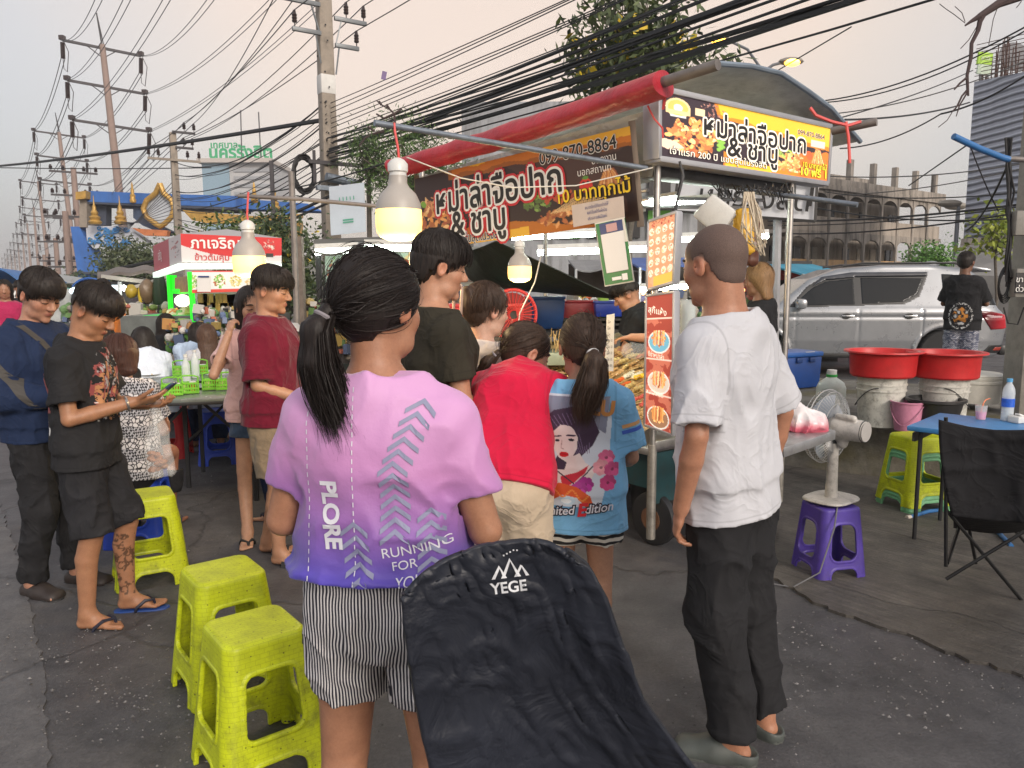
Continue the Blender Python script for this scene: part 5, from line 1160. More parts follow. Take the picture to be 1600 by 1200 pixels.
lathe_thing('basin',[(.0,.003),(.135,.003),(.185,.21),(.205,.215),(.205,.232),(.178,.232),(.13,.015),(.0,.015)],blk,onledge(1449,668)+Vector((0,-.08,0)),'black plastic basin between the pink pail and the blue table','basin')
lathe_thing('food_container',[(.0,0),(.20,0),(.215,.16),(.222,.165),(.222,.185),(.216,.19),(.22,.20),(.22,.215),(.216,.22),(.22,.23),(.20,.245),(.0,.25)],M('ivory_plastic',(.60,.58,.52),.4,dirt=.15),onledge(1530,640)+Vector((0,.1,.06)),'broad ivory lidded container behind the water bottle','container')
cl=empty('cool_box',onledge(1286,626)+Vector((0,.9,0)),R(24),'blue cool box with a lid standing on the ledge beside the car','cool box');MB().box((0,0,.17),(.52,.34,.32),None,1.05).build('box',M('cool_blue',(.012,.06,.26),.4,var=.12,dirt=.2),cl,bevel=.02);MB().box((0,0,.355),(.56,.38,.05)).build('lid',M('cool_blue_lid',(.02,.10,.36),.4,var=.1),cl,bevel=.015);MB().box((-.05,-.19,.30),(.07,.03,.05)).box((.12,-.19,.30),(.07,.03,.05)).build('latch',M('latch_blue',(.01,.04,.16),.4),cl,bevel=.006);MB().box((.1,-.182,.372),(.12,.006,.02)).build('sticker',wpl,cl)
jg=empty('water_jug',onledge(1297,640),0,'milky gallon jug with a green collar and white cap behind the fan','jug');MB().lathe([(.0,0),(.105,.0),(.118,.02),(.118,.19),(.10,.235),(.06,.262),(.042,.275),(.040,.285)],28).build('jug',M('milky_plastic',(.56,.60,.55),.3,var=.05),jg,smooth=True);MB().lathe([(.045,.283),(.045,.303)],24).build('collar',M('green_collar',(.03,.34,.06),.4),jg,smooth=True);MB().lathe([(.040,.303),(.040,.34),(.0,.342)],24).build('cap',wpl,jg,smooth=True)
# ------------------------------------------------------------------ blue folding table with drinks
tz=.70;tA,tB,tC=gnd(1417,665,tz),gnd(1500,632,tz),gnd(1640,700,tz)
bt=empty('folding_table',tA,0,'blue topped folding table at the right edge with a bottle and a pink drink','table');e1=Vector((tB-tA)).normalized();e2=Vector((e1.y,-e1.x,0));lx,ly=.62,1.0
MB().prism([(0,0),(lx,0),(lx,ly),(0,ly)],Vector((0,0,-.03)),e1,e2,-.03).build('table_top',plastic('sky_blue_plastic',(.05,.22,.50),dirt=.12),bt,bevel=.006)
for a,b_ in((.06,.06),(lx-.06,.06),(.06,ly-.06),(lx-.06,ly-.06)):q=e1*a+e2*b_;MB().tube([q+Vector((0,0,-.03)),q+Vector((0,0,-tz))],.012,8).build('leg',dkm,bt,smooth=True)
MB().bar(e1*.04+e2*.03-Vector((0,0,.07)),e1*(lx-.04)+e2*.03-Vector((0,0,.07)),.02,.05).build('apron',dkm,bt)
def ontab(px,py):p=gnd(px,py,tz+.001);return p
bo_=empty('water_bottle',ontab(1573,657),0,'clear plastic water bottle with a blue label and pale blue cap','bottle');clr=NT('clear_bottle');clr.inp('Base Color').default_value=(.78,.84,.88,1);clr.inp('Alpha').default_value=.45;clr.inp('Roughness').default_value=.06;clr.bump(clr.noise(clr.coord(),40),.2,.004)
MB().lathe([(.0,0),(.030,0),(.034,.006),(.033,.05),(.034,.10),(.033,.15),(.034,.165),(.030,.195),(.017,.222),(.013,.228),(.013,.236)],24).build('bottle',clr.m,bo_,smooth=True);MB().lathe([(.0348,.085),(.0348,.135)],24).build('label',M('label_blue',(.02,.10,.50),.4,var=.3,vs=40),bo_,smooth=True);MB().lathe([(.016,.234),(.016,.254),(.0,.255)],18).build('cap',M('cap_blue',(.10,.36,.62),.4),bo_,smooth=True);MB().lathe([(.0,.004),(.031,.004),(.031,.080),(.0,.081)],20).build('water',M('water_clear',(.6,.68,.74),.05,alpha=.35,var=0),bo_,smooth=True)
dr_=empty('drink_cup',ontab(1532,655),0,'clear cup of bright pink drink with an orange straw','cup');MB().lathe([(.0,0),(.026,.0),(.034,.085)],22).build('cup',cupm.m,dr_,smooth=True);MB().lathe([(.0,.002),(.025,.003),(.030,.045),(.0,.046)],20).build('drink',M('pink_syrup',(.72,.03,.36),.15,var=0),dr_,smooth=True);MB().tube([(-.01,0,.01),(.012,0,.10),(.03,.01,.118),(.055,.01,.125)],.0035,8).build('straw',M('orange_straw',(.72,.22,.10),.4),dr_,smooth=True)
ts=empty('tissue_box',ontab(1592,660),R(20),'small white tissue pack at the right end of the blue table','tissues');MB().box((0,0,.02),(.10,.07,.04)).build('pack',wpl,ts,bevel=.006);MB().box((0,0,.045),(.04,.03,.01),(0,.3,0)).build('tissue',M('white_paper'),ts,bevel=.002)
for(a,b_,lb)in(((1422,812),(1476,800),'short piece of blue water pipe by the stacked stools'),((1527,808),(1580,858),'short piece of blue water pipe under the blue table')):
    a,b_=gnd(*a)+Vector((0,0,.018)),gnd(*b_)+Vector((0,0,.018));o=empty('water_pipe',a,0,lb,'pipe');d=b_-a;MB().tube([Vector(),d*.5+Vector((0,0,.012)),d],.013,10).build('pipe_body',M('blue_pvc',(.03,.14,.36),.45,dirt=.2),o,smooth=True);MB().tube([d*-.10,Vector()],.015,10).build('pipe_end',M('cream_pvc',(.5,.45,.4),.5),o,smooth=True)
# ------------------------------------------------------------------ camping chairs
navyf=NT('black_oxford_cloth');v=navyf.coord();nn=navyf.noise(v,3,6);navyf.l(navyf.ramp(nn,(.3,(.010,.012,.019)),(.7,(.021,.025,.038))),navyf.inp('Base Color'));navyf.inp('Roughness').default_value=.52;navyf.inp('Specular IOR Level').default_value=.45
nz1=navyf.n('ShaderNodeTexNoise');nz1.inputs['Scale'].default_value=7;nz1.inputs['Detail'].default_value=5;nz1.inputs['Distortion'].default_value=.8;navyf.l(v,nz1.inputs['Vector']);navyf.bump(nz1.outputs[0],.8,.03);navyf.bump(navyf.noise(v,900,1),.15,.0006)
fc=empty('camping_chair',at(800,1100,1.33),0,'black folding camping chair nearest the camera, its tall back turned to us','camping chair','camping chairs');fo=fc.location.copy()
LB_=[(626,900,1.20),(627,940,1.20),(634,1000,1.22),(646,1075,1.26),(660,1150,1.30),(680,1240,1.36)];RB_=[(884,838,1.24),(918,876,1.25),(950,935,1.27),(976,1010,1.31),(1006,1090,1.36),(1088,1200,1.42),(1130,1240,1.45)]
def curve_at(c,t):
    c=[at(*q)for q in c];x=t*(len(c)-1);i=min(int(x),len(c)-2);f=x-i;f=f;return c[i].lerp(c[i+1],f)
def backf(u,v):
    a,b_=curve_at(LB_,v),curve_at(RB_,v);p=a.lerp(b_,u)
    p.z-=.0;top=max(0,1-v/.22);p.z-=.034*top*(abs(2*u-1)**5)*(1.0 if u<.5 else .55);p.z+=.016*top*math.sin(u*3.14)*(1-top*.2)
    e=.05*math.sin(u*math.pi)*(.6+v);q=np.array([[u*5.5,v*3.2,4.]]);w_=.6*fbm3(q*.8+3)[0];r=1-abs(2*vnoise(q*np.array([[1.1,1.6,1]])+w_)[0]-1);r2=1-abs(2*vnoise(q*2.7+w_*2)[0]-1);p.y+=e-.009*r**3-.006*r2**3;return p-fo
bk=MB().grid(backf,90,110).build('back_panel',navyf.m,fc,smooth=True,solid=.010,autos=180)
m=MB()
for v_ in(.30,):m.tube([backf(u/40,v_+.03*math.sin(u*.08))+Vector((0,-.004,0))for u in range(1,40)],.0016,4)
for u_ in(.02,.985):m.tube([backf(u_,v/60)+Vector((0,-.003,0))for v in range(1,60)],.0055,6)
m.build('seam',M('black_binding',(.012,.013,.018),.6),fc,smooth=True)
gw=M('silver_print',(.62,.64,.68),.5,var=.05);lc=backf(.62,.165)+fo;lux=(backf(.72,.165)-backf(.52,.165)).normalized();luy=(backf(.6,.12)-backf(.6,.21)).normalized()
def back_print(nm,me,px,py):
    d=ray(px,py);p=at(px,py,1.15);return link(nm,drape(me,bk,p-fo,(1,0,.12),(-.1,.35,.93),.002,.3,.008),gw,bk)
back_print('lettering',text_mesh('YEGE',.026,.0006,0.),790,922)
m=MB();
def mt(x0,x1,x2,h1,wd):m.quad((x0,0,0),(x0+wd,0,0),(x1+wd*.15,h1-wd*.9,0),(x1,h1,0));m.quad((x1,h1,0),(x1+wd*.15,h1-wd*.9,0),(x2-wd,0,0),(x2,0,0))
mt(-.028,-.013,-.002,.022,.006);mt(-.012,.006,.022,.032,.006);m.quad((.010,.0,0),(.015,.0,0),(.026,.017,0),(.023,.019,0));m.quad((.023,.019,0),(.026,.017,0),(.036,0,0),(.030,0,0))
for k in range(5):m.quad(*[(-.004+k*.0058+dx,.036+.0022*k-(.003 if k>3 else 0)+dz,0)for dx,dz in((0,0),(.0026,0),(.0026,.0026),(0,.0026))])
me=bpy.data.meshes.new('emblem');me.from_pydata(m.v,[],m.f);back_print('emblem',me,789,905)
cfr=M('black_tube',(.015,.015,.016),.4,.5)
fcb=lambda px,Y:Vector((at(px,600,Y).x,Y,0))-fo
for a,b_ in((fcb(690,1.42),fcb(1040,1.62)),(fcb(1040,1.50),fcb(700,1.9))):MB().tube([a+Vector((0,0,.02)),b_+Vector((0,0,.46))],.011,8).build('leg',cfr,fc,smooth=True)
MB().grid(lambda u,v:fcb(690+290*u,1.40+.45*v)+Vector((0,0,.44-.05*math.sin(u*3.14)*math.sin(v*3.14))),12,12).build('seat',navyf.m,fc,smooth=True,solid=.008)
# second chair
sc_=empty('camping_chair',gnd(1535,900),R(-16),'black folding camping chair at the right edge beside the blue table','camping chair','camping chairs');so=sc_.location
loc2=lambda px,py,Y:Matrix.Rotation(R(16),3,'Z')@(at(px,py,Y)-so)
def back2(u,v):
    a=loc2(1466+20*v**2,655+150*v,3.42-.0*v);b_=loc2(1655,668+150*v,3.25);p=a.lerp(b_,u);sg_=.05*math.sin(u*3.14);p.z-=.06*math.sin(u*3.14)*(1 if v<.5 else-0.0)*max(0,1-v*2.2)*.6+(.02*math.sin(u*3.14)if v>.9 else 0);p.y+=sg_-.012*(1-abs(2*vnoise(np.array([[u*5,v*5,2.]]))[0]-1))**2;return p
bc2=cloth('black_polyester',(.012,.012,.014));MB().grid(back2,40,40).build('back_panel',bc2,sc_,smooth=True,solid=.012,autos=180)
MB().grid(lambda u,v:loc2(1490+140*u,800+22*v,3.42+.5*v)+Vector((0,0,-.03*math.sin(u*3.14))),10,10).build('seat',bc2,sc_,smooth=True,solid=.01)
for a,b_ in(((1478,652,3.42),(1478,885,3.42)),((1478,796,3.42),(1598,940,3.52)),((1650,800,3.3),(1478,905,3.42)),((1506,800,3.9),(1480,880,3.42)),((1508,795,3.85),(1525,880,3.95)),((1600,800,3.85),(1680,885,3.9)),((1560,800,3.9),(1640,890,3.9)),((1650,655,3.25),(1650,900,3.3))):
    MB().tube([loc2(*a),loc2(*b_)],.0085,8).build('leg',cfr,sc_,smooth=True)
# ------------------------------------------------------------------ cars
def car(name,loc,rz,lab,paint,L=4.75,h=.02,detail=True,sc=1.):
    root=empty(name,loc,rz,lab,'car');prof=[(.12,.36),(.04,.55),(0,.78),(.05,1.0),(.16,1.10),(.40,1.60),(.60,1.755),(1.2,1.815),(1.9,1.815),(2.6,1.76),(3.05,1.60),(3.62,1.14),(4.25,1.04),(4.62,.92),(4.74,.70),(4.72,.42),(4.55,.33),(.3,.32)]
    P2=poly_sd(prof);wx=(.98,3.82)
    Wd=lambda z,x:np.interp(z,(.3,.6,.95,1.12,1.75),(.86,.915,.925,.90,.66))-.16*np.clip((.5-x)/.5,0,1)**2-.22*np.clip((x-3.9)/.9,0,1)**2
    def body(p):
        x,y,z=p[...,0],p[...,1],p[...,2];a=P2(x,z);b_=(np.abs(y)-Wd(z,x))*.9;k=.07;o=-smin(-a,-b_,k)
        o=o+.010*np.exp(-((z-.98)/.02)**2)*(a<-.05)-.012*np.exp(-((z-1.06)/.05)**2)
        for w_ in wx:r=np.hypot(x-w_,z-.39);o=np.minimum(o,np.maximum(np.abs(r-.46)-.030,np.maximum(np.abs(y)-Wd(z*0+.7,x)-.012,.6-np.abs(y))));o=np.maximum(o,-np.maximum(r-.43,.5-np.abs(y)))
        for xx in(3.28,2.30,1.33):
            if detail:o=o+.010*np.exp(-((x-xx)/.010)**2)*((z>.5)&(z<1.12)&(np.abs(y)>.6))
        return o
    lo,hi=(-.05,-1.0,.28),(4.8,1.0,1.86);SDF(h,.02).add(body,lo,hi).build('body',paint,root)
    gl=M('dark_tinted_glass',(.010,.012,.015),.06,var=0,spec=.25);trim=M('black_car_trim',(.012,.012,.013),.4)
    def panel(nm,poly,mt_,off,ymin=.4):
        Q=poly_sd(poly);s_=SDF(h*.75,.02);s_.add(lambda p:np.maximum(np.maximum(np.maximum(body(p)-off,-(body(p)+.03)),Q(p[...,0],p[...,2])),ymin-p[...,1]),(min(q[0]for q in poly)-.03,.05,min(q[1]for q in poly)-.03),(max(q[0]for q in poly)+.03,1.02,max(q[1]for q in poly)+.03))
        return s_.build(nm,mt_,root)
    panel('window',[(3.36,1.155),(2.36,1.18),(2.36,1.60),(2.80,1.555),(3.02,1.45)],gl,.006);panel('window',[(2.26,1.185),(1.62,1.22),(1.40,1.34),(1.28,1.60),(2.26,1.615)],gl,.006)
    if detail:
        panel('window_trim',[(3.42,1.125),(2.3,1.15),(1.58,1.185),(1.36,1.30),(1.20,1.66),(2.4,1.69),(2.86,1.62),(3.10,1.48)],trim,.002);panel('window',[(1.02,1.24),(.36,1.22),(.42,1.50),(.52,1.63),(1.02,1.67)],gl,.006);panel('sun_visor',[(3.02,1.47),(2.80,1.575),(2.3,1.625),(1.24,1.635),(1.22,1.70),(2.4,1.70),(2.86,1.63)],M('smoked_visor',(.03,.034,.045),.2),.030)
        tl_=NT('tail_lamp');sp=tl_.n('ShaderNodeSeparateXYZ');tl_.l(tl_.coord(),sp.inputs[0]);tl_.l(tl_.ramp(sp.outputs[0],(.06,(.42,.02,.03)),(.30,(.13,.004,.010)),(.5,(.07,.004,.01))),tl_.inp('Base Color'));tl_.inp('Roughness').default_value=.12
        panel('tail_lamp',[(-.03,1.0),(-.03,.80),(.30,.78),(.52,1.09),(.3,1.07)],tl_.m,.014);panel('lamp_lens',[(.10,1.0),(.12,.955),(.34,.97),(.44,1.03)],M('clear_lamp',(.5,.34,.36),.1),.018);panel('reflector',[(.03,.54),(.03,.40),(.40,.42),(.30,.54)],trim,.010);panel('reflector',[(.06,.51),(.06,.44),(.24,.45),(.20,.51)],M('red_reflector',(.25,.03,.02),.2),.016)
        panel('rear_window',[(.08,1.17),(.34,1.17),(.44,1.52),(.40,1.60),(.30,1.50)],gl,.008,ymin=.1)
        for xx in(2.48,1.52):
            hd=MB().box((xx,.935,1.00),(.20,.03,.030)).build('door_handle',M('chrome_trim',(.45,.46,.48),.2,.9),root,bevel=.008);MB().lathe([(.0,0),(.05,.002),(.055,.02),(.0,.021)],20,(xx+.02,.922,1.0),Matrix.Rotation(-math.pi/2,3,'X'),sx=1.2,sy=.8).build('handle_cup',trim,hd,smooth=True)
        mm=MB().box((3.24,1.05,1.20),(.16,.22,.16)).build('mirror',paint,root,bevel=.05);MB().box((3.20,.95,1.16),(.06,.1,.05)).build('mirror_arm',trim,mm,bevel=.01)
        for yy in(-.60,.60):MB().tube([(.65,yy,1.80),(.8,yy,1.84),(2.2,yy,1.845),(2.5,yy,1.80)],.016,8).build('roof_rail',trim,root,smooth=True)
        MB().box((.36,0,1.74),(.30,1.2,.05),(0,R(-10),0)).build('spoiler',paint,root,bevel=.02);MB().blob((.9,0,1.84),(.14,.04,.05),10,6).build('antenna_fin',paint,root,smooth=True)
        MB().box((2.3,.89,.36),(2.3,.05,.07)).build('sill',trim,root,bevel=.01);MB().box((.02,0,.45),(.12,1.5,.16)).build('rear_bumper',trim,root,bevel=.03)
    rub=M('tyre_rubber',(.016,.016,.017),.8,bump=.3);al2=M('alloy_wheel',(.42,.43,.45),.3,.9)
    for w_ in wx:
        for sd in(-1,1):
            rt=Matrix.Rotation(math.pi/2,3,'X');wl=MB().lathe([(.24,-.11),(.36,-.11),(.385,-.08),(.385,.08),(.36,.11),(.24,.11)],36,(w_,sd*.80,.385),rt).build('wheel',rub,root,smooth=True)
            m=MB().lathe([(.235,-.10),(.25,-.09),(.25,.09),(.235,.10)],32,(w_,sd*.80,.385),rt).lathe([(.0,-.105),(.06,-.10),(.06,.1),(.0,.105)],20,(w_,sd*.80,.385),rt)
            for k in range(12):a=k*math.pi/6+(.12 if k%2 else-.12);m.bar((w_+.05*math.cos(a),sd*.895,.385+.05*math.sin(a)),(w_+.24*math.cos(a),sd*.885,.385+.24*math.sin(a)),.03,.02,(0,1,0))
            m.build('rim',al2,wl,smooth=True,autos=40);MB().lathe([(.0,0),(.23,.0),(.23,.02),(.0,.02)],24,(w_,sd*.70,.385),rt).build('brake_disc',dkm,wl)
    return root
silver=M('silver_paint',(.25,.26,.28),.3,.5,var=.03,coat=.5,spec=.4);rp3=Vector((7.98,13.0,0))
car('suv',(rp3.x,rp3.y,0),R(180-7),'silver SUV parked beyond the concrete ledge, its tail at the right',silver)
rc=at(1330,600,16.5);car('parked_car',(rc.x,rc.y+.6,0),R(180-4),'dark red car parked beyond the silver one, only its roof showing',M('wine_paint',(.22,.04,.05),.25,.3,var=.04,coat=.8),detail=False,h=.03)
# ------------------------------------------------------------------ foliage
def leaf_mat(name,c1,c2):
    if name in MATS:return MATS[name]
    t=NT(name);oi=t.n('ShaderNodeVertexColor',layer_name='Col').outputs[0];t.l(t.mix(oi,c1,c2),t.inp('Base Color'));t.inp('Roughness').default_value=.55;t.inp('Subsurface Weight').default_value=0
    t.inp('Transmission Weight').default_value=.0;MATS[name]=t.m;return t.m
def leaves(centres,n,size,asp,rg,droop=.3,jit=.25):
    c=np.array(centres)[rg.randint(0,len(centres),n)]+rg.normal(size=(n,3))*jit
    d=rg.normal(size=(n,3));d[:,2]-=droop;d/=np.linalg.norm(d,axis=1)[:,None];s_=np.cross(d,rg.normal(size=(n,3)));s_/=np.linalg.norm(s_,axis=1)[:,None]+1e-9
    L=size*rg.uniform(.6,1.3,n)[:,None];Wd=L*asp;v=np.stack([c,c+d*L*.5+s_*Wd,c+d*L,c+d*L*.5-s_*Wd],1).reshape(-1,3)
    f=np.arange(n*4).reshape(n,4);k=np.repeat(rg.rand(n)**1.5,4);return v,f,np.stack([k,k,k],1)
def branchy(root,n,ln,rg,r0,up=.35,depth=3):
    """tapering limbs that fork; returns tubes and twig ends"""
    tubes,ends=[],[]
    def go(p,d,L,r,k):
        pts=[p];q=p.copy()
        for i in range(4):d=(d+Vector(rg.normal(size=3))*.16+Vector((0,0,.06*up))).normalized();q=q+d*L/4;pts.append(q.copy())
        tubes.append((pts,[r*(1-.12*i)for i in range(5)]))
        if k==0:ends.extend([tuple(pts[2]),tuple(pts[3]),tuple(pts[4])]);return
        for j in range(n):dd=(d+Vector(rg.normal(size=3))*.75+Vector((0,0,up*.4))).normalized();go(pts[4 if j else 3],dd,L*rg.uniform(.6,.85),r*.58,k-1)
    go(*root,ln,r0,depth);return tubes,ends
bark=M('grey_bark',(.10,.085,.07),.9,var=.35,vs=12,bump=.8,bs=40,bd=.01)
def tree(name,lab,base,crown_c,crown_r,n,size,asp,c1,c2,seed,r0=.08,limbs=3,grp=None,flowers=None,jit=.2,nodes=70,droop=.3):
    rg=np.random.RandomState(seed);o=empty(name,base,0,lab,'tree',grp);b0=Vector(base);cc=Vector(crown_c)-b0;m=MB();cr=np.array(crown_r)
    pts=rg.normal(size=(nodes,3));pts/=np.linalg.norm(pts,axis=1)[:,None];pts*=rg.rand(nodes,1)**.45;ctr=pts*cr+np.array(cc)
    top=cc-Vector((0,0,crown_r[2]*.5));mid=top*.5+Vector((rg.normal()*.1,rg.normal()*.1,0));m.tube([Vector((0,0,-.1)),mid,top],[r0,r0*.85,r0*.7],10)
    tr=m.build('trunk',bark,o,smooth=True);m=MB()
    for k in range(min(nodes,46)):
        e=Vector(ctr[k]);q=top.lerp(e,.5)+Vector((rg.normal()*.12,rg.normal()*.12,.05));m.tube([top+Vector((0,0,-.2*rg.rand())),q,e],[r0*.30,r0*.16,r0*.05],5)
    m.build('limb',bark,o,smooth=True);v,f,k=leaves(ctr,n,size,asp,rg,droop,jit);me=mesh_np('crown',v,f,False,k);link('crown',me,leaf_mat(name+'_leaf_%d'%seed,c1,c2),o)
    if flowers:v,f,k=leaves(ctr[:flowers[1]],flowers[0],size*.8,.5,rg,0,jit*.5);link('blossom',mesh_np('blossom',v,f,False,k),leaf_mat('yellow_blossom',(.62,.42,.02),(.75,.6,.05)),o)
    return o
def base_of(p):return(p.x,p.y,0)
c=at(985,55,12.5);tree('flowering_tree','loose long-leaved tree with yellow blossoms rising behind the cart roof',base_of(at(965,55,12.5)),c,(1.05,1.0,.75),1700,.20,.16,(.035,.055,.018),(.10,.13,.04),3,.09,flowers=(60,6),jit=.16,nodes=60)
c=at(1020,110,12.6);tree('flowering_tree','lower spreading bough of the long-leaved tree behind the red awning',base_of(at(985,110,12.9)),c,(1.45,.8,.42),1500,.19,.16,(.035,.055,.018),(.11,.14,.04),8,.06,flowers=(90,8),jit=.14,nodes=56)
c=at(648,262,14);tree('feathery_tree','dense feathery green tree between the concrete pole and the red awning',base_of(at(610,262,14)),c,(1.0,.8,.75),6500,.10,.10,(.03,.065,.015),(.12,.20,.05),5,.10,jit=.20,nodes=80);c=at(590,262,14);
c=at(575,245,14.4);tree('feathery_tree','darker feathery tree just beside the concrete pole',base_of(at(590,262,14.4)),c,(.35,.5,.55),1800,.09,.12,(.025,.05,.015),(.08,.13,.04),6,.06,jit=.16,nodes=40)
c=at(335,385,16);tree('bushy_tree','green tree with yellow flowers behind the red sign of the rice stall',base_of(at(340,385,16)),at(385,388,16),(1.0,1.0,.50),4200,.12,.22,(.03,.06,.02),(.11,.15,.04),12,.1,flowers=(160,14),jit=.22,nodes=70)
tree('bushy_tree','dark tree between the rice stall and the concrete pole',base_of(at(455,420,13)),at(450,425,13),(.65,.6,.95),3600,.11,.22,(.02,.04,.015),(.08,.11,.04),13,.08,flowers=(30,5),jit=.18,nodes=60)
tree('roadside_tree','grey green roundish tree before the blue gateway leg',base_of(at(208,400,26)),at(212,412,26),(1.05,1.,.58),4200,.16,.2,(.035,.055,.025),(.12,.14,.07),14,.1,jit=.3,nodes=60)
tree('shrub','bright green shrub behind the silver car',base_of(at(1452,403,22)),at(1452,405,22),(.62,.6,.42),1800,.11,.25,(.04,.12,.015),(.14,.30,.05),15,.05,jit=.15,nodes=40)
tree('young_tree','sparse yellow green foliage in front of the metal clad building',base_of(at(1556,365,17)),at(1556,365,17),(.62,.5,.62),420,.16,.28,(.14,.20,.02),(.34,.38,.05),16,.04,jit=.14,nodes=34)
tree('shrub','small dark shrub under the far stalls at the left',base_of(at(110,452,30)),at(112,452,30),(1.4,.8,.5),1400,.16,.25,(.02,.04,.02),(.07,.10,.05),17,.05,jit=.2,nodes=30)
rg=np.random.RandomState(2)
m=MB();P_=lambda x,y,Y=5.2:at(x,y,Y);brk=M('dry_branch',(.055,.035,.035),.8,var=.3,vs=30,bump=.6,bs=60,bd=.006)
m.tube([P_(1640,-30),P_(1600,-8),P_(1560,6),P_(1530,26)],[.034,.030,.026,.020],8).tube([P_(1530,26),P_(1518,33),P_(1508,40)],[.020,.012,.006],6).tube([P_(1540,18),P_(1531,34),P_(1528,48),P_(1518,68),P_(1517,90),P_(1511,118),P_(1512,140),P_(1513,150)],[.017,.016,.014,.012,.012,.010,.009,.006],7).tube([P_(1512,120),P_(1500,130),P_(1491,140)],[.008,.007,.005],6).tube([P_(1512,140),P_(1503,150),P_(1496,165),P_(1491,172)],[.008,.006,.006,.004],6).tube([P_(1511,145),P_(1499,165),P_(1494,182)],[.006,.005,.003],5)
for q in(((1508,36),(1490,22),(1478,14),(1468,6)),((1508,34),(1503,20),(1492,10)),((1526,42),(1514,62),(1501,76)),((1560,8),(1552,30),(1545,70)),((1491,170),(1480,188),(1466,199)),((1596,2),(1590,10),(1588,12))):m.tube([P_(*z)for z in q],.0028,4)
tag(m.build('bare_branch',brk,smooth=True),'bare dead branch hanging into the sky at the top right','branch')
m=MB()
for q in(((617,192),(616,178),(608,170),(596,164),(588,157)),((608,170),(604,163)),((616,178),(600,185),(588,178)),((600,205),(580,210),(570,216),(560,230)),((585,205),(575,198)),((596,164),(592,158)),((616,178),(628,170))):m.tube([at(*z,13.6)for z in q],[.022-.003*i for i in range(len(q))],5)
tag(m.build('bare_branch',brk,smooth=True),'small bare branches above the feathery tree','branch')
# ------------------------------------------------------------------ poles and wires
conc=M('pole_concrete',(.27,.23,.19),.85,var=.22,vs=2.5,bump=.4,bs=30,bd=.01,dirt=.25);browc=M('far_pole_concrete',(.26,.19,.165),.9,var=.15,vs=2);arm_m=M('galvanised_arm',(.17,.18,.19),.5,.5,var=.2);darm=M('dark_arm',(.055,.050,.055),.7,var=.2);ins_m=M('brown_insulator',(.035,.022,.022),.3);wire_m=M('black_cable',(.012,.012,.014),.6,var=0);wire_f=M('thin_grey_wire',(.05,.05,.055),.6,var=0)
LD=Vector((.56,-.83,0)).normalized();AD=Vector((.83,.56,0)).normalized()
def pin(m,p,h=.30,r=.055):m.lathe([(.012,0),(.014,h*.25),(r*.8,h*.27),(r,h*.38),(r*.7,h*.42),(r,h*.55),(r*.7,h*.6),(r,h*.72),(r*.65,h*.8),(r*.5,h),(.0,h+.01)],10,p)
P0=Vector((at(514,250,18).x,18,0));up_=empty('utility_pole',P0,0,'big concrete utility pole left of the awning with a white painted band','utility pole',None);ph_=9.6
MB().box((0,0,ph_/2-.2),(.40,.34,ph_+.4),(0,0,math.atan2(AD.y,AD.x)),.72).build('shaft',conc,up_,bevel=.03);rz_=math.atan2(AD.y,AD.x)
za,zb=at(514,118,18).z,at(514,148,18).z;MB().box((0,0,(za+zb)/2),(.345,.295,za-zb),(0,0,rz_)).build('white_band',M('white_wash',(.58,.57,.55),.8,var=.1),up_,bevel=.02)
INS=[]
for(py,a0,a1,off)in((14,-1.02,-.16,-.05),(30,.16,.92,-.05),(58,-.80,-.16,-.05),(72,.16,.72,-.05)):
    z=at(514,py,18).z;q=MB().bar(AD*a0+Vector((0,0,z))-LD*-.2,AD*a1+Vector((0,0,z))-LD*-.2,.07,.09).build('crossarm',arm_m,up_,bevel=.006)
    e_=a0 if abs(a0)>abs(a1)else a1;MB().bar(AD*(e_*.35)+Vector((0,0,z-.03))+LD*.2,AD*(.17*(1 if e_>0 else-1))+Vector((0,0,z-.62))+LD*.17,.03,.03).build('brace',arm_m,up_)
    for a in((e_*.93,e_*.48)if py<40 else(e_*.93,)):p=AD*a+Vector((0,0,z+.04))+LD*.2;mi_=MB();pin(mi_,p,.34,.06);mi_.build('insulator',ins_m,up_,smooth=True);INS.append(P0+p+Vector((0,0,.34)))
m=MB();[m.box((rnd.uniform(-.14,.14),-.165,4.6+.33*i),(.03,.02,.03))for i in range(12)];m.build('bolt',dkm,up_)
zt=at(514,250,18).z;MB().bar(AD*-.55+Vector((0,0,zt-.1))+LD*.2,AD*.7+Vector((0,0,zt-.1))+LD*.2,.08,.08).bar(AD*-.42+Vector((0,0,zt-.55))+LD*.2,AD*-.42+Vector((0,0,zt+.15))+LD*.2,.06,.05).build('telecom_arm',darm,up_)
m=MB();cq=at(475,272,17.6)-P0
for k in range(14):r=.38+rnd.uniform(-.06,.06);m.tube([cq+AD*r*.62*math.cos(a)+Vector((0,0,r*math.sin(a)))+LD*rnd.uniform(-.05,.05)for a in np.linspace(0,6.28,24)[:-1]],.016,5,closed=True)
m.build('cable_coil',wire_m,up_,smooth=True);MB().bar(cq+Vector((-.22,0,-1.8))-AD*.5,cq+Vector((-.22,0,.25))-AD*.5,.08,.06).build('side_post',darm,up_)
g_=MB();g_.box((AD*.05+LD*.3+Vector((0,0,at(514,297,18).z)))[:],(.95,.12,.10),(0,0,rz_)).tube([AD*-.2+LD*.32+Vector((0,0,at(514,280,18).z)),AD*.5+LD*.32+Vector((0,0,at(514,287,18).z))],.10,10);g_.build('cable_bracket',galv,up_)
P1=Vector((at(272,250,33).x,33,0));q1=empty('utility_pole',P1,0,'square concrete distribution pole beside the white municipal building','utility pole');zt=at(270,207,33).z;MB().box((0,0,zt/2),(.34,.30,zt),(0,0,rz_),.75).build('shaft',conc,q1,bevel=.03);INS1=[]
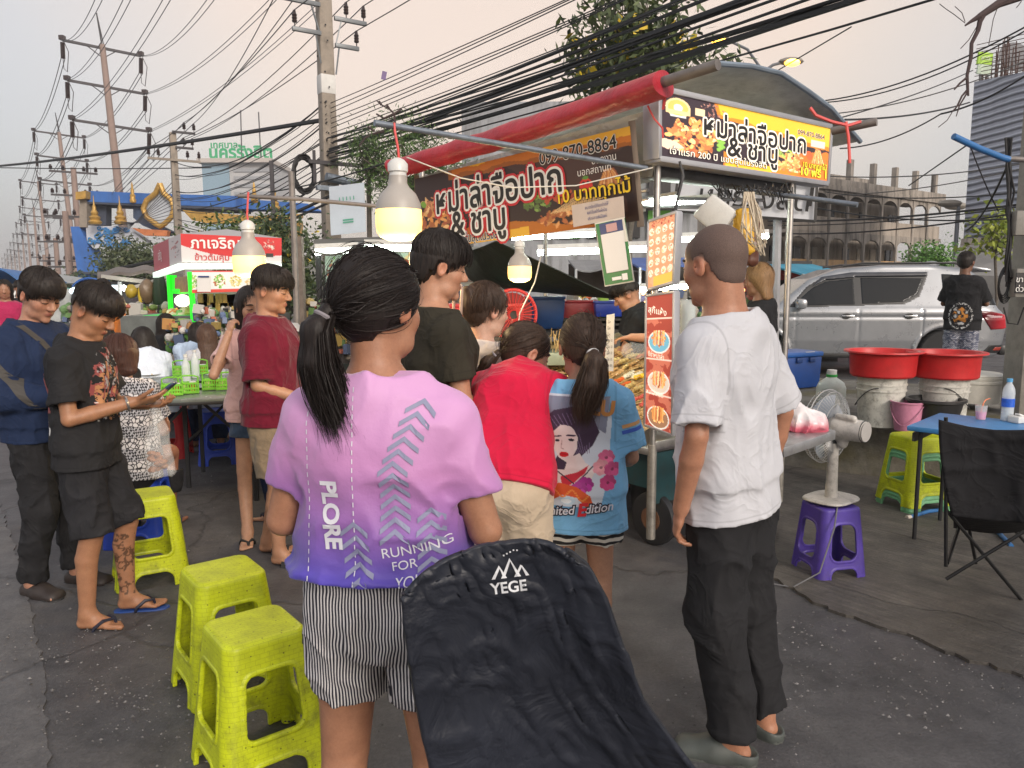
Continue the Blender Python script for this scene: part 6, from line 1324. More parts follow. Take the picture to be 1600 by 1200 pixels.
for(py,a0,a1)in((207,-.05,.85),(231,.05,.75),(251,-1.05,1.0)):
    z=at(272,py,33).z;MB().bar(AD*a0+Vector((0,0,z))+LD*.2,AD*a1+Vector((0,0,z))+LD*.2,.08,.09).build('crossarm',darm if py<250 else conc,q1)
    for a in((a1*.95,a1*.5)if py<250 else(a0*.95,a0*.6,a1*.5,a1*.95)):p=AD*a+Vector((0,0,z+.05))+LD*.2;mi_=MB();pin(mi_,p,.36,.075);mi_.build('insulator',ins_m,q1,smooth=True);INS1.append(P1+p+Vector((0,0,.36)))
def hv_pole(px,pytop,Y,lab,sc=1.,arms=True,lean=0.):
    o=empty('transmission_pole',(at(px,440,Y).x,Y,0),0,lab,'utility pole','tall transmission poles along the road');zt=at(px,pytop,Y).z-2.2;MB().tube([Vector((0,0,0)),Vector((lean,0,zt))],[.36,.20],12).build('shaft',browc,o,smooth=True)
    MB().tube([Vector((lean,0,zt-.3)),Vector((lean-.25,0,zt+2.2))],.05,5).tube([Vector((lean+.15,0,zt-.3)),Vector((lean-.22,0,zt+2.0))],.04,5).build('spike',darm,o);pts=[]
    for k in range(3):
        z=zt-.25-2.75*k;mx=Vector((lean*(z/zt),0,0));a0,a1=AD*-2.55+Vector((0,0,z+.15))+mx,AD*2.55+Vector((0,0,z-.15))+mx;MB().bar(a0,a1,.17,.17).build('crossarm',darm,o)
        m=MB().bar(AD*-1.+Vector((0,0,z))+mx,AD*0+Vector((0,0,z-.7))+mx,.06,.06).bar(AD*1.+Vector((0,0,z))+mx,AD*0+Vector((0,0,z-.7))+mx,.06,.06);m.build('brace',darm,o)
        for a in(a0,a1):
            ins=MB()
            b_=a-LD*.45-Vector((0,0,1.15));ins.tube([a-Vector((0,0,.15)),b_],.15,8);ins.box((a+Vector((0,0,.15)))[:],(.35,.35,.3));pts.append((o.location+a,o.location+b_-LD*.1))
            ins.tube([b_,b_-Vector((0,0,.7)),b_+Vector((.35,-.2,-1.0)),a+Vector((.55,-.3,-.9)),a+LD*.3],.025,4)
            ins.build('insulator_string',ins_m,o,smooth=True)
    return pts
H1=hv_pole(204,20,59,'tallest transmission pole at the upper left with three cross arms',lean=-.9);H2=hv_pole(122,176,93,'second transmission pole, left of the blue gateway',lean=-.9);H3=hv_pole(80,262,130,'third transmission pole behind the navy shirt',lean=-.8);H4=hv_pole(62,308,170,'fourth transmission pole, thin with distance')
prev=[H1,H2,H3,H4]
for k,(px,py,Y)in enumerate(((50,336,212),(41,355,256),(33,370,302),(26,382,350),(20,390,400),(14,397,460))):
    prev.append(hv_pole(px,py,Y,('fifth','sixth','seventh','eighth','ninth','tenth')[k]+' and fainter transmission pole of the receding row'))
for k,(px,py,Y,hw)in enumerate(((128,262,52,1.0),(92,372,62,.9),(110,330,47,.8),(72,398,90,.9))):
    o=empty('utility_pole',(at(px,440,Y).x,Y,0),0,('wire-hung concrete pole before the blue gateway leg','lower concrete pole with three pairs of arms behind the navy shirt','brown concrete pole rising over the man in the black tee','small dark pole farther along the road')[k],'utility pole');zt=at(px,py,Y).z;MB().tube([(0,0,0),(0,0,zt)],[.24,.17],10).build('shaft',browc,o,smooth=True);ins=MB()
    for j in range(3):
        z=zt-.3-1.5*j;MB().bar(AD*-hw*1.4+Vector((0,0,z)),AD*hw*1.4+Vector((0,0,z)),.12,.12).build('crossarm',darm,o);[pin(ins,AD*a+Vector((0,0,z)),.42,.12)for a in(-hw*1.3,-hw*.6,hw*.6,hw*1.3)]
    ins.build('insulator_row',ins_m,o,smooth=True)
NW=[0]
def wire(a,b_,sag,r,lab,grp,mt_=wire_m,n=18,wob=0.):
    a,b_=Vector(a),Vector(b_);g3=random.Random(NW[0]);NW[0]+=1;ph2=g3.uniform(0,6)
    pts=[a.lerp(b_,i/n)-Vector((0,0,4*sag*(i/n)*(1-i/n)))+Vector((0,0,wob*math.sin(i*.9+ph2)))for i in range(n+1)];m=MB().tube(pts,r,5)
    return tag(m.build('cable',mt_,smooth=True),lab,'cable',grp)
HVG='high voltage wires on the tall poles';ends=[(138,-60),(330,-60),(190,-70),(455,-75),(262,-75),(600,-130)]
for i,(pa,pb_)in enumerate(H1):
    e=at(ends[i][0]+40,ends[i][1],30)
    for dx in(-.10,.10):wire(pa+AD*dx,e+AD*dx*1.4,.9,.018,'thin wire leading from the tallest transmission pole up out of view',HVG,wire_f)
for A_1,B_1 in zip(prev,prev[1:]):
    for(pa,pb_),(qa,qb)in zip(A_1,B_1):
        for dx in((-.12,.12)if A_1 is H1 or A_1 is H2 else(0,)):wire(pb_+AD*dx,qa+AD*dx,.9,.022+.0001*pb_.y,'thin wire strung between two transmission poles','wires between the transmission poles',wire_f,12)
# medium voltage line: centre pole to the left pole, and on over our heads
for i,p in enumerate(INS):wire(p,p+LD*34+Vector((0,0,.4)),.5,.011,'black wire from the cross arms of the big concrete pole up to the right','line wires over the street',wire_m);wire(p,INS1[i%len(INS1)],.35,.012,'black wire between the big concrete pole and the municipal pole','line wires to the left',wire_m);wire(INS1[i%len(INS1)],at(60+i*9,395-i*4,90),.5,.016,'wire running on from the municipal pole along the road','line wires along the road',wire_f)
# thick telecom bundles
A0=P0+LD*.22;TG='thick black telecom cables over the cart';g4=random.Random(5)
for i in range(15):
    z0=4.35+.12*(i%5)+g4.uniform(-.05,.05);b_=P0+LD*36+Vector((0,0,4.6+.16*(i%5)+g4.uniform(-.2,.5)))+AD*g4.uniform(-.3,.3);wire(A0+Vector((0,0,z0))+AD*g4.uniform(-.1,.1),b_,.35+g4.uniform(0,.5),g4.choice((.012,.016,.022,.03)),'thick black telecom cable running from the big concrete pole over the awning',TG,wire_m,26,.012)
for i in range(9):
    z0=5.0+.14*i;wire(A0+Vector((0,0,z0*.78+.8)),P0+LD*36+Vector((0,0,5.6+.2*i))+AD*(.5+.25*i),.3+.1*(i%3),.009,'thin telecom wire fanning out above the thick bundle','thin telecom wires',wire_m,22,.006)
for i in range(16):
    z0=3.2+.13*i+g4.uniform(-.05,.05);wire(A0+Vector((0,0,min(5.6,z0+.6)))-AD*.1,P1+Vector((0,0,4.0+.18*i*g4.uniform(.6,1.1))),.3+g4.uniform(0,.5),g4.choice((.010,.013,.018)),'telecom wire sagging from the big concrete pole towards the municipal pole','telecom wires to the left',wire_m,18,.012);
for i in range(10):wire(P1+Vector((0,0,4.2+.2*i)),at(118+i*2,330+i*9,56),.3,.014,'wire from the municipal pole to the poles by the gateway','wires by the gateway',wire_f)
for(a,b_,sg,r)in(((-10,260,40),(512,186,18),.1,.03),((0,262,45),(330,262,40),.05,.014),((1290,157,9),(1602,42,7),.1,.009),((1290,160,9),(1602,48,7),.12,.008),((1300,178,10),(1602,95,10),.1,.008),((1306,186,10),(1520,110,14),.05,.010),((1320,187,9),(1515,160,13),.06,.014),((1312,232,9),(1470,178,8.5),.08,.009),((1470,178,8.5),(1602,118,8),.05,.012),((1420,290,9),(1512,226,7),.0,.008),((1516,228,6),(1560,330,6.2),.02,.007),((1290,275,14),(1602,255,14),.1,.01),((1310,305,16),(1602,262,16),.1,.01),((1245,318,15),(1602,340,12),.15,.012),((1200,345,18),(1602,318,14),.1,.018),((1230,365,18),(1602,330,14),.12,.014),((1200,352,18),(1600,322,14),.1,.010),((1290,300,12),(1600,300,9),.08,.008),((420,300,15),(600,255,12),.05,.012),((180,420,18),(620,250,16),.3,.03),((170,426,18),(620,262,16),.3,.022),((1510,360,8),(1580,245,6.3),.1,.012),((900,175,9),(1240,20,6),.0,.006),((1190,125,12),(1330,42,9),.0,.008)):
    wire(at(*a),at(*b_),sg,r*(a[2]/12)**.5,'black cable crossing behind the market stalls','loose cables',wire_m,14)
fl=empty('tag',at(600,118,13),0,'small purple plastic tag hanging on the wires against the sky','tag');MB().box((0,0,0),(.075,.01,.13),(.1,.2,.3)).build('flag',M('purple_film',(.16,.11,.24),.6),fl)
def lamp_post(px,py0,Y,arms,lab,lit=True,r=.06):
    o=empty('street_lamp',(at(px,440,Y).x,Y,0),0,lab,'street lamp');zt=at(px,py0,Y).z;MB().tube([(0,0,0),(0,0,zt)],[r*1.3,r],10).build('pole',M('lamp_grey',(.14,.15,.17),.5,.4),o,smooth=True)
    for(qx,qy)in arms:
        e=at(qx,qy,Y)-o.location;s_=Vector((0,0,zt));MB().tube([s_,s_.lerp(e,.35)+Vector((0,0,.32*(e.z-zt))),s_.lerp(e,.65)+Vector((0,0,.22*(e.z-zt))),e],r*.6,8).build('arm',MATS['lamp_grey'],o,smooth=True)
        h=MB().blob(e,(.32*Y/20,.16*Y/20,.10*Y/20),12,6).build('lamp_head',M('lamp_shell',(.22,.2,.17),.5),o,smooth=True)
        if lit:MB().blob(e-Vector((0,.08,.05))*(Y/20),(.20*Y/20,.14*Y/20,.09*Y/20),10,6).build('glow',warm('sodium_glow',9,'#ffb030'),h,smooth=True)
lamp_post(1181,112,20,((1120,60),(1236,96)),'double-armed street lamp with two orange lights behind the cart roof');lamp_post(1490,322,30,((1484,318),),'slim street lamp in front of the metal clad building',False);lamp_post(1488,330,42,((1494,322),),'second slim street lamp standing close beside the first',False)
# near concrete pole at the right edge
rp_o=empty('utility_pole',(at(1600,600,6.1).x+.03,6.15,0),0,'concrete pole with meter boxes at the right edge of the picture','utility pole');MB().box((0,0,2.2),(.20,.24,4.4)).build('shaft',M('weathered_concrete',(.24,.225,.20),.9,var=.2,vs=5,bump=.4,bs=40,dirt=.3),rp_o,bevel=.012)
lr=lambda px,py,Y:at(px,py,Y)-rp_o.location
for(py0,py1,nm)in((330,368,'junction_box'),(420,464,'meter_box')):a,b_=lr(1583,py0,5.98),lr(1620,py1,5.98);MB().box(((a+b_)/2)[:],(abs(b_.x-a.x),.10,abs(a.z-b_.z))).build(nm,M('grey_box',(.22,.21,.19),.6,dirt=.3),rp_o,bevel=.006)
a,b_=lr(1588,426,5.92),lr(1618,458,5.92);MB().box(((a+b_)/2)[:],(abs(b_.x-a.x),.01,abs(a.z-b_.z))).build('meter_window',M('dark_window',(.02,.02,.024),.2),rp_o);text('lettering','ขาย',.06,whi,rp_o,plane_mtx(lr(1597,437,5.905),(1,0,0),(0,0,1)));text('lettering','ด่วน',.06,whi,rp_o,plane_mtx(lr(1597,452,5.905),(1,0,0),(0,0,1)))
m=MB()
for k in range(7):x=1576+rnd.uniform(-4,8);m.tube([lr(x+rnd.uniform(-4,6),y,6.0+rnd.uniform(-.04,.03))for y in(215,260,300,330,370,400+k*8,440)],.008,5)
for k in range(5):r=.055+.01*k;c=lr(1568+2*k,445,6.0);m.tube([c+Vector((r*.6*math.cos(a),.01*k,r*1.5*math.sin(a)))for a in np.linspace(0,6.28,20)[:-1]],.006,5,closed=True)
m.tube([lr(1568,480,6.0),lr(1575,505,6.),lr(1590,507,5.95),lr(1600,480,5.9)],.006,5);m.build('cable_loop',wire_m,rp_o,smooth=True)
tag(MB().tube([at(1490,213,4.4),at(1530,232,4.45),at(1568,247,4.5),at(1577,249,4.5)],.018,10).build('pipe',M('blue_pvc'),smooth=True),'blue plastic pipe poking in from the right edge','pipe');tag(MB().tube([at(1576,248,4.5),at(1625,251,4.5)],.016,10).build('pipe',M('rusty_grey_pipe'),smooth=True),'brown pipe continuing the blue one at the right edge','pipe')
black_cl=cloth('black_cotton',(.017,.017,.019));white_cl=cloth('white_cotton',(.47,.475,.51),var=.05);navy_cl=cloth('navy_cotton',(.013,.024,.062))
def spot(px,py):g_=gnd(px,py);return(g_.x,g_.y,0)
def spotd(px,Y):g_=at(px,600,Y);return(g_.x,Y,0)
SIT=dict(pel=(0,-.03,.54),waist=(0,-.01,.68),chest=(0,.01,.87),neck=(0,.0,1.03),head=(0,.04,1.185),shR=(.165,.0,.975),elR=(.21,.10,.72),wrR=(.13,.32,.79),
           hipR=(.09,.0,.52),knR=(.13,.42,.50),anR=(.13,.36,.075))
def mirror(d):
    o=dict(d)
    for k_,v_ in d.items():
        if k_.endswith('R')and k_[:-1]+'L' not in o:o[k_[:-1]+'L']=(-v_[0],v_[1],v_[2])
    return o
sit=lambda**k:mirror({**SIT,**k})
FF=dict(kind='flipflop',mat=M('blue_rubber',(.012,.05,.22),.5),strap=M('dark_rubber',(.012,.014,.03),.5))
# --- man in the white tee, nearest on the right
O=person('bald-cropped man seen from behind in a loose white tee and black joggers',(.765,2.40,0),R(46),1.69,.95,lean=(-.085,.09),skin='#b27a5a',kneck=1.2,head=(6,-12,0),hs=1.06,
    pose=dict(elR=(.275,-.06,1.10),wrR=(.27,.02,.84),elL=(-.235,-.03,1.09),wrL=(-.215,.05,.85)),foot=(.1,.45),
    top=dict(mat=white_cl,sleeve=.86,sease=.030,ease=.022,hem=.125,flare=.004,fold=.012,ff=8,neck=.008),bottom=dict(mat=black_cl,len=1.93,ease=.022,cuff=.055,fold=.014,ff=9),
    shoes=dict(kind='clog',mat=M('worn_grey_clog',(.065,.075,.07),.6,dirt=.3),strap=M('clog_sole',(.05,.055,.05),.7)),
    hair=dict(style='buzz',mat=stub_mat(),fade=(.004,.055)),hands=dict(L=dict(curl=(.5,.6,.65,.7),n=(.5,-.7,0))))
# --- woman in the purple running shirt, nearest in the middle
def purple_mat():
    t=NT('purple_running_shirt');v=t.coord();sp=t.n('ShaderNodeSeparateXYZ');t.l(v,sp.inputs[0])
    z=t.math('ADD',sp.outputs[2],t.math('MULTIPLY',t.noise(v,5,2),.06));z=t.math('ADD',z,t.math('MULTIPLY',sp.outputs[0],.10))
    f=t.math('MULTIPLY',t.math('SUBTRACT',z,.872),1/.47)
    t.l(t.ramp(f,(.08,hx('#3733a8')),(.24,hx('#5c469f')),(.45,hx('#8d5fa2')),(.68,hx('#b27bae')),(1,hx('#c391bf'))),t.inp('Base Color'))
    t.inp('Roughness').default_value=.6;t.inp('Sheen Weight').default_value=.2;t.bump(t.noise(v,24,4),.35,.006);t.bump(t.noise(v,700,1),.2,.0008);return t.m
def stripe_mat():
    t=NT('pinstriped_shorts');v=t.coord();sp=t.n('ShaderNodeSeparateXYZ');t.l(v,sp.inputs[0])
    n=t.noise(v,7,2);x=t.math('ADD',sp.outputs[0],t.math('MULTIPLY',n,.025));x=t.math('ADD',x,t.math('MULTIPLY',sp.outputs[1],.35))
    s_=t.math('SINE',t.math('MULTIPLY',x,2*math.pi/.0070));t.l(t.ramp(t.math('ADD',t.math('MULTIPLY',s_,.5),.5),(.52,(.016,.016,.028)),(.68,(.62,.60,.60))),t.inp('Base Color'));t.inp('Roughness').default_value=.9
    t.bump(t.noise(v,30,4),.3,.005);return t.m
J_=person('woman seen from behind in a purple to pink running shirt and striped shorts',(-.29,1.66,0),R(-7),1.575,1.09,fem=True,skin='#ad7857',head=(2,-24,-3),hs=1.03,kneck=1.0,
    pose=dict(knR=(.118,.015,.48),knL=(-.118,.015,.48),anR=(.125,-.03,.075),anL=(-.125,-.03,.075),elR=(.25,.0,1.07),wrR=(.20,.24,1.02),elL=(-.25,.0,1.08),wrL=(-.20,.24,1.02),shR=(.168,-.015,1.330),shL=(-.168,-.015,1.335)),
    top=dict(mat=purple_mat(),sleeve=.62,sease=.011,ease=.014,hem=-.045,fold=.012,ff=8,fsx=(.9,1,1.0),flare=.016),bottom=dict(name='shorts',mat=stripe_mat(),len=.56,ease=.018,fold=.012,flare=-.004,rk=.086),
    shoes=FF,hair=dict(style='pony',vol=.017,n=9000,w=.0008,tie=(-.035,-.122,-.005),tail=((-.035,-.122,-.005,.018),(-.05,-.142,-.045,.030),(-.052,-.140,-.11,.036),(-.04,-.130,-.165,.032),(-.02,-.122,-.215,.018),(-.005,-.12,-.25,.006)),mat=hair_mat('black_brown_hair',(.008,.006,.006),(.022,.015,.013))))
tee=J_['top'];wht=M('white_print',(.60,.60,.66),.6,var=.05);teal=M('teal_print',(.21,.22,.34),.6,var=.2)
def drape_mb(name,m,mat,target,org,ux,uy,cut=.02):
    me=bpy.data.meshes.new(name);me.from_pydata(m.v,[],m.f);return link(name,drape(me,target,org,ux,uy,cut=cut),mat,target)
BX,BZ=(1,0,0),(0,0,1)
m=MB()
def chev(m,x,y,s_,a=0.):
    c,q=math.cos(a),math.sin(a);T=lambda u,v:(x+u*c-v*q,y+u*q+v*c,0)
    for sg in(-1,1):m.quad(*[T(sg*u,v)for u,v in((0,0),(1*s_,-.8*s_),(1*s_,-.8*s_-.011),(0,-.011))][::sg])
for i in range(12):chev(m,.055+.06*max(0,i-6)/6*1.1,-.10+i*.024,.030,-.10*max(0,i-5)/3)
for i in range(5):chev(m,-.03+.004*i,-.085-i*.028,.030);chev(m,.125,-.06-i*.026,.027)
drape_mb('chevron_print',m,teal,tee,(.01,-.4,1.13),BX,BZ)
print_text('lettering','PLORE',.052,wht,tee,(-.072,-.4,1.055),(.06,0,-1),(1,0,.06),bold=.002,spacing=.95)
print_text('lettering','RUNNING',.030,wht,tee,(.105,-.4,.985),(1,0,.12),(-.12,0,1));print_text('lettering','FOR',.027,wht,tee,(.082,-.4,.952),(1,0,.12),(-.12,0,1));print_text('lettering','YOU',.027,wht,tee,(.095,-.4,.92),(1,0,.12),(-.12,0,1))
m=MB()
for xx in(-.125,-.02):
    for i in range(26):m.quad((xx,-.24+i*.018,0),(xx+.0022,-.24+i*.018,0),(xx+.0022,-.23+i*.018,0),(xx,-.23+i*.018,0))
for xx in(-.070,-.058):m.quad((xx,-.262,0),(xx+.006,-.262,0),(xx+.009,-.235,0),(xx+.003,-.235,0))
drape_mb('dashed_print',m,wht,tee,(0,-.4,1.10),BX,BZ)
# --- woman in the red tee leaning over the counter
M_=person('woman in a red tee and cream trousers bending towards the skewers',spotd(793,2.82),R(-16),1.55,.92,fem=True,skin='#c28d70',head=(22,-48,0),hs=1.06,
    pose=mirror(dict(pel=(0,-.06,.91),waist=(0,.02,1.04),chest=(0,.11,1.20),neck=(0,.205,1.275),head=(0.0,.285,1.375),shR=(.17,.165,1.235),elR=(.235,.18,1.02),wrR=(.20,.36,.92),hipR=(.088,-.06,.88))),foot=(.1,.1),
    top=dict(mat=cloth('red_cotton',(.56,.008,.045),var=.08),sleeve=.66,ease=.018,hem=.06,fold=.008),bottom=dict(mat=cloth('cream_cotton',(.52,.42,.31),var=.06),len=1.96,ease=.026),shoes=FF,
    hair=dict(style='pony',vol=.010,tie=(-.02,-.105,-.04),tail=((-.02,-.105,-.04,.015),(-.04,-.125,-.09,.026),(-.085,-.11,-.19,.024),(-.12,-.08,-.28,.010)),mat=hair_mat('dark_brown_hair',(.018,.011,.008),(.07,.04,.026))))
# --- girl in the printed blue shirt
N_=person('girl with a long ponytail in a light blue shirt with a printed lady and carp',spotd(909,2.9),R(-6),1.375,1.03,fem=True,skin='#b9886a',head=(10,8,3),hs=1.14,
    pose=dict(elR=(.235,.02,1.07),wrR=(.20,.22,1.0),elL=(-.22,.10,1.1),wrL=(-.12,.32,1.18)),
    top=dict(mat=cloth('sky_blue_shirt',(.17,.40,.64),var=.1),sleeve=.78,sease=.026,ease=.022,hem=.20,fold=.008),bottom=dict(name='shorts',mat=M('wavy_black_white',(.02,.02,.022)),len=.52,ease=.022),shoes=dict(kind='sandal',mat=M('white_rubber',(.6,.6,.6)),strap=M('white_rubber')),
    hair=dict(style='pony',vol=.012,n=3000,tie=(.022,-.112,-.02),tail=((.022,-.112,-.02,.017),(.03,-.14,-.06,.034),(.02,-.135,-.14,.045),(.005,-.125,-.19,.038),(0,-.11,-.24,.018)),parts=M('hair_tie_white',(.6,.6,.6),.6),mat=hair_mat('dark_brown_hair')))
def wavy():
    t=NT('wavy_stripes');wv=t.n('ShaderNodeTexWave');wv.bands_direction='Z';t.l(t.coord(),wv.inputs['Vector']);wv.inputs['Scale'].default_value=12;wv.inputs['Distortion'].default_value=3.5;wv.inputs['Detail'].default_value=2
    t.l(t.ramp(wv.outputs[0],(.45,(.015,.015,.017)),(.52,(.6,.57,.52))),t.inp('Base Color'));t.inp('Roughness').default_value=.9;return t.m
N_['bottom'].data.materials[0]=wavy()
cv=Canvas(132,190,(.25,.45,.62));nzc=cv.fbm(6,2);PALE=(.72,.62,.60);HAIR=(.045,.025,.055)
cv.poly([(0,.05),(.06,.9),(.2,1),(.8,1),(.92,.8),(.88,.3),(.8,.05)],(.56,.62,.70));cv.poly([(.0,.62),(.1,.98),(.9,.98),(.85,.66),(.6,.8),(.35,.82)],(.20,.22,.30))
cv.poly([(.12,.62),(.10,.75),(.25,.86),(.50,.90),(.70,.82),(.78,.68),(.70,.56),(.58,.48),(.45,.34),(.30,.28),(.22,.36),(.30,.48),(.26,.58)],HAIR)
for i in range(9):cv.line([(.2+i*.05,.84-abs(i-4)*.008),(.34+i*.04,.68),(.5+i*.02,.5)],.004,(.17,.12,.22))
cv.poly([(.24,.55),(.25,.68),(.33,.74),(.46,.73),(.53,.64),(.52,.54),(.45,.44),(.40,.42),(.31,.46)],PALE);cv.poly([(.42,.46),(.55,.50),(.62,.42),(.74,.36),(.66,.24),(.42,.14),(.2,.2),(.1,.32),(.26,.36),(.38,.36)],PALE)
cv.ell(.37,.485,.055,.022,(.55,.01,.015));cv.line([(.32,.485),(.42,.487)],.005,(.2,.0,.01));cv.ell(.455,.612,.035,.012,(.02,.02,.03));cv.ell(.29,.60,.028,.011,(.02,.02,.03));cv.line([(.40,.648),(.50,.652)],.010,HAIR);cv.line([(.26,.635),(.33,.642)],.009,HAIR);cv.line([(.345,.60),(.335,.535),(.365,.53)],.005,(.4,.28,.27))
cv.poly([(.44,.73),(.56,.66),(.60,.55),(.68,.60),(.72,.72),(.56,.80)],HAIR)
cv.poly([(.33,.30),(.52,.34),(.66,.40),(.62,.34),(.50,.26),(.36,.20)],(.5,.02,.04));cv.line([(.30,.34),(.5,.24),(.72,.40)],.008,(.04,.03,.05))
for cx,cy,c_ in((.10,.50,(.55,.01,.02)),(.06,.42,(.42,.01,.02)),(.14,.58,(.5,.02,.02)),(.86,.46,(.62,.12,.25)),(.80,.38,(.70,.30,.34)),(.93,.36,(.55,.08,.22)),(.62,.24,(.38,.03,.25)),(.55,.20,(.45,.05,.3)),(.2,.26,(.66,.55,.35)),(.88,.25,(.5,.05,.18))):
    for k_ in range(7):cv.ell(cx+.05*math.cos(k_*.9),cy+.034*math.sin(k_*.9),.05,.03,tuple(x*(.75+.08*k_)for x in c_),k_*.9)
    cv.ell(cx,cy,.018,.012,tuple(x*.4 for x in c_))
cv.poly([(.10,.10),(.16,.20),(.32,.25),(.52,.22),(.68,.14),(.72,.04),(.62,.05),(.52,.13),(.36,.15),(.24,.09)],(.62,.09,.02))
for i in range(26):a=i*.26;cv.ell(.2+i*.018,.17+.035*math.sin(a*2)-abs(i-10)*.003,.014,.008,(.75,.22+.01*(i%5),.05))
cv.ell(.16,.165,.014,.010,(.9,.8,.5));cv.ell(.16,.165,.007,.005,(.01,.01,.01));cv.ell(.42,.10,.09,.035,(.5,.66,.78));cv.ell(.40,.095,.06,.022,(.75,.82,.86))
sh_=N_['top'];shp=MV('shirt_print',.8);print_canvas('lady_print',cv,shp,sh_,(-.02,-.3,.905),BX,BZ,.32,.44)
red_p=M('red_print',(.5,.01,.02),.7);dk_p=M('dark_print',(.02,.015,.03),.7)
for nm,b_,mt_,sc_,of in(('lettering','imited   dition',dk_p,.046,.005),('lettering','imited   dition',wht,.046,.0022)):
    link(nm,drape(text_mesh(b_,sc_,of if mt_ is dk_p else .0006,0.,shear=.25),sh_,(-.01,-.3,.695),(1,0,.10),(-.1,0,1),.006 if mt_ is dk_p else .008),mt_,sh_)
for b_,x_ in(('L',-.163),('E',.002)):link('lettering',drape(text_mesh(b_,.066,.003,0.,shear=.25),sh_,(x_,-.3,.695+x_*.1),(1,0,.10),(-.1,0,1),.010),red_p,sh_)
link('lettering',drape(text_mesh('LLU',.075,.004,0.),sh_,(.06,-.3,1.075),(1,0,-.12),(.12,0,1),.006),M('orange_print',(.5,.22,.06),.7),sh_)
m=MB()
for i,c_ in enumerate(((.55,.30,.12),(.04,.10,.45))):print_c=Canvas(24,3,c_);print_c.m[:]=True;print_canvas('sleeve_band',print_c,shp,sh_,(.225,-.3,1.015-i*.022),(1,0,.25),(-.25,0,1),.15,.014)
# --- man in the dark olive tee
K_=person('young man in a dark olive tee with thick black hair looking to the right',spotd(684,3.05),R(-62),1.70,1.0,skin='#c08a68',head=(8,-8,0),hs=1.04,
    pose=dict(elR=(.20,.02,1.08),wrR=(.13,.24,1.03),elL=(-.20,.02,1.08),wrL=(-.08,.26,1.0)),
    top=dict(mat=cloth('dark_olive_cotton',(.030,.026,.018)),sleeve=.62,ease=.014,fold=.010),bottom=dict(mat=black_cl,len=1.95),shoes=FF,hair=dict(style='shag',vol=.020,n=2600,fade=None))
# --- woman with the hair clip
L_=person('woman in a pale blouse with her hair held up in a brown claw clip',spotd(757,3.35),R(-48),1.51,.95,fem=True,skin='#cd9f85',head=(4,-6,0),hs=1.05,
    pose=dict(elR=(.21,.04,1.08),wrR=(.12,.24,1.05)),top=dict(mat=cloth('pale_blouse',(.58,.52,.50),var=.05),sleeve=.55,ease=.018),bottom=dict(mat=black_cl,len=1.95),shoes=FF,
    hair=dict(style='clip',vol=.016,mat=hair_mat('dark_brown_hair'),n=2600))
X=L_['X'];hsc=L_['hsc'];mb=MB();CX=X@Matrix.Diagonal((hsc,hsc,hsc,1))
def tfm(mb,Mx):mb.v=[tuple(Mx@Vector(v))for v in mb.v];return mb
fr=M('taupe_plastic',(.42,.30,.24),.35)
clip=tfm(MB().tube([(.030*math.cos(a)if abs(math.cos(a))<.8 else .030*(1 if math.cos(a)>0 else-1),-.150,.03+.078*max(-.9,min(.9,math.sin(a)*1.3)))for a in np.linspace(0,6.28,24)[:-1]],.007,6,closed=True),CX).build('hair_clip',fr,L_['root'],smooth=True)
Xl=L_['J'];m=MB()
m.grid(lambda u,v:Vector((.05+.015*(v-.5)*2,-.115-.02*math.sin(u*3.1),1.31-u*.55)).lerp(Vector((.12,-.12,.8)),u*.5)*L_['S'],14,2)
drape_me=MB().grid(lambda u,v:(.02+.10*u+(v-.5)*.014,.22-.42*u,0),20,1)
drape_mb('shoulder_strap',drape_me,M('brown_strap',(.16,.06,.04),.6),L_['top'],(0,-.3,1.10),BX,BZ)
# --- young man in the maroon shirt
I_=person('young man with a bowl haircut in a maroon collarless shirt and khaki shorts',spot(438,872),R(-96),1.60,1.02,skin='#b58260',head=(8,4,0),hs=1.04,
    pose=dict(elR=(.20,.0,1.07),wrR=(.10,.22,.98),elL=(-.2,.02,1.07),wrL=(-.06,.24,.95),knR=(.10,.05,.48),anR=(.10,.04,.075),knL=(-.10,.0,.48),anL=(-.10,-.12,.075)),
    top=dict(mat=cloth('maroon_linen',(.115,.004,.018)),sleeve=.86,sease=.030,ease=.024,hem=.10,neck=.012,fold=.012),bottom=dict(name='shorts',mat=cloth('khaki_cotton',(.20,.15,.10)),len=.85,ease=.028),
    shoes=dict(kind='sandal',mat=M('tan_sole',(.32,.24,.17),.7),strap=M('dark_strap',(.02,.02,.022),.7)),hair=dict(style='crop',vol=.015,n=2600,fade=(-.01,.03),mat=hair_mat('black_hair')))
# --- man in the black tee, looking at his phone
B_=person('man in a black printed tee and torn black denim shorts looking down at his phone',spot(158,968),R(-84),1.535,.96,skin='#a8744f',head=(30,-6,0),hs=1.02,kneck=1.05,
    pose=dict(head=(0,.075,1.572),neck=(0,.0,1.405),chest=(0,-.005,1.26),elR=(.215,.02,1.075),wrR=(.09,.27,1.135),elL=(-.22,.06,1.09),wrL=(-.05,.28,1.10),knR=(.10,.03,.48),anR=(.10,-.02,.075),knL=(-.10,.12,.48),anL=(-.10,.10,.085)),
    hands=dict(R=dict(d=(-.25,.93,.1),n=(-.5,0,.85),curl=(.3,.35,.5,.6),thumb=.2),L=dict(d=(.3,.9,0),n=(.1,0,1),curl=(.5,.6,.6,.6))),foot=(.05,.12),
    top=dict(mat=black_cl,sleeve=.70,sease=.022,ease=.014,hem=.11,fold=.012),bottom=dict(name='shorts',mat=cloth('black_denim',(.018,.018,.021),.8,300,.3),len=.97,ease=.020,fold=.012,flare=.004),
    shoes=FF,hair=dict(style='crop',vol=.010,n=2600,fade=(-.01,.05)))
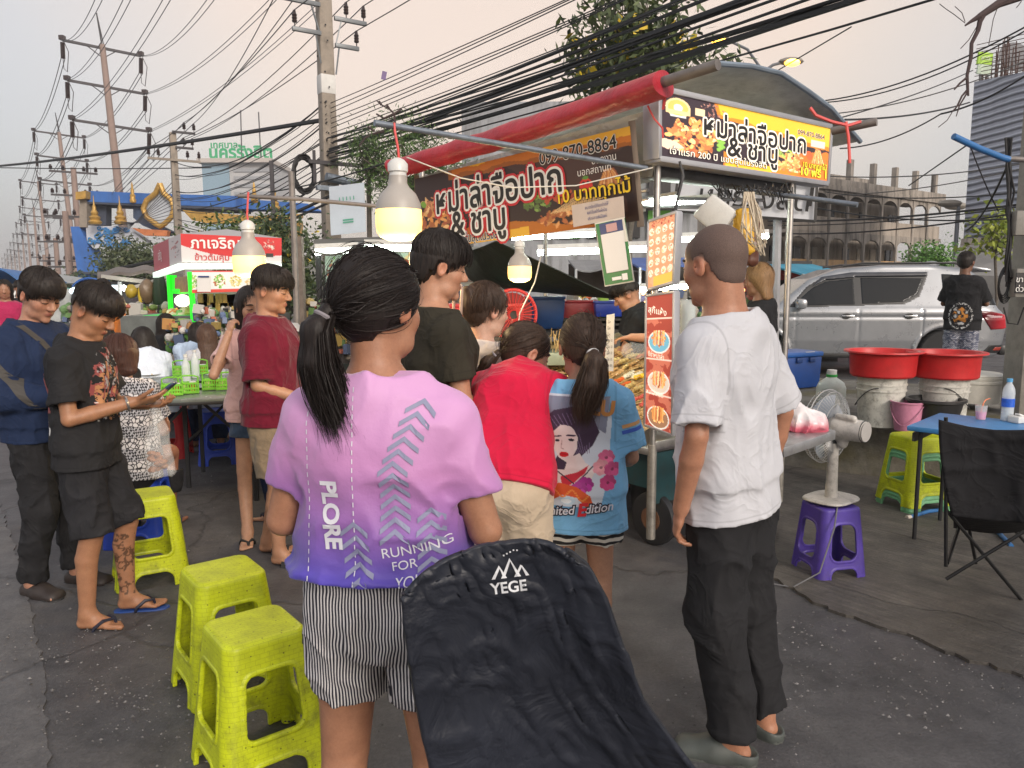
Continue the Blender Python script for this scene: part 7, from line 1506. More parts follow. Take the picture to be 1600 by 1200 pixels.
cv=Canvas(60,80,(.02,.02,.022));n1=cv.fbm(9,1);n2=cv.fbm(14,4)
cv.put((n1>.50)&(np.hypot(cv.x-.5,cv.y-.5)<.5),(.22,.05,.05));cv.put((n2>.55)&(np.hypot(cv.x-.5,cv.y-.4)<.42),(.38,.18,.08));cv.put((n1>.58)&(cv.y<.3)&(cv.y>.03),(.55,.55,.55));cv.put((n2<.36)&(np.hypot(cv.x-.5,cv.y-.6)<.4),(.3,.3,.32))
cvm=cv.m.copy();print_canvas('back_print',cv,shp,B_['top'],(.02,-.3,1.06),BX,BZ,.26,.36);cv.m=cvm
print_canvas('front_print',cv,shp,B_['top'],(0,.3,1.10),(-1,0,0),BZ,.26,.32)
bl,S_=B_['root'],B_['S']
ca_=B_['body'].data.color_attributes['Col'];bv=np.empty(len(B_['body'].data.vertices)*3,np.float32);B_['body'].data.vertices.foreach_get('co',bv);bv=bv.reshape(-1,3);bc=np.empty(len(bv)*4,np.float32);ca_.data.foreach_get('color',bc);bc=bc.reshape(-1,4)
tk=(bv[:,0]<0)&(bv[:,2]<.43*S_)&(bv[:,2]>.10*S_)&(np.abs(fbm3(bv*34)-.47)<.055);bc[tk,:3]*=.30;ca_.data.foreach_set('color',bc.ravel())
def in_person(P_,p):return P_['root'].matrix_basis@Vector(p)
ph=empty('phone',in_person(B_,Vector((.02,.375,1.165))*S_),R(-88),'dark phone held up by the man in the black tee','phone')
pr=(R(38),0,0);MB().box((0,0,0),(.074,.150,.009),pr).build('phone_case',M('dark_blue_case',(.02,.04,.10),.4),ph,bevel=.003)
MB().box(Matrix.Rotation(R(38),3,'X')@Vector((0,0,.0052)),(.066,.138,.0014),pr).build('screen',M('phone_glass',(.02,.02,.03),.08,var=0),ph)
bag=empty('plastic_bag',in_person(B_,Vector((-.02,.33,.99))*S_),R(-88),'clear plastic bag of snacks hanging from the hand of the man in the black tee','bag')
s=SDF(.006*QH,.03);s.econe((0,0,-.20),(0,0,-.02),(.030,.060),(.018,.045),(1,0,0));s.rcone((0,0,-.02),(0,-.01,.10),.026,.010);s.disp(folds(.012,18));s.build('bag_film',bgm.m,bag)
m=MB();[m.blob((rnd.uniform(-.012,.012),rnd.uniform(-.045,.03),-.20+rnd.random()*.09),(.014,.02,.012),6,4,jit=.15)for _ in range(16)];m.build('snack',M('brown_snack',(.30,.13,.06),.6,var=.4,vs=40),bag,smooth=True)
wr_,el_=B_['J']['wrR'],B_['J']['elR'];ax_=(wr_-el_).normalized();x_,y_,_=frame(ax_)
MB().tube([wr_-ax_*.03+(x_*math.cos(a)+y_*math.sin(a))*.030 for a in np.linspace(0,6.28,20)[:-1]],.006,6,closed=True).build('bracelet',M('silver_links',(.42,.40,.38),.3,.9,var=.4,vs=90),bl,smooth=True)
# --- man in the navy shirt
A_=person('man in a navy shirt and black jeans with a grey shoulder strap, head bowed',spot(86,918),R(-104),1.60,.93,skin='#b98468',head=(24,-8,0),hs=1.02,
    pose=dict(head=(0,.06,1.578),elR=(.215,.0,1.08),wrR=(.08,.26,1.06),elL=(-.2,.04,1.09),wrL=(-.02,.28,1.04),knR=(.10,.05,.48),anR=(.11,-.03,.075),knL=(-.10,.03,.48),anL=(-.10,.06,.075)),
    top=dict(mat=navy_cl,sleeve=1.75,sease=.026,ease=.020,hem=.10,neck=.01,fold=.012,name='navy_shirt'),bottom=dict(name='jeans',mat=cloth('black_jeans',(.016,.016,.018),.8,300,.3),len=1.93,ease=.014,fold=.014,ff=13),
    shoes=dict(kind='shoe',mat=M('brown_black_shoe',(.025,.018,.016),.6),strap=M('black_sole',(.015,.015,.016),.7),lace=M('tan_lace',(.28,.16,.11),.7)),hair=dict(style='shag',vol=.014,n=2600,fade=None),hands=dict(R=dict(n=(-.6,0,.7)),L=dict(n=(0,0,1))))
dm=MB().grid(lambda u,v:(-.14+.30*u+(v-.5)*.036,.16-.46*u,0),26,1);drape_mb('shoulder_strap',dm,M('grey_webbing',(.05,.045,.04),.7),A_['top'],(0,.3,1.22),(-1,0,0),BZ,.03)
dm=MB().grid(lambda u,v:(-.10+.30*u+(v-.5)*.036,.16-.46*u,0),26,1);drape_mb('shoulder_strap',dm,MATS['grey_webbing'],A_['top'],(.5,-.02,1.22),(0,1,0),BZ,.03)
# --- girl with her hand to her cheek
H_=person('girl in a pale pink tee and denim shorts resting a hand on her cheek',spot(410,838),R(-158),1.50,.86,fem=True,skin='#c4916f',head=(6,12,4),hs=1.08,
    pose=dict(elR=(.26,.16,1.16),wrR=(.155,.10,1.42),elL=(-.22,.0,1.08),wrL=(-.12,.2,1.02),anR=(.1,.1,.075),anL=(-.1,-.1,.075)),hands=dict(R=dict(d=(-.3,-.1,.9),n=(-.8,-.4,0),curl=(.9,1.,1.1,1.1),thumb=.5)),
    top=dict(mat=cloth('pale_pink_cotton',(.60,.38,.36),var=.05),sleeve=.55,ease=.018,hem=.10),bottom=dict(name='shorts',mat=cloth('blue_denim',(.045,.075,.13),.8,300,.3),len=.42,ease=.02),shoes=dict(kind='flipflop',mat=M('black_rubber',(.02,.02,.02),.6),strap=M('black_rubber')),
    hair=dict(style='long',end=-.22,vol=.008,n=1600,mat=hair_mat('black_hair')),h=.0065)
# --- people at the tables on the left
C_=person('short-haired woman on a blue stool in a black and white patterned blouse, back turned',(*spotd(186,4.4)[:2],0),R(6),1.60,1.12,fem=True,skin='#a06a4e',head=(10,6,0),hs=1.1,pose=sit(),face=2,h=.007,
    top=dict(mat=M('patterned_blouse',(.6,.6,.6)),sleeve=.62,ease=.024,hem=.10,fold=.008),bottom=dict(mat=black_cl,len=1.6,ease=.02),shoes=FF,hair=dict(style='bob',end=-.075,vol=.020,n=1600,mat=hair_mat('auburn_hair',(.030,.013,.010),(.085,.035,.025))))
def patterned():
    t=NT('elephant_pattern');v=t.coord();sp=t.n('ShaderNodeSeparateXYZ');t.l(v,sp.inputs[0]);b=t.math('FRACT',t.math('MULTIPLY',t.math('ADD',sp.outputs[2],t.math('MULTIPLY',sp.outputs[0],.12)),8.))
    vo=t.n('ShaderNodeTexVoronoi',feature='DISTANCE_TO_EDGE');vo.inputs['Scale'].default_value=44;t.l(v,vo.inputs['Vector']);mg=t.n('ShaderNodeTexMagic');mg.inputs['Scale'].default_value=40;mg.turbulence_depth=3;t.l(v,mg.inputs['Vector'])
    lite=t.ramp(vo.outputs[0],(.05,(.02,.02,.03)),(.12,(.62,.60,.62)));dark=t.ramp(mg.outputs[1],(.45,(.015,.015,.02)),(.62,(.42,.42,.46)))
    t.l(t.mix(t.ramp(b,(.48,(0,0,0)),(.52,(1,1,1))),lite,dark),t.inp('Base Color'));t.inp('Roughness').default_value=.9;return t.m
C_['top'].data.materials[0]=patterned()
ltb=cloth('pale_blue_cotton',(.42,.52,.66),var=.05)
D_=person('person facing the camera behind the patterned blouse, forehead showing',(*spotd(172,5.3)[:2],0),R(170),1.62,1.,skin='#b07c60',head=(16,0,0),pose=sit(),h=.008,top=dict(mat=black_cl,hem=.08),bottom=dict(mat=black_cl),hair=dict(style='crop',vol=.0,n=700),shoes=FF)
E_=person('girl in a white blouse bending over her plate, dark hair clipped back',(*spotd(236,6.6)[:2],0),R(38),1.58,1.,fem=True,skin='#b5825f',head=(26,20,0),h=.008,
    pose=sit(chest=(0,.07,.86),neck=(0,.13,1.00),head=(0,.21,1.13),shR=(.16,.11,.95)),top=dict(mat=cloth('white_blouse',(.60,.65,.74),var=.05),ease=.022,hem=.08,sleeve=.7),bottom=dict(mat=navy_cl),shoes=FF,hair=dict(style='long',end=-.10,vol=.016,n=900))
F_=person('girl with long straight brown hair and a white top, back turned',(*spotd(328,7.0)[:2],0),R(30),1.55,.95,fem=True,skin='#b5825f',head=(16,0,0),h=.008,pose=sit(chest=(0,.02,.87),neck=(0,.02,1.02),head=(0,.05,1.17)),top=dict(mat=white_cl,ease=.006,hem=.08),bottom=dict(mat=navy_cl),shoes=FF,
    hair=dict(style='long',end=-.30,vol=.012,n=1400,mat=hair_mat('brown_hair',(.035,.018,.012),(.12,.065,.042))))
G_=person('girl with dark hair in a pale blue top beside the brown-haired girl',(*spotd(300,7.4)[:2],0),R(-30),1.58,.95,fem=True,skin='#b5825f',head=(14,0,0),h=.009,pose=sit(chest=(0,.05,.86),neck=(0,.08,1.0),head=(0,.13,1.14)),top=dict(mat=ltb,ease=.02,hem=.08),bottom=dict(mat=navy_cl),shoes=FF,hair=dict(style='long',end=-.18,vol=.012,n=800))
T_=person('person in a grey cap sitting beyond the maroon shirt',(*spotd(486,6.2)[:2],0),R(70),1.62,1.,skin='#9c6a4c',head=(25,0,0),h=.009,pose=sit(chest=(0,.07,.86),neck=(0,.10,1.0),head=(0,.16,1.13)),top=dict(mat=black_cl,hem=.08),bottom=dict(mat=black_cl),shoes=FF,hair=dict(style='crop',n=500))
cx_=T_['X']@Matrix.Diagonal((T_['hsc'],)*3+(1,));tfm(MB().lathe([(.098,.035),(.100,.07),(.085,.115),(.045,.140),(.0,.146)],20,(0,.0,.01),sy=1.15).prism([(-.07,.09),(.07,.09),(.06,.16),(.03,.185),(-.03,.185),(-.06,.16)],(0,0,.05),(1,0,0),(0,1,-.1),.006),cx_).build('cap',cloth('grey_cap',(.34,.34,.35)),T_['root'],smooth=True)
U_=person('woman in a cream top with long light brown hair, half hidden by the ponytail',(*spotd(512,4.9)[:2],0),R(75),1.56,.95,fem=True,skin='#c4916f',head=(12,0,0),h=.008,pose=sit(elR=(.18,.2,.76),wrR=(.1,.42,.80)),top=dict(mat=cloth('cream_top',(.62,.52,.40)),hem=.08),bottom=dict(mat=navy_cl),shoes=FF,hair=dict(style='long',end=-.24,vol=.010,n=900,mat=hair_mat('light_brown_hair',(.09,.045,.028),(.22,.12,.08))))
# --- behind the counter
Q_=person('vendor in a black tee with bowed head behind the skewer counter',(*spotd(1000,5.75)[:2],0),R(72),1.60,1.05,skin='#b98463',head=(26,8,0),hs=1.04,h=.0075,pose=dict(chest=(0,.02,1.26),neck=(0,.05,1.41),head=(0,.115,1.535),elR=(.21,.1,1.1),wrR=(.1,.32,1.02),elL=(-.2,.1,1.1),wrL=(-.1,.34,1.02)),
    top=dict(mat=black_cl,sleeve=.7),bottom=dict(mat=black_cl),shoes=FF,hair=dict(style='crop',vol=.004,n=1400,fade=(-.01,.05)))
V_=person('brown-haired woman in black stretching out an arm with a banknote',(*spotd(1142,4.95)[:2],0),R(70),1.60,1.0,fem=True,skin='#c08a66',head=(10,0,0),h=.007,pose=dict(chest=(0,.06,1.26),neck=(0,.09,1.41),head=(0,.13,1.56),elL=(-.22,.38,1.25),wrL=(-.235,.65,1.26),shL=(-.165,.12,1.36),shR=(.165,.04,1.36),elR=(.2,.1,1.1),wrR=(.1,.3,1.05),),
    hands=dict(L=dict(d=(-.05,.97,-.12),n=(0,0,-1),curl=(.15,.3,.45,.55),thumb=.5)),top=dict(mat=black_cl,sleeve=.8),bottom=dict(mat=black_cl),shoes=FF,hair=dict(style='bob',end=-.14,vol=.022,n=1400,mat=hair_mat('blond_brown_hair',(.13,.07,.03),(.34,.2,.10))))
note=empty('banknote',in_person(V_,Vector((-.235,.79,1.245))*V_['S']),R(68),'pale banknote in the outstretched hand over the skewers','banknote')
tfm(MB().grid(lambda u,v:((u-.5)*.07,(v-.5)*.14,.006*math.sin(v*5)),2,6),Matrix.Rotation(R(-28),4,'X')@Matrix.Rotation(R(25),4,'Y')).build('note_paper',M('banknote_paper',(.42,.50,.40),.7,var=.25,vs=60),note,solid=.0008)
# --- boy by the car
P_=person('young man in a black printed tee and patterned trousers standing beside the silver car',(*spotd(1496,9.3)[:2],.17),R(-38),1.70,.88,skin='#7a5138',head=(0,-8,0),hs=1.05,h=.008,pose=dict(elR=(.23,.08,1.1),wrR=(.1,.2,1.12),elL=(-.22,.08,1.1),wrL=(-.05,.22,1.1)),
    top=dict(mat=black_cl,sleeve=.8,ease=.03,sease=.03,hem=.14),bottom=dict(mat=M('p',(.5,.5,.5)),len=1.9,ease=.03),shoes=FF,hair=dict(style='shag',n=800,vol=.004,fade=None))
def aztec():
    t=NT('bandana_pattern');v=t.coord();b=t.n('ShaderNodeTexBrick');b.inputs['Scale'].default_value=22;b.inputs['Color1'].default_value=(.5,.5,.55,1);b.inputs['Color2'].default_value=(.03,.04,.09,1);b.inputs['Mortar'].default_value=(.05,.06,.1,1);b.inputs['Mortar Size'].default_value=.05
    mp=t.n('ShaderNodeMapping');mp.inputs['Rotation'].default_value=(math.pi/2,0,0);t.l(v,mp.inputs[0]);t.l(mp.outputs[0],b.inputs['Vector']);t.l(b.outputs[0],t.inp('Base Color'));return t.m
P_['bottom'].data.materials[0]=aztec()
cv=Canvas(48,56,(.02,.02,.022));n1=cv.fbm(7,3);rr_=np.hypot(cv.x-.5,cv.y-.5);cv.put((rr_>.40)&(rr_<.47)&(cv.fbm(30,2)>.45),(.5,.5,.5));cv.put((rr_<.36)&(n1>.5),(.42,.42,.42));cv.put((rr_<.3)&(n1<.40),(.45,.18,.03));cv.put((rr_<.36)&(np.abs(n1-.5)<.03),(.1,.09,.09))
print_canvas('back_print',cv,shp,P_['top'],(0,-.3,.96),BX,BZ,.28,.34)
# --- far diners
FAR=[(1182,5.7,R(60),black_cl,'woman with blond-brown hair just behind the bald man','bob',False),(886,7.2,R(160),black_cl,'diner in black seated in front of a red chair far behind the counter','crop',True),(842,8.0,R(175),ltb,'long-haired diner far behind the counter facing the camera','long',True),(1110,8.4,R(100),navy_cl,'diner far behind the menu lightbox','crop',True),
       (20,9.5,R(-150),cloth('crimson_cotton',(.35,.02,.08)),'passer-by in crimson at the far left edge','long',False),(44,11.5,R(20),black_cl,'passer-by in black beyond the navy shirt','crop',False),(172,9.0,R(60),cloth('amber_cotton',(.55,.16,.03)),'shopper in an orange top by the fruit stall','bob',False),(262,8.2,R(-20),black_cl,'dark-haired diner behind the white blouse','bob',True),(430,8.8,R(160),white_cl,'diner in white under the trees','crop',True)]
for px,Y,yw,mt_,lb,hs_,st in FAR:
    pr_=person(lb,spotd(px,Y),yw,1.66 if px==1182 else 1.6,1.,fem=hs_!='crop',skin='#a8775a',head=(8,0,0),face=2,h=.012,pose=sit()if st else None,top=dict(mat=mt_,hem=.1,open=False,h=.012),bottom=dict(mat=navy_cl,len=1.9,h=.012),shoes=FF,hair=dict(style=hs_,n=250,w=.002,h=.010,end=-.14,mat=hair_mat('blond_brown_hair')if px==1182 else None))
# ------------------------------------------------------------------ old concrete building on the right
def stained(name,c,k=.35,sc=.5):
    if name in MATS:return MATS[name]
    t=NT(name);v=t.coord();st=t.noise(t.coord('Object',(1.6,1.6,.22)),1.5,7,.7);n=t.noise(v,sc,6,.65);a=t.ramp(n,(.3,tuple(x*.8 for x in c)),(.7,tuple(min(1,x*1.15)for x in c)))
    a=t.mix(t.ramp(st,(.45,(0,0,0)),(.72,(k*2,)*3)),a,(.05,.045,.04));t.l(a,t.inp('Base Color'));t.inp('Roughness').default_value=.9;t.bump(n,.3,.02);MATS[name]=t.m;return t.m
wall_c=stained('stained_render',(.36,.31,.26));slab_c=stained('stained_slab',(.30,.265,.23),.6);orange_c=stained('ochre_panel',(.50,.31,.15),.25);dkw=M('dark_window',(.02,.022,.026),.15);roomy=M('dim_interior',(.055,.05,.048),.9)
BA,BB=at(1195,445,37),at(1432,445,46);bd2=Vector((BB.x-BA.x,BB.y-BA.y,0));BL=bd2.length;bu=bd2.normalized();bn=Vector((bu.y,-bu.x,0))
ob=empty('concrete_building',(BA.x,BA.y,0),math.atan2(bu.y,bu.x),'weathered three storey concrete building with arched balconies behind the car','building')
zz=lambda py,t:at(1195+(1432-1195)*t,py,37+9*t).z
NB=9;bw=BL/NB;F3,F2,F1,RF=3.1,6.1,0,8.9
z_r,z_3,z_2,z_1=6.35,4.35,2.35,0.0;z_top=7.15
z3b,z2b=4.55,2.05
MB().box((BL/2,5.5,3.3),(BL,8,6.6)).build('rear_mass',wall_c,ob);MB().box((BL/2-1,4,6.9),(BL-6,6,.8)).build('roof_block',slab_c,ob)
LV=((1.9,3.95),(3.95,6.05))
for(zl,zh)in LV:
    MB().box((BL/2,-.15,zl),(BL+.3,2.0,.16)).build('floor_slab',slab_c,ob);MB().box((BL/2,1.4,(zl+zh)/2),(BL,.1,zh-zl)).build('rear_wall',wall_c,ob)
MB().box((BL/2+.1,-.1,6.12),(BL+.6,2.4,.22)).box((BL/2,-1.2,6.3),(BL+.4,.12,.5)).build('roof_slab',slab_c,ob)
for i in range(6):MB().box((3.2+i*2.25,-.9,6.95),(.26,.26,1.4)).build('roof_column',slab_c,ob)
for li,(zl,zh)in enumerate(LV):
    for i in range(NB):
        x0,x1=i*bw,(i+1)*bw;xc=(x0+x1)/2
        if li==0:pm=orange_c if i%3!=1 else stained('cream_panel',(.50,.40,.28),.25)
        else:pm=wall_c
        MB().box((xc,-1.08,zl+.42),(bw-.14,.10,.72)).build('balcony_panel',pm,ob)
        MB().box((x0,-1.12,(zl+zh)/2),(.14,.16,zh-zl)).build('column',slab_c,ob)
        m=MB();n=10;r=(bw-.16)/2;zc=zh-.10-r*.55-.12       # arch spandrel
        for k in range(n):
            a0,a1=math.pi*k/n,math.pi*(k+1)/n;p=[(xc+r*math.cos(a0),zc+r*.55*math.sin(a0)),(xc+r*math.cos(a1),zc+r*.55*math.sin(a1))]
            for yy in(-1.16,-1.06):m.quad(*[(x,yy,z)for x,z in((p[0][0],p[0][1]),(p[0][0],zh-.02),(p[1][0],zh-.02),(p[1][0],p[1][1]))])
            m.quad((p[0][0],-1.16,p[0][1]),(p[1][0],-1.16,p[1][1]),(p[1][0],-1.06,p[1][1]),(p[0][0],-1.06,p[0][1]))
        m.build('arch',slab_c,ob)
        if rnd.random()<.8:wf=MB().box((xc+rnd.uniform(-.15,.15),1.30,zl+1.05),(bw*rnd.choice((.35,.6,.7)),.10,1.0)).build('window',dkw if rnd.random()<.6 else M('pale_curtain',(.42,.38,.33),.8),ob);MB().box((xc,1.24,zl+1.05),(.05,.05,1.05)).build('window_frame',M('frame_grey',(.22,.22,.21),.6),wf)
MB().box((BL/2,-1.6,1.75),(BL+.4,2.6,.12),(R(7),0,0)).build('canopy',M('sooty_canopy',(.05,.045,.042),.8,var=.4),ob)
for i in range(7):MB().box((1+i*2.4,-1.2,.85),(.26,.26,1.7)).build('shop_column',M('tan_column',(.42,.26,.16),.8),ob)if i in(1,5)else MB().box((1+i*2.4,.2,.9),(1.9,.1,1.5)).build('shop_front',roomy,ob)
for i in range(4):MB().prism([(-.45,0),(.45,0),(0,-.75)],(4.5+i*2.8,-2.9,1.85),(1,0,0),(0,0,1),.12).build('bracket',slab_c,ob)
# ------------------------------------------------------------------ metal clad building with bare rebar
mc=empty('metal_clad_building',at(1512,445,30),0,'tall building clad in grey corrugated sheet with bare rebar on top','building');mo=mc.location.copy()
def corr():
    t=NT('corrugated_sheet');v=t.coord();sp=t.n('ShaderNodeSeparateXYZ');t.l(v,sp.inputs[0]);n=t.noise(v,.8,5);s_=t.math('SINE',t.math('MULTIPLY',t.math('ADD',sp.outputs[2],t.math('MULTIPLY',t.noise(v,.35,2),.25)),2*math.pi/.24));n=t.mix(.5,n,t.noise(t.coord('Object',(2.2,2.2,.15)),1.2,6,.7))
    t.l(t.mix(.8,t.ramp(n,(.3,(.36,.38,.44)),(.7,(.50,.53,.60))),t.ramp(s_,(.25,(.55,.55,.58)),(.6,(1,1,1))),'MULTIPLY'),t.inp('Base Color'));t.inp('Roughness').default_value=.5;t.inp('Metallic').default_value=.3;t.bump(s_,.8,.04);return t.m
bl,br,tl,tr=[at(*q)-mo for q in((1506,382,30),(1660,395,26),(1521,128,30),(1660,100,26))];bl.x,tl.x=(bl.x+tl.x)/2,(bl.x+tl.x)/2
bk=Vector((4.6,7,0));MB().quad(bl,br,tr,tl).quad(bl,tl,tl+bk,bl+bk).quad(tl,tr,tr+bk,tl+bk).quad(br,br+bk,tr+bk,tr).build('cladding',corr(),mc)
m=MB();g5=random.Random(3)
for i in range(70):t=g5.random()**.8;p=tl.lerp(tr,t)+bk*g5.random()*.4;hgt=g5.uniform(.6,1.5);m.tube([p,p+Vector((g5.uniform(-.1,.1),0,hgt))],.022,4)
for i in range(9):z=.2+.14*i;m.tube([tl+Vector((0,0,z)),tr+Vector((0,0,z-.1))],.014,4);m.tube([tl+bk*.3+Vector((.2,0,z)),tr+bk*.3+Vector((0,0,z))],.014,4)
m.build('rebar',M('rusty_rebar',(.10,.055,.045),.9),mc);MB().tube([tl+Vector((.8,1,0)),tl+Vector((.8,1,1.3))],.05,5).lathe([(.0,0),(.3,.03),(.62,.16),(.63,.18)],20,tl+Vector((1.75,.6,.95)),Matrix.Rotation(R(70),3,'X')).build('satellite_dish',M('dish_mesh',(.12,.12,.13),.5),mc)
MB().box((tl+Vector((.15,-.3,.75)))[:],(.52,.1,.42),(0,.1,0)).build('green_sign',M('lime_sign',(.36,.62,.03),.5),mc);MB().box((tl+Vector((.15,-.3,.36)))[:],(.50,.08,.34),(0,.1,0)).build('pale_sign',M('pale_sign',(.55,.66,.52),.5),mc);text('lettering','ขาย',.22,whi,mc,plane_mtx(tl+Vector((.15,-.37,.75)),(1,0,0),(0,0,1)))
lw=empty('low_shed',at(1505,445,24),0,'low grey shed roof behind the car near the right edge','shed');q=[at(*z)-lw.location for z in((1478,428,24),(1680,436,22),(1680,378,24),(1500,384,27))];MB().quad(*q).quad(*[q[0],q[0]-Vector((0,0,2)),q[1]-Vector((0,0,2)),q[1]]).build('roof',M('fibre_cement',(.17,.165,.16),.9,var=.3,vs=1.5),lw)
MB().quad(*[at(*z)-lw.location for z in((1500,384,27.2),(1680,376,24.4),(1680,362,24.4),(1502,373,27.2))]).build('parapet',slab_c,lw)
# ------------------------------------------------------------------ market awnings behind the car
g6=random.Random(8)
AW=[(1085,1205,425,15.5,(.18,.18,.19)),(1200,1300,430,17,(.24,.22,.21)),(1255,1335,428,14.5,(.02,.22,.34)),(1000,1110,418,14,(.05,.10,.30)),(900,1010,420,16,(.2,.2,.21)),(1300,1420,440,19,(.16,.15,.15))]
for i,(x0,x1,py,Y,c_)in enumerate(AW):
    a=at(x0,py,Y);b_=at(x1,py+6,Y);o=empty('market_stall',(a.x,a.y,0),0,('grey awning stall behind the bald man','stall with lit bulbs and a pale awning beside the red car','turquoise awning over the red car','blue awning stall behind the menu boxes','grey awning stall behind the vendor','dark awning stall under the arched balconies')[i],'stall','market stalls behind the cart');L_=b_.x-a.x
    MB().grid(lambda u,v:(u*L_,v*2.2,a.z+.25*v-.05*math.sin(u*9)*(1-v)),10,4).build('awning',M('awning_cloth_%s'%'abcdef'[i],c_,.7,var=.25,vs=2),o,solid=.03)
    for q in(0,1):MB().tube([(q*L_,0,0),(q*L_,0,a.z)],.03,6).build('post',alu,o)
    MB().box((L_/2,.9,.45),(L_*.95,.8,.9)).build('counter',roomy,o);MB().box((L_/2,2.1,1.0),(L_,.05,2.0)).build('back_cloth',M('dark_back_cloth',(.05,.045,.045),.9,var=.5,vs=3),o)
    m=MB();gd=MB().color((1,1,1))
    for k in range(9):m.blob((g6.random()*L_,.3+g6.random()*.8,a.z-.25-g6.random()*.5),(.05,.05,.06),8,5)
    for k in range(46):gd.color(g6.choice(((.5,.25,.05),(.45,.1,.04),(.2,.3,.06),(.6,.5,.3),(.1,.12,.3),(.5,.45,.4))));gd.blob((g6.random()*L_,.6+g6.random()*.5,.95+g6.random()*.3),(.09,.09,.10),6,4)
    m.build('bulb',warm('market_bulb',7,'#ffb860'),o,smooth=True);gd.build('goods',MV('market_goods',.5),o)
for i,(px0,py,px1,Y)in enumerate(((840,395,1010,9.5),(1050,375,1200,11),(800,372,930,12),(1000,452,1090,13))):
    tube_light(at(px0,py,Y),at(px1,py-6,Y),('fluorescent tube behind the payment board','fluorescent tube behind the bald head','fluorescent tube far behind the small lamp','far fluorescent tube under the blue awning')[i],.035)
# buildings seen between the cart's posts
ap=empty('shop_building',at(880,445,24),0,'grey building with balconies and air conditioners seen through the cart','building');MB().box((.6,3,2.6),(7.5,4,6.2)).build('wall',stained('grey_render',(.30,.31,.33)),ap)
for k in range(7):
    for j in range(2):w_=MB().box((-2.6+k*.95,.95,1.9+j*1.25),(.7,.12,.85)).build('window',dkw if(k+j)%3 else M('green_board',(.12,.42,.04),.5),ap);MB().box((-2.6+k*.95,.88,1.9+j*1.25),(.05,.04,.85)).build('mullion',alu,w_)
    if k%2:MB().box((-2.4+k*.95,.75,2.45),(.55,.35,.38)).build('air_conditioner',wpl,ap,bevel=.02)
MB().box((.6,.5,2.58),(7.7,1.0,.12)).build('balcony',slab_c,ap);MB().box((2.0,.7,4.1),(4.5,.2,1.2)).build('lime_band',M('lime_wall',(.42,.47,.20),.7,var=.1),ap)
# white road sign with a black arrow
rs=empty('road_sign',at(1165,320,9),0,'white road sign with Thai lettering and a black arrow behind the cart post','sign');q=[at(*z)-rs.location for z in((1052,330,9.2),(1273,346,8.8),(1276,290,8.8),(1060,270,9.2))];MB().prism([(0,0),(1,0),(1,1),(0,1)],q[0]+Vector((0,.03,0)),q[1]-q[0],q[3]-q[0],-.03).build('panel',M('sign_white',(.66,.67,.70),.5,var=.05),rs)
sign_text(rs,q[0],q[1],q[3],.56,.45,'นครรังสิต',.72,[(ink,.008)],off=.012);bz=Vector((0,-.012,0))
o_=q[0].lerp(q[1],.945);uy=(q[3]-q[0]);ux_=(q[1]-q[0]).normalized();MB().prism([(-.02,.25),(.02,.25),(.02,.62),(.05,.58),(.0,.85),(-.05,.58),(-.02,.62)],o_+bz*2,ux_,uy.normalized()*.9*.72,-.004).build('arrow',ink,rs)
m=MB();[m.bar(q[i]+bz,q[(i+1)%4]+bz,.03,.012,(0,1,0))for i in range(4)];m.build('border',ink,rs);MB().tube([at(1215,340,9)-rs.location,at(1208,620,9)-rs.location],.05,8).build('post',alu,rs)
# ------------------------------------------------------------------ dark tarpaulin, white banner and the drinks stall behind
tp=empty('tarpaulin',at(840,420,6.4),0,'dark green tarpaulin slung over the tables behind the cart','tarpaulin');q=[at(*z)-tp.location for z in((720,398,6.8),(775,376,6.0),(968,466,6.2),(735,446,7.4))]
MB().grid(lambda u,v:q[0].lerp(q[1],u).lerp(q[3].lerp(q[2],u),v)-Vector((0,0,.10*math.sin(u*3.14)*math.sin(v*3.14)))+Vector((0,.03*math.sin(u*12+v*5),0)),20,16).build('sheet',M('tarp_green',(.022,.028,.022),.55,var=.3,vs=3,bump=.4,bs=9,bd=.03),tp,smooth=True,solid=.01)
ds=empty('hanging_sign',at(765,415,7.2),0,'white hanging sign with dark green Thai lettering behind the small lamp','sign');q=[at(*z)-ds.location for z in((712,446,7.2),(812,442,7.2),(812,380,7.2),(712,388,7.2))];MB().quad(q[0],q[1],q[2],q[3]).build('sheet',M('pale_vinyl',(.52,.55,.54),.5,var=.05),ds,solid=.004);grn=M('dark_green_ink',(.008,.13,.06),.5,var=0);sign_text(ds,q[0],q[1],q[3],.45,.62,'เย็นไพร์-สด',.50,[(grn,.02)],off=.008,wx=.85);sign_text(ds,q[0],q[1],q[3],.5,.13,'รวมมิตร  ทะเล  รวมมิตร',.16,[(M('maroon_ink',(.2,.05,.06),.6),0)],off=.008)
ns=empty('noodle_stall',at(590,440,8.4),0,'noodle stall with a long green sign and two fluorescent tubes behind the ponytail','stall');no=ns.location;q=[at(*z)-no for z in((508,470,8.4),(735,462,8.4),(735,378,8.4),(508,396,8.4))]
gcv=Canvas(200,70,(.40,.52,.42));r_=random.Random(2);gcv.food(.08,.55,.06,.35,[(.15,.35,.06),(.45,.4,.1),(.3,.1,.05)],50,.018,r_);gcv.food(.60,.55,.06,.32,[(.5,.35,.14),(.6,.45,.2),(.4,.25,.1)],60,.016,r_);gcv.m[:]=True;link('sign_face',canvas_mesh('sign_face',gcv,quad_pos(q[0],q[1],q[3],q[2])),MV('lit_green_sign',.5,.35),ns)
sign_text(ns,q[0],q[1],q[3],.33,.72,'ราดหน้าเย็นไพร์',.36,[(ink,.0)],off=.01,wx=.8);sign_text(ns,q[0],q[1],q[3],.515,.72,'สด',.36,[(M('brick_ink',(.4,.08,.04),.6),.01)],off=.01)
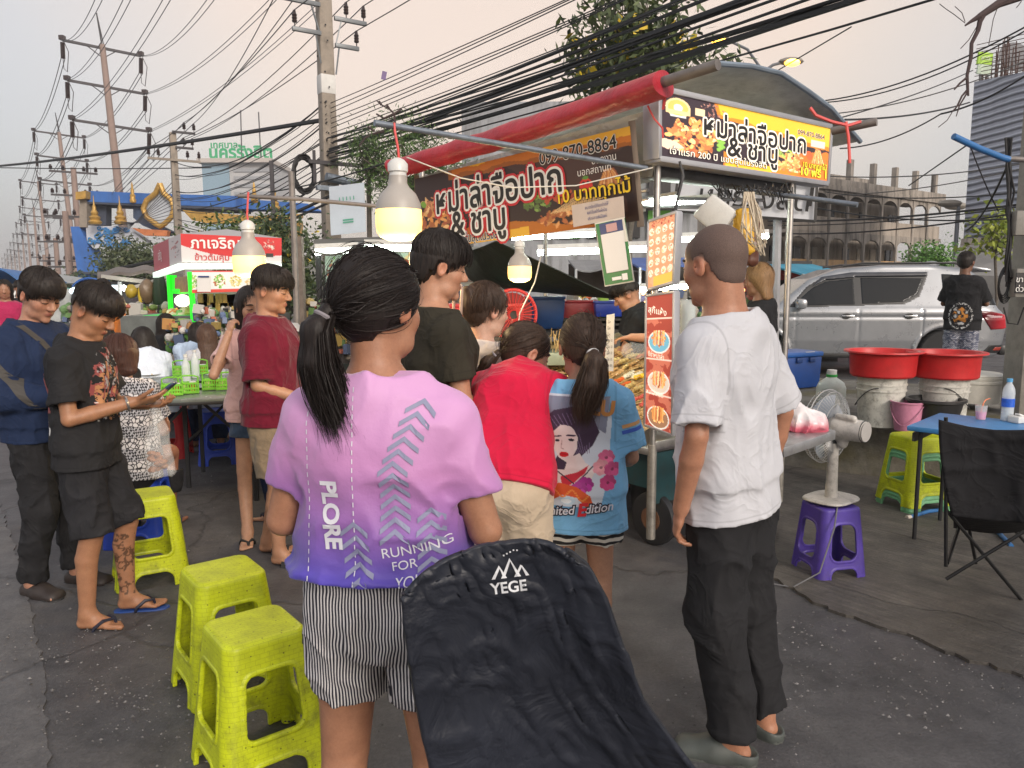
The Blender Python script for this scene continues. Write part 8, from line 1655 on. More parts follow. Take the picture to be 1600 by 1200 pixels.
MB().grid(lambda u,v:at(490+250*u,392-10*u-18*v+6*math.sin(u*14)*(1-v),8.2-.3+1.3*v)-no,24,5).build('awning',M('tarp_grey_green',(.085,.085,.075),.6,var=.3,vs=3),ns,smooth=True,solid=.02)
for x in(497,700):MB().tube([at(x,395,8.1)-no,Vector((at(x,395,8.1).x,8.1,0))-no],.03,6).build('post',dkm,ns)
MB().box((.3,.8,-1.0),(2.6,.9,1.2)).build('cabinet',M('dim_cabinet',(.10,.11,.10),.5,var=.4,vs=4),ns);MB().quad(*[at(*z)-no for z in((510,470,8.55),(545,470,8.55),(540,400,8.55),(508,402,8.55))]).build('menu_sheet',M('teal_sheet',(.015,.11,.13),.5,var=.5,vs=12),ns,solid=.01)
tube_light(at(493,394,8.0),at(560,391,8.0),'fluorescent tube at the left of the noodle stall',.03);tube_light(at(570,387,7.9),at(690,388,7.9),'fluorescent tube over the noodle stall sign',.03)
wb_=empty('paper_banner',at(540,325,9),0,'pale grey paper banner hanging from the pole beside the big lamp','banner');q=[at(*z)-wb_.location for z in((517,368,9),(572,362,9),(569,285,9),(514,292,9))];MB().quad(*q).build('sheet',M('blue_grey_paper',(.36,.40,.46),.6,var=.08,vs=3),wb_,solid=.006);m=MB()
for(u0,u1,v_)in((.36,.66,.22),(.36,.66,.27)):m.quad(*[q[0].lerp(q[1],u).lerp(q[3].lerp(q[2],u),v)-Vector((0,.01,0))for u,v in((u0,v_),(u1,v_),(u1,v_+.03),(u0,v_+.03))])
for k in range(5):m.quad(*[q[0].lerp(q[1],u).lerp(q[3].lerp(q[2],u),v)-Vector((0,.01,0))for u,v in((.28+k*.1,.68),(.31+k*.1,.68),(.30+k*.1,.76),(.28+k*.1,.76))])
m.build('print',M('green_print',(.06,.26,.18),.6),wb_)
tag(MB().tube([at(455,268,7.0),at(460,380,7.0),at(463,470,7.0),at(466,640,7.0)],.028,8).build('post',M('rusty_grey_pipe'),smooth=True),'thin dark steel post between the maroon shirt and the noodle stall','post')
wp=empty('signpost',(at(468,440,7.6).x,7.6,0),0,'weathered wooden post behind the young man in maroon','post');MB().box((0,0,1.0),(.09,.09,2.0)).build('post',M('grey_wood',(.15,.12,.10),.9,var=.3,vs=20),wp);MB().box((-.45,.4,.52),(.7,.5,.95)).build('black_case',blk,wp,bevel=.02)
# tables, crates and seats behind the cart
for i,(px,py,Y,sx,sy,h_,c_,lb,ct)in enumerate(((848,490,6.8,.34,.3,.26,(.012,.06,.22),'blue plastic crate on a table behind the skewers','crate'),(790,492,6.6,.35,.35,.25,(.01,.22,.15),'dark green crate behind the red fan','crate'),(955,484,6.9,.30,.3,.12,(.02,.05,.35),'small blue box beside the vendor','box'),(942,480,6.9,.08,.12,.2,(.30,.55,.04),'lime green bottle rack beside the blue box','rack'),(900,492,6.9,.5,.05,.22,(.32,.015,.03),'red plastic chair back behind the skewers','chair'),(760,500,5.6,.5,.3,.2,(.45,.04,.05),'red plastic basin behind the hair clip','basin'))):
    p=at(px,py,Y);o=empty('crate' if ct!='chair' else 'plastic_chair',(p.x,p.y,p.z-h_/2),0,lb,ct);MB().box((0,0,h_/2),(sx,sy,h_),None,1.1).build('shell',M('crate_plastic_%s'%'abcdef'[i],c_,.4,var=.15),o,bevel=.015);MB().box((0,0,h_+.01),(sx*1.12,sy*1.12,.025)).build('rim',MATS['crate_plastic_%s'%'abcdef'[i]],o,bevel=.006)
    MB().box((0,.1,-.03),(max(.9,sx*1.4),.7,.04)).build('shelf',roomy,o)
rf_=empty('red_fan',at(803,492,5.4),R(20),'red guarded fan standing behind the skewers','fan');m=MB()
for k in range(30):a=k*.2094;m.tube([(.03*math.cos(a),0,.03*math.sin(a)),(.16*math.cos(a),-.02,.16*math.sin(a)),(.175*math.cos(a),.02,.175*math.sin(a))],.003,4)
m.tube([(.175*math.cos(a),.02,.175*math.sin(a))for a in np.linspace(0,6.28,40)[:-1]],.012,6,closed=True);m.build('cage',M('red_guard',(.45,.03,.03),.4),rf_,smooth=True);MB().lathe([(.0,0),(.05,0),(.05,.05),(.0,.05)],16,(0,.03,0),Matrix.Rotation(-math.pi/2,3,'X')).build('hub',dkm,rf_);MB().lathe([(.0,0),(.155,0),(.155,.005),(.0,.005)],24,(0,.045,0),Matrix.Rotation(-math.pi/2,3,'X')).build('blade',M('dark_red_blade',(.18,.01,.012),.4),rf_);MB().tube([(0,.06,-.1),(0,.06,-.55)],.02,8).box((0,.06,-.56),(.2,.2,.03)).build('stand',dkm,rf_)
for i,(px,Y,c_)in enumerate(((700,9.5,(.25,.04,.05)),(768,9.0,(.5,.5,.52)),(822,9.8,(.03,.05,.2)),(690,7.6,(.3,.25,.2)),(925,9.2,(.5,.1,.2)),(1100,10,(.5,.3,.1)))):
    person(('diner in dark red','diner in white','diner in navy','diner in tan','diner in pink','diner in orange')[i]+' at a far table behind the stalls',(at(px,600,Y).x,Y,0),R((170,20,150,-40,190,120)[i]),1.58,1.,fem=i%2==0,skin='#a8775a',face=2,h=.014,pose=sit(),top=dict(mat=cloth('far_cloth_%s'%'abcdef'[i],c_),hem=.1,open=False,h=.014),bottom=dict(mat=navy_cl,len=1.9,h=.014),shoes=None,hair=dict(style=('long','crop')[i%2],n=200,w=.002,h=.012,end=-.14))
# ------------------------------------------------------------------ tables on the left
tabm=M('grey_table_top',(.13,.15,.14),.25,var=.15,dirt=.2)
def table(c,rz,sx,sy,lab,h_=.74,top=tabm):
    o=empty('folding_table',c,rz,lab,'table','dining tables on the left');MB().box((0,0,h_),(sx,sy,.03)).build('table_top',top,o,bevel=.006);MB().box((0,0,h_-.018),(sx+.012,sy+.012,.022)).build('edge',dkm,o,bevel=.004)
    for a in(-1,1):
        for b_ in(-1,1):MB().bar((a*(sx/2-.1),b_*(sy/2-.05),0),(a*(sx/2-.1),b_*(sy/2-.05),h_-.03),.028,.028).build('leg',dkm,o)
        MB().bar((a*(sx/2-.1),-sy/2+.05,.35),(a*(sx/2-.1),sy/2-.05,.35),.02,.02).bar((a*(sx/2-.1),0,.35),(a*(sx/2-.45),0,h_-.03),.02,.02).build('brace',dkm,o)
    return o
T1=gnd(278,617,.75);table((T1.x+.1,T1.y+.05,0),R(14),.95,.62,'grey folding table with two green condiment baskets beside the patterned blouse');T2=gnd(345,604,.75);table((T2.x+.15,T2.y+.1,0),R(10),1.0,.6,'folding table with a green carrier behind the girl in pink');T3=at(300,560,6.4);table((T3.x,6.4,0),R(5),1.8,.6,'long table between the girls and the rice stall');T4=at(505,560,5.6);table((T4.x,5.6,0),0,1.1,.6,'table under the cream-topped woman behind the ponytail')
gb=plastic('green_basket_plastic',(.16,.46,.03),dirt=.1)
def caddy(px,py,z,lab,sc=.78):
    p=gnd(px,py,z);o=empty('condiment_basket',p,R(20),lab,'condiment basket','green condiment baskets');m=MB();W_,D_,H_=.17*sc,.11*sc,.095*sc
    for a in range(-4,5):m.box((a*W_/8,-D_/2,H_/2),(.010,.004,H_)).box((a*W_/8,D_/2,H_/2),(.010,.004,H_))
    for b_ in range(-2,3):m.box((-W_/2,b_*D_/4,H_/2),(.004,.010,H_)).box((W_/2,b_*D_/4,H_/2),(.004,.010,H_))
    m.box((0,0,.004),(W_,D_,.008))
    for z_ in(.012,H_*.5,H_):m.box((0,-D_/2,z_),(W_+.006,.008,.014)).box((0,D_/2,z_),(W_+.006,.008,.014)).box((-W_/2,0,z_),(.008,D_,.014)).box((W_/2,0,z_),(.008,D_,.014))
    m.build('basket',gb,o);MB().tube([(-W_/2,0,H_),(-W_/2,0,H_*1.55),(-W_/4,0,H_*1.7),(W_/4,0,H_*1.7),(W_/2,0,H_*1.55),(W_/2,0,H_)],.006,6).build('handle',gb,o,smooth=True)
    for k,c_ in enumerate(((.35,.05,.02),(.5,.42,.25),(.12,.05,.02),(.45,.12,.03))):
        x,y=(-1 if k%2 else 1)*W_*.22,(-1 if k<2 else 1)*D_*.22;j=MB().lathe([(.0,.01),(.030*sc,.01),(.030*sc,.085*sc),(.0,.086*sc)],14,(x,y,0)).build('jar',M('jar_%s'%'abcd'[k],c_,.2),o,smooth=True);MB().lathe([(.031*sc,.084*sc),(.031*sc,.105*sc),(.0,.107*sc)],14,(x,y,0)).build('lid',(wpl,gb)[k%2],j,smooth=True)
    return o
for a in((270,617,.76,'green condiment basket at the left end of the near table'),(295,614,.76,'green condiment basket with red jars beside the left one'),(332,608,.76,'green condiment basket on the table behind, under the white-topped girl'),(354,608,.76,'green condiment basket nearest the maroon shirt'),(284,586,.76,'green condiment basket farther back near the white blouse'),(312,584,.76,'green condiment basket in front of the brown-haired girl')):caddy(*a)
for i,(px,py,lb)in enumerate(((292,600,'small clear water bottle behind the green baskets'),(306,590,'clear plastic bottle between the green baskets'),(232,588,'white polystyrene plate on the table by the patterned blouse'))):
    p=gnd(px,py,.76)
    if i<2:o=empty('water_bottle',p,0,lb,'bottle');MB().lathe([(.0,0),(.03,0),(.033,.01),(.032,.15),(.014,.20),(.014,.22)],16).build('bottle',clr.m,o,smooth=True);MB().lathe([(.016,.215),(.016,.235),(.0,.236)],12).build('cap',wpl,o,smooth=True)
    else:o=empty('plate',p,0,lb,'plate');MB().lathe([(.0,.004),(.06,.004),(.10,.02),(.102,.022),(.06,.009),(.0,.009)],24).build('dish',wpl,o,smooth=True);MB().blob((0,0,.02),(.06,.05,.02),10,5,jit=.2).build('food',M('noodles',(.5,.36,.15),.6,var=.3,vs=60),o,smooth=True)
# folding chairs and a bike-like dark clutter near the posts
for i,(px,py,rz)in enumerate(((398,700,20),(300,660,-30))):
    o=empty('folding_chair',gnd(px,py),R(rz),('thin-legged dark folding stool behind the maroon shirt','thin-legged dark folding stool under the near table')[i],'stool');MB().box((0,0,.44),(.34,.34,.03)).build('seat',dkm,o,bevel=.01)
    for a in(-.15,.15):MB().tube([(a,-.2,0),(a,.16,.43)],.011,6).tube([(a,.2,0),(a,-.16,.43)],.011,6).build('leg',dkm,o)
# ------------------------------------------------------------------ rice stall with the red sign and green lit posts
rs_=empty('rice_stall',at(300,445,8.6),0,'rice stall with a red and white sign and glowing green posts','stall');ro=rs_.location.copy();A_=lambda x,y,Y:at(x,y,Y)-ro
def gpost(px0,py0,px1,py1,Y,r=.032):MB().tube([A_(px0,py0,Y),A_(px1,py1,Y)],r,6).build('green_post',M('glowing_green',(.03,.6,.03),.4,var=0,emit=.7,ec='#20ff20'),rs_)
q=[A_(*z)for z in((284,410,8.0),(440,411,8.3),(440,372,8.3),(282,365,8.0))]
cv=Canvas(170,46,(.55,.015,.02));cv.put(cv.y<.30+.25*(1-cv.x)**3*1.2-.12*np.sin(cv.x*3.1),(.62,.60,.60));r_=random.Random(1);cv.food(.88,.68,.06,.22,[(.62,.35,.3),(.7,.62,.55),(.4,.08,.08)],30,.014,r_);cv.rect(.84,.22,.92,.38,(.02,.02,.02));cv.m[:]=True
link('front_sign',canvas_mesh('front_sign',cv,quad_pos(q[0],q[1],q[3],q[2])),MV('red_sign_vinyl',.5),rs_);sign_text(rs_,q[0],q[1],q[3],.34,.66,'ภาเจริญ',.52,[(whi,.02)],off=.01);sign_text(rs_,q[0],q[1],q[3],.42,.17,'ข้าวต้มคุ้ม ๑ บาท',.30,[(rdi,.012)],off=.01)
s2=[A_(*z)for z in((241,424,9.6),(284,411,8.0),(282,365,8.0),(239,384,9.6))];cv=Canvas(60,46,(.42,.06,.08));cv.rect(.62,0,1,1,(.55,.5,.5));cv.food(.8,.5,.12,.4,[(.4,.1,.1),(.3,.25,.25)],14,.05,r_);cv.m[:]=True;link('side_sign',canvas_mesh('side_sign',cv,quad_pos(s2[0],s2[1],s2[3],s2[2])),MV('red_sign_vinyl'),rs_);sign_text(rs_,s2[0],s2[1],s2[3],.30,.5,'เจริญ',.5,[(whi,.0)],off=.012,wx=.8)
m=MB();tp_=A_(355,358,9.2);[m.quad(a,b_,tp_)for a,b_ in((q[3],q[2]),(s2[3],q[3]),(q[2],A_(440,384,9.8)))];m.build('roof',M('grey_roof_sheet',(.34,.33,.34),.5),rs_)
MB().bar(A_(284,416,8.0),A_(440,416,8.3),.06,.06).bar(A_(284,416,8.0),A_(243,430,9.5),.06,.06).build('white_beam',M('lit_white_beam',(.75,.8,.78),.4,var=0,emit=.9,ec='#e8ffee'),rs_)
gpost(297,425,306,548,8.05);gpost(264,430,268,500,9.2);gpost(272,430,273,455,9.2,.03);gpost(270,455,300,455,8.8,.03);gpost(284,512,306,505,8.4,.03);gpost(272,520,273,550,8.6,.05)
MB().box((A_(285,515,8.6))[:],(.62,.5,.34)).build('green_cabinet',M('green_lit_cabinet',(.05,.42,.10),.5,var=.2,emit=.25,ec='#20d040'),rs_)
fp=[A_(*z)for z in((300,458,7.98),(398,455,8.2),(398,423,8.2),(300,423,7.98))];cv=Canvas(130,44,(.60,.58,.58));cv.rect(0,0,1,.13,(.5,.03,.02));cv.rect(0,.94,1,1,(.5,.03,.02))
for cx,cs in((.02,[(.15,.35,.05),(.35,.4,.1)]),(.44,[(.10,.34,.04),(.3,.08,.03),(.2,.4,.08),(.6,.5,.3)]),(.70,[(.5,.42,.12),(.6,.5,.25),(.4,.3,.08)]),(.95,[(.5,.35,.15),(.6,.5,.3)])):cv.ell(cx,.52,.115,.36,(.66,.64,.60));cv.food(cx,.52,.095,.30,cs,60,.022,r_)
cv.m[:]=True;link('food_panel',canvas_mesh('food_panel',cv,quad_pos(fp[0],fp[1],fp[3],fp[2])),MV('food_panel_vinyl',.4,.25),rs_);MB().quad(*[A_(*z)-Vector((0,.03,0))for z in((310,456,7.95),(331,456,7.95),(331,431,7.95),(310,431,7.95))]).build('white_card',M('plain_white_card'),rs_,solid=.004);MB().quad(*[A_(*z)-Vector((0,.04,0))for z in((312,433.5,7.95),(329,433.5,7.95),(329,431,7.95),(312,431,7.95))]).build('card_band',M('board_blue'),rs_)
MB().quad(*[A_(*z)for z in((273,458,9.0),(295,456,8.4),(295,431,8.4),(273,434,9.0))]).build('side_panel',M('amber_menu',(.45,.22,.10),.5,var=.5,vs=9),rs_)
for k in range(3):MB().bar(A_(310,472+k*14,8.4),A_(372,468+k*13,8.4),.03,.3).build('shelf',wpl,rs_)
m=MB();[m.box((A_(312+rnd.random()*56,466+14*rnd.randint(0,2),8.4))[:],(.05,.05,.10))for _ in range(28)];m.build('sauce_bottle',M('amber_bottles',(.42,.26,.07),.3,var=.5,vs=8),rs_);m=MB();[m.tube([A_(375-k*9,470,8.5),A_(375-k*9,535,8.5)],.01,4)for k in range(5)];m.build('rack',alu,rs_)
MB().blob(A_(285,470,8.8),(.085,.085,.07),12,8).build('lamp_shade',warm('lantern_glow',4,'#fff0c8'),rs_,smooth=True)
vg=MB();g7=random.Random(4)
for k in range(70):vg.color(g7.choice(((.10,.30,.03),(.35,.4,.08),(.55,.55,.35),(.5,.2,.05),(.15,.4,.10))));vg.blob(A_(268+g7.random()*32,488+g7.random()*18,8.5+g7.random()*.4),(.07,.07,.06),6,4,jit=.2,rg=g7)
vg.build('vegetables',MV('market_goods'),rs_);MB().box((A_(330,560,8.7))[:],(1.6,.8,1.0)).build('lower_cabinet',M('steel_cabinet',(.16,.17,.16),.4,.5,var=.3),rs_)
# ------------------------------------------------------------------ more stalls farther left
fs=empty('fruit_stall',at(215,445,10.5),0,'fruit stall with a ragged grey roof and hanging gourds','stall');fo2=fs.location.copy();A2=lambda x,y,Y:at(x,y,Y)-fo2
MB().grid(lambda u,v:A2(152+135*u,432-8*v-4*u-6*math.sin(u*3.1)+2*math.sin(u*20),10.4+1.6*v),24,3).build('roof',M('brown_grey_roof',(.14,.12,.11),.85,var=.3,vs=2),fs,solid=.04);MB().bar(A2(160,432,10.4),A2(285,447,10.2),.05,.05).bar(A2(205,450,10.2),A2(262,432,10.4),.04,.04).build('beam',M('pale_beam',(.38,.37,.34),.7),fs)
for x in(187,238):MB().tube([A2(x,440,10.4),A2(x,560,10.4)],.03,6).build('post',alu,fs)
for i,(px,py,rx,rz,c_)in enumerate(((220,465,.035,.16,(.55,.40,.03)),(230,455,.10,.16,(.18,.12,.07)),(205,455,.08,.09,(.36,.26,.03)),(250,460,.09,.32,(.02,.05,.02)),(226,492,.10,.12,(.3,.25,.08)),(196,480,.05,.05,(.6,.45,.05)))):MB().blob(A2(px,py,10.2),(rx,rx,rz),12,8,jit=.08).build('gourd',M('gourd_%s'%'abcdef'[i],c_,.4,var=.3,vs=9),fs,smooth=True)
m=MB();[m.box(A2(216,468+k*6.5,10.2)[:],(.18,.05,.045))for k in range(8)];m.build('packet_row',M('dark_packets',(.05,.04,.05),.4,var=.6,vs=30),fs);MB().bar(A2(192,448,10.3),A2(206,460,10.3),.05,.05).build('tube',tubem,fs);MB().bar(A2(160,452,11),A2(182,452,11),.2,.12).build('white_lamps',M('lamp_white',(.8,.85,.9),.4,var=0,emit=2.2,ec='#e0f4ff'),fs)
vg=MB()
for k in range(110):vg.color(g7.choice(((.5,.4,.05),(.45,.15,.03),(.2,.3,.05),(.5,.5,.45),(.3,.12,.05),(.12,.12,.14))));vg.blob(A2(165+g7.random()*95,488+g7.random()*40,10.2+g7.random()*.8),(.09,.09,.08),6,4,jit=.2,rg=g7)
vg.build('goods',MV('market_goods'),fs);MB().box(A2(212,560,10.8)[:],(2.0,1.0,1.0)).build('counter',roomy,fs);MB().quad(*[A2(*z)for z in((158,545,11.8),(300,545,11.8),(300,440,11.8),(158,440,11.8))]).build('back_cloth',M('grey_back_cloth',(.20,.20,.20),.9,var=.5,vs=2.5),fs)
gs=empty('shop_sign_stall',at(140,455,14),0,'small stall with a dark green sign under a blue umbrella','stall');go_=gs.location.copy();A3=lambda x,y,Y:at(x,y,Y)-go_;q=[A3(*z)for z in((130,466,14),(164,466,14),(164,448,14),(130,448,14))];MB().quad(*q).build('green_sign',M('board_green2',(.012,.14,.05),.5),gs,solid=.03);sign_text(gs,q[0],q[1],q[3],.5,.62,'ผลไม้สด',.42,[(whi,.01)],off=.03);sign_text(gs,q[0],q[1],q[3],.52,.2,'หวานเจี๊ยบ',.40,[(whi,.01)],off=.03)
MB().grid(lambda u,v:A3(112+52*u,447-14*math.sin(u*3.14)**.7*(1-.3*v)+2*v,13.6+1.4*v),14,4).build('umbrella',M('blue_umbrella',(.03,.11,.38),.5,var=.2),gs,smooth=True,solid=.02);MB().tube([A3(138,440,14.2),A3(138,560,14.2)],.03,6).build('pole',alu,gs);MB().blob(A3(122,455,13.8),(.16,.1,.08),10,6).blob(A3(152,450,13.8),(.10,.08,.08),10,6).build('glare_lamp',M('lamp_white'),gs,smooth=True);MB().box(A3(140,510,14.4)[:],(1.6,.8,1.4)).build('counter',M('pale_counter',(.35,.36,.35),.6,var=.4,vs=3),gs)
for i,(x0,y0,x1,y1,Y,c_,lb)in enumerate(((-20,432,60,520,16,(.05,.14,.34),'blue umbrella stall at the far left edge'),(-30,458,22,470,24,(.18,.17,.17),'grey roofed stall far down the road'),(55,436,120,480,22,(.30,.32,.33),'pale roofed stall behind the men with phones'),(85,460,128,500,17,(.06,.30,.25),'green clothed stall between the two bowed heads'))):
    o=empty('market_stall',at(x0,y1,Y),0,lb,'stall','market stalls along the road');L_=at(x1,y0,Y).x-at(x0,y0,Y).x;zt=at(x0,y0,Y).z-o.location.z;MB().grid(lambda u,v:(u*L_,v*1.6-.4,zt+.30*math.sin(u*3.14)*(1-.4*v)-.12),10,4).build('awning',M('road_awning_%s'%'abcd'[i],c_,.6,var=.2),o,smooth=True,solid=.03);MB().box((L_/2,.5,zt*.3),(L_*.9,.6,zt*.6)).build('goods',M('mixed_goods',(.25,.22,.2),.7,var=.8,vs=5),o)
    for q_ in(.05,.95):MB().tube([(q_*L_,0,-o.location.z),(q_*L_,0,zt)],.03,6).build('post',alu,o)
    MB().blob((L_*.5,-.2,zt-.25),(.12,.08,.07),8,5).build('bulb',M('lamp_white'),o,smooth=True)
bx_=empty('billboard',at(10,463,22),0,'dark billboard with a white cross mark at the far left edge','billboard');MB().box((0,0,0),(1.0,.1,.55)).build('panel',M('dark_board',(.07,.06,.055),.6,var=.4,vs=4),bx_);MB().bar((.16,-.08,-.2),(.36,-.08,.2),.05,.02,(0,1,0)).bar((.36,-.08,-.2),(.16,-.08,.2),.05,.02,(0,1,0)).build('white_mark',whi,bx_);MB().tube([(0,0,0),(0,0,-2.2)],.06,6).build('post',dkm,bx_)
# ------------------------------------------------------------------ blue gateway with gilded ornaments
gw_=empty('gateway',at(250,445,44),0,'blue roofed ceremonial gateway with gilded ornaments spanning the road','gateway');wo_=gw_.location.copy();G=lambda x,y,Y=44:at(x,y,Y)-wo_
gblue=stained('gateway_blue',(.045,.14,.42),.12,.8);gold=M('gilding',(.42,.25,.06),.4,.3,var=.35,vs=2,bump=.8,bs=6,bd=.05);gwhite=M('gateway_white',(.50,.52,.58),.7,var=.12)
def slabp(pts,mt_,nm,dep=1.2,Y=44):return MB().prism([(0,0)]*0+[((at(x,y,Y)-at(200,400,Y)).x,(at(x,y,Y)-at(200,400,Y)).z)for x,y in pts][::-1],G(200,400,Y),(1,0,0),(0,0,1),-dep).build(nm,mt_,gw_)
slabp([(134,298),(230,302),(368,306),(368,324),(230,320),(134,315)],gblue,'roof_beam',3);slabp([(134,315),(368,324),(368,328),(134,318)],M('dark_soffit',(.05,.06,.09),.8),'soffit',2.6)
slabp([(110,354),(124,354),(162,432),(166,470),(124,470),(122,432)],gblue,'leg_panel',1.0);slabp([(134,352),(200,355),(230,380),(200,390),(146,388),(136,378)],gwhite,'wave_panel',.8)
m=MB()
for k in range(34):x,y=138+rnd.random()*66,356+rnd.random()*30;r=rnd.uniform(3,7);m.tube([G(x+r*(1-t/9)*math.cos(t),y+.7*r*(1-t/9)*math.sin(t),43.9)for t in np.linspace(0,7,14)],.045,4)
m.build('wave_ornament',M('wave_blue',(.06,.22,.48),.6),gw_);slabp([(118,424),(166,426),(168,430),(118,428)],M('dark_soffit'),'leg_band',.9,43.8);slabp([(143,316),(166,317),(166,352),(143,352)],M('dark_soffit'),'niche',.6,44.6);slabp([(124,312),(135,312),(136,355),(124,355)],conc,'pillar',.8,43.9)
slabp([(208,322),(222,322),(232,345),(268,362),(260,368),(222,352),(208,340)],M('slate_blue',(.06,.09,.16),.6),'lower_arch',.7,44.4)
fo_=[(250,287),(256,302),(268,313),(272,326),(268,339),(258,349),(250,354),(242,349),(229,339),(224,326),(229,313),(243,302)];m=MB();pr_=[G(x,y,43.6)for x,y in fo_];m.tube([a.lerp(b_,t)for a,b_ in zip(pr_,pr_[1:]+pr_[:1])for t in(0,.5)]+pr_[:1],.15,8);m.build('gilded_frame',gold,gw_,smooth=True);slabp([(x*.86+250*.14,y*.86+324*.14)for x,y in fo_],M('pale_portrait_glass',(.42,.45,.50),.3,var=.15,vs=1.5),'frame_panel',.2,43.8)
for(x,y,s_)in((149,352,1.),(189,352,1.),(208,318,.5),(430,330,.8),(398,318,.6)):
    m=MB();b0=G(x,y,43.2);m.lathe([(.0,0),(.30*s_,.05),(.36*s_,.18),(.24*s_,.30),(.30*s_,.42),(.16*s_,.55),(.20*s_,.68),(.10*s_,.85),(.11*s_,.98),(.04*s_,1.15),(.015,1.6*s_)],10,b0);m.build('gilded_finial',gold,gw_,smooth=True)
slabp([(285,328),(330,332),(400,338),(470,334),(470,340),(400,346),(330,350),(300,344)],gold,'gilded_band',.5,43);slabp([(206,356),(228,358),(262,360),(260,369),(226,368)],M('orange_band',(.48,.16,.06),.6,var=.4,vs=2),'orange_band',.4,43.5);slabp([(368,310),(480,318),(500,330),(368,326)],gblue,'far_beam',1.5,45);slabp([(392,340),(470,345),(470,372),(420,380)],gold,'gilded_gable',.5,45)
slabp([(440,318),(452,318),(452,352),(440,352)],gblue,'blue_strut',.5,44.5);slabp([(118,300),(134,298),(134,310),(118,312)],gold,'gilded_tip',.5,43.5)
# ------------------------------------------------------------------ municipal building with green roof letters
mu=empty('municipal_building',at(370,445,150),0,'pale municipal building with large green Thai letters on its roof','building');muo=mu.location;A4=lambda x,y:at(x,y,150)-muo;a,b_=A4(316,255),A4(426,320);MB().box(((a.x+b_.x)/2,6,(a.z+b_.z)/2-4),(b_.x-a.x,12,a.z-b_.z+8)).build('wall',M('pale_mauve_wall',(.40,.40,.41),.8,var=.06,vs=.1),mu)
MB().box(((a.x+A4(345,0).x)/2,-.1,(a.z+b_.z)/2-4),(A4(345,0).x-a.x,.4,a.z-b_.z+8)).build('blue_bay',M('blue_bay',(.20,.30,.38),.6),mu);[MB().box(((A4(352,0).x+A4(424,0).x)/2,-.1,A4(0,268+12*k).z),(A4(424,0).x-A4(352,0).x,.3,.6)).build('window',M('grey_glass',(.28,.29,.31),.3),mu)for k in range(4)]
MB().box(((a.x+b_.x)/2,5,a.z+.3),(b_.x-a.x+1,13,.8)).build('parapet',M('beige_parapet',(.42,.38,.35),.8),mu);glt=M('green_letters',(.02,.30,.12),.5,var=0)
text('lettering','นครรังสิต',3.1,glt,mu,plane_mtx(A4(376,239),(1,0,0),(0,0,1)),bold=.10,ext=.05,wx=1.0);text('lettering','เทศบาล',1.7,glt,mu,plane_mtx(A4(350,227),(1,0,0),(0,0,1)),bold=.04,ext=.05);MB().tube([A4(378,255),A4(376,172)],.12,4).tube([A4(408,255),A4(404,175)],.12,4).build('antenna',darm,mu)
# low far row that closes the view under the horizon
for i,(x0,x1,py,Y,c_)in enumerate(((-120,130,430,120,(.30,.30,.31)),(120,330,418,95,(.28,.28,.27)),(330,520,405,70,(.22,.22,.21)),(500,700,395,40,(.20,.20,.19)),(690,860,380,34,(.26,.27,.28)),(1380,1520,425,60,(.24,.24,.22)))):
    a,b_=at(x0,py,Y),at(x1,py,Y);o=empty('shophouse_row',(a.x,a.y,0),0,('faint roofs','low grey shophouses','dim shophouses','dark shop row','pale shop row','low roofs')[i]+(' far down the road at the left',' behind the gateway leg',' behind the flowering bush',' behind the noodle stall',' behind the banner',' between the arched and the clad building')[i],'building');L_=b_.x-a.x;MB().box((L_/2,4,a.z/2),(L_,8,a.z)).build('wall',M('row_wall_%s'%'abcdef'[i],c_,.9,var=.2,vs=.3),o)
    for k in range(6):MB().box((L_*(k+.5)/6,-.1,a.z*.45),(L_/9,.2,a.z*.5)).build('shop_opening',roomy,o)
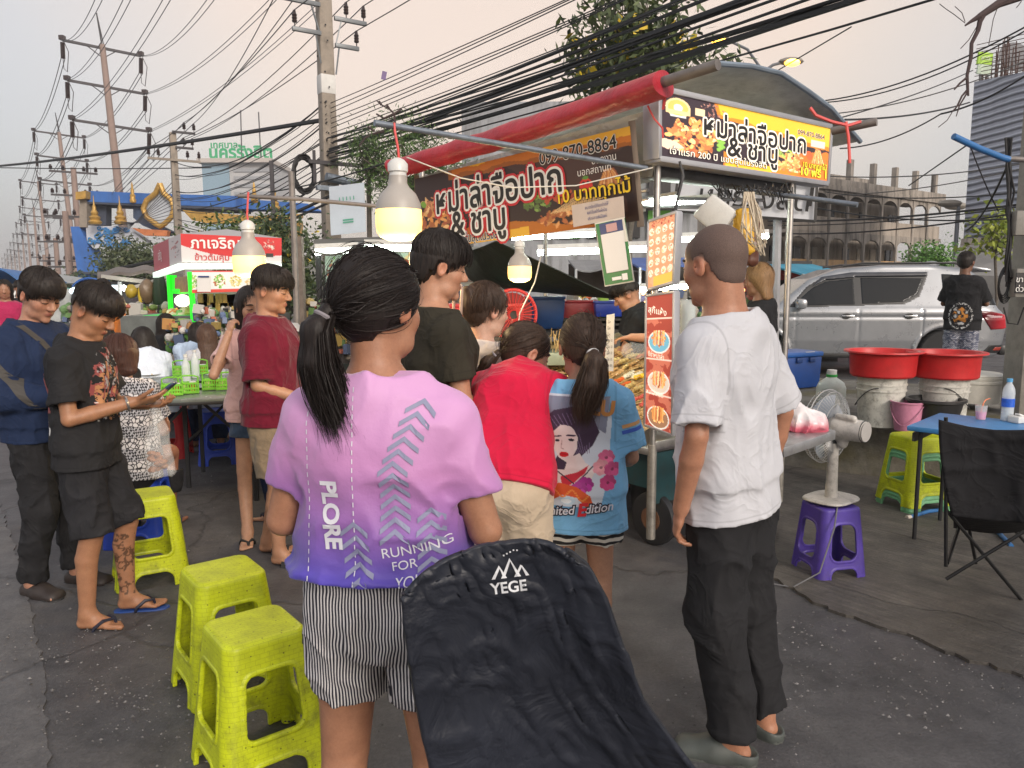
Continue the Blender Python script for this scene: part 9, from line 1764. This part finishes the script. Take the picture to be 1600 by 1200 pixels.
# ------------------------------------------------------------------ heaps of small goods that fill the stalls
g8=random.Random(21)
def heap(par,x0,y0,x1,y1,Y,n,sz,cols,dy=.5):
    m=MB();o=par.location
    for _ in range(n):
        c=g8.choice(cols);k=g8.uniform(.6,1.2);m.color(tuple(q*k for q in c));p=at(g8.uniform(x0,x1),g8.uniform(y0,y1),Y+g8.uniform(-dy,dy)*.5)-o;s_=sz*g8.uniform(.5,1.3)
        if g8.random()<.55:m.box(p[:],(s_*g8.uniform(.7,1.6),s_,s_*g8.uniform(.6,1.8)),(g8.uniform(-.2,.2),g8.uniform(-.2,.2),g8.uniform(0,3)))
        else:m.blob(p,(s_*.6,s_*.6,s_*g8.uniform(.4,.8)),7,5,jit=.1,rg=g8)
    return m.build('goods',MV('market_goods'),par)
MIX=[(.30,.26,.22),(.10,.09,.09),(.04,.04,.045),(.5,.48,.45),(.35,.10,.06),(.12,.22,.08),(.10,.14,.25),(.45,.32,.10)];GRN=[(.10,.26,.05),(.22,.34,.08),(.05,.12,.03),(.5,.5,.4),(.4,.2,.06)]
heap(rs_,262,505,345,575,7.9,300,.06,GRN+MIX);heap(rs_,305,480,380,560,8.0,200,.05,MIX);heap(fs,150,478,262,560,9.9,480,.075,MIX+GRN);heap(gs,100,470,170,530,13.5,200,.11,MIX+[(.5,.5,.52)]);heap(ns,480,470,640,560,7.9,360,.07,MIX);heap(ns,640,450,740,520,7.6,200,.06,MIX)
heap(ap,745,470,1000,520,8.4,460,.08,MIX+[(.3,.05,.2),(.05,.3,.3)],2.);heap(ap,1060,455,1200,520,9.0,240,.08,MIX,2.)
# ------------------------------------------------------------------ the faint evening haze along the road
hz=MB().box((0,725,19.5),(1840,1610,43)).build('haze',None);hz['kind']='stuff'
hm=bpy.data.materials.new('haze');hm.use_nodes=True;ht_=hm.node_tree;ht_.nodes.clear();hv=ht_.nodes.new('ShaderNodeVolumePrincipled');hv.inputs['Color'].default_value=(.86,.85,.86,1);hv.inputs['Density'].default_value=.0011;hv.inputs['Anisotropy'].default_value=.2
ho=ht_.nodes.new('ShaderNodeOutputMaterial');ht_.links.new(hv.outputs[0],ho.inputs['Volume']);hz.data.materials.append(hm)
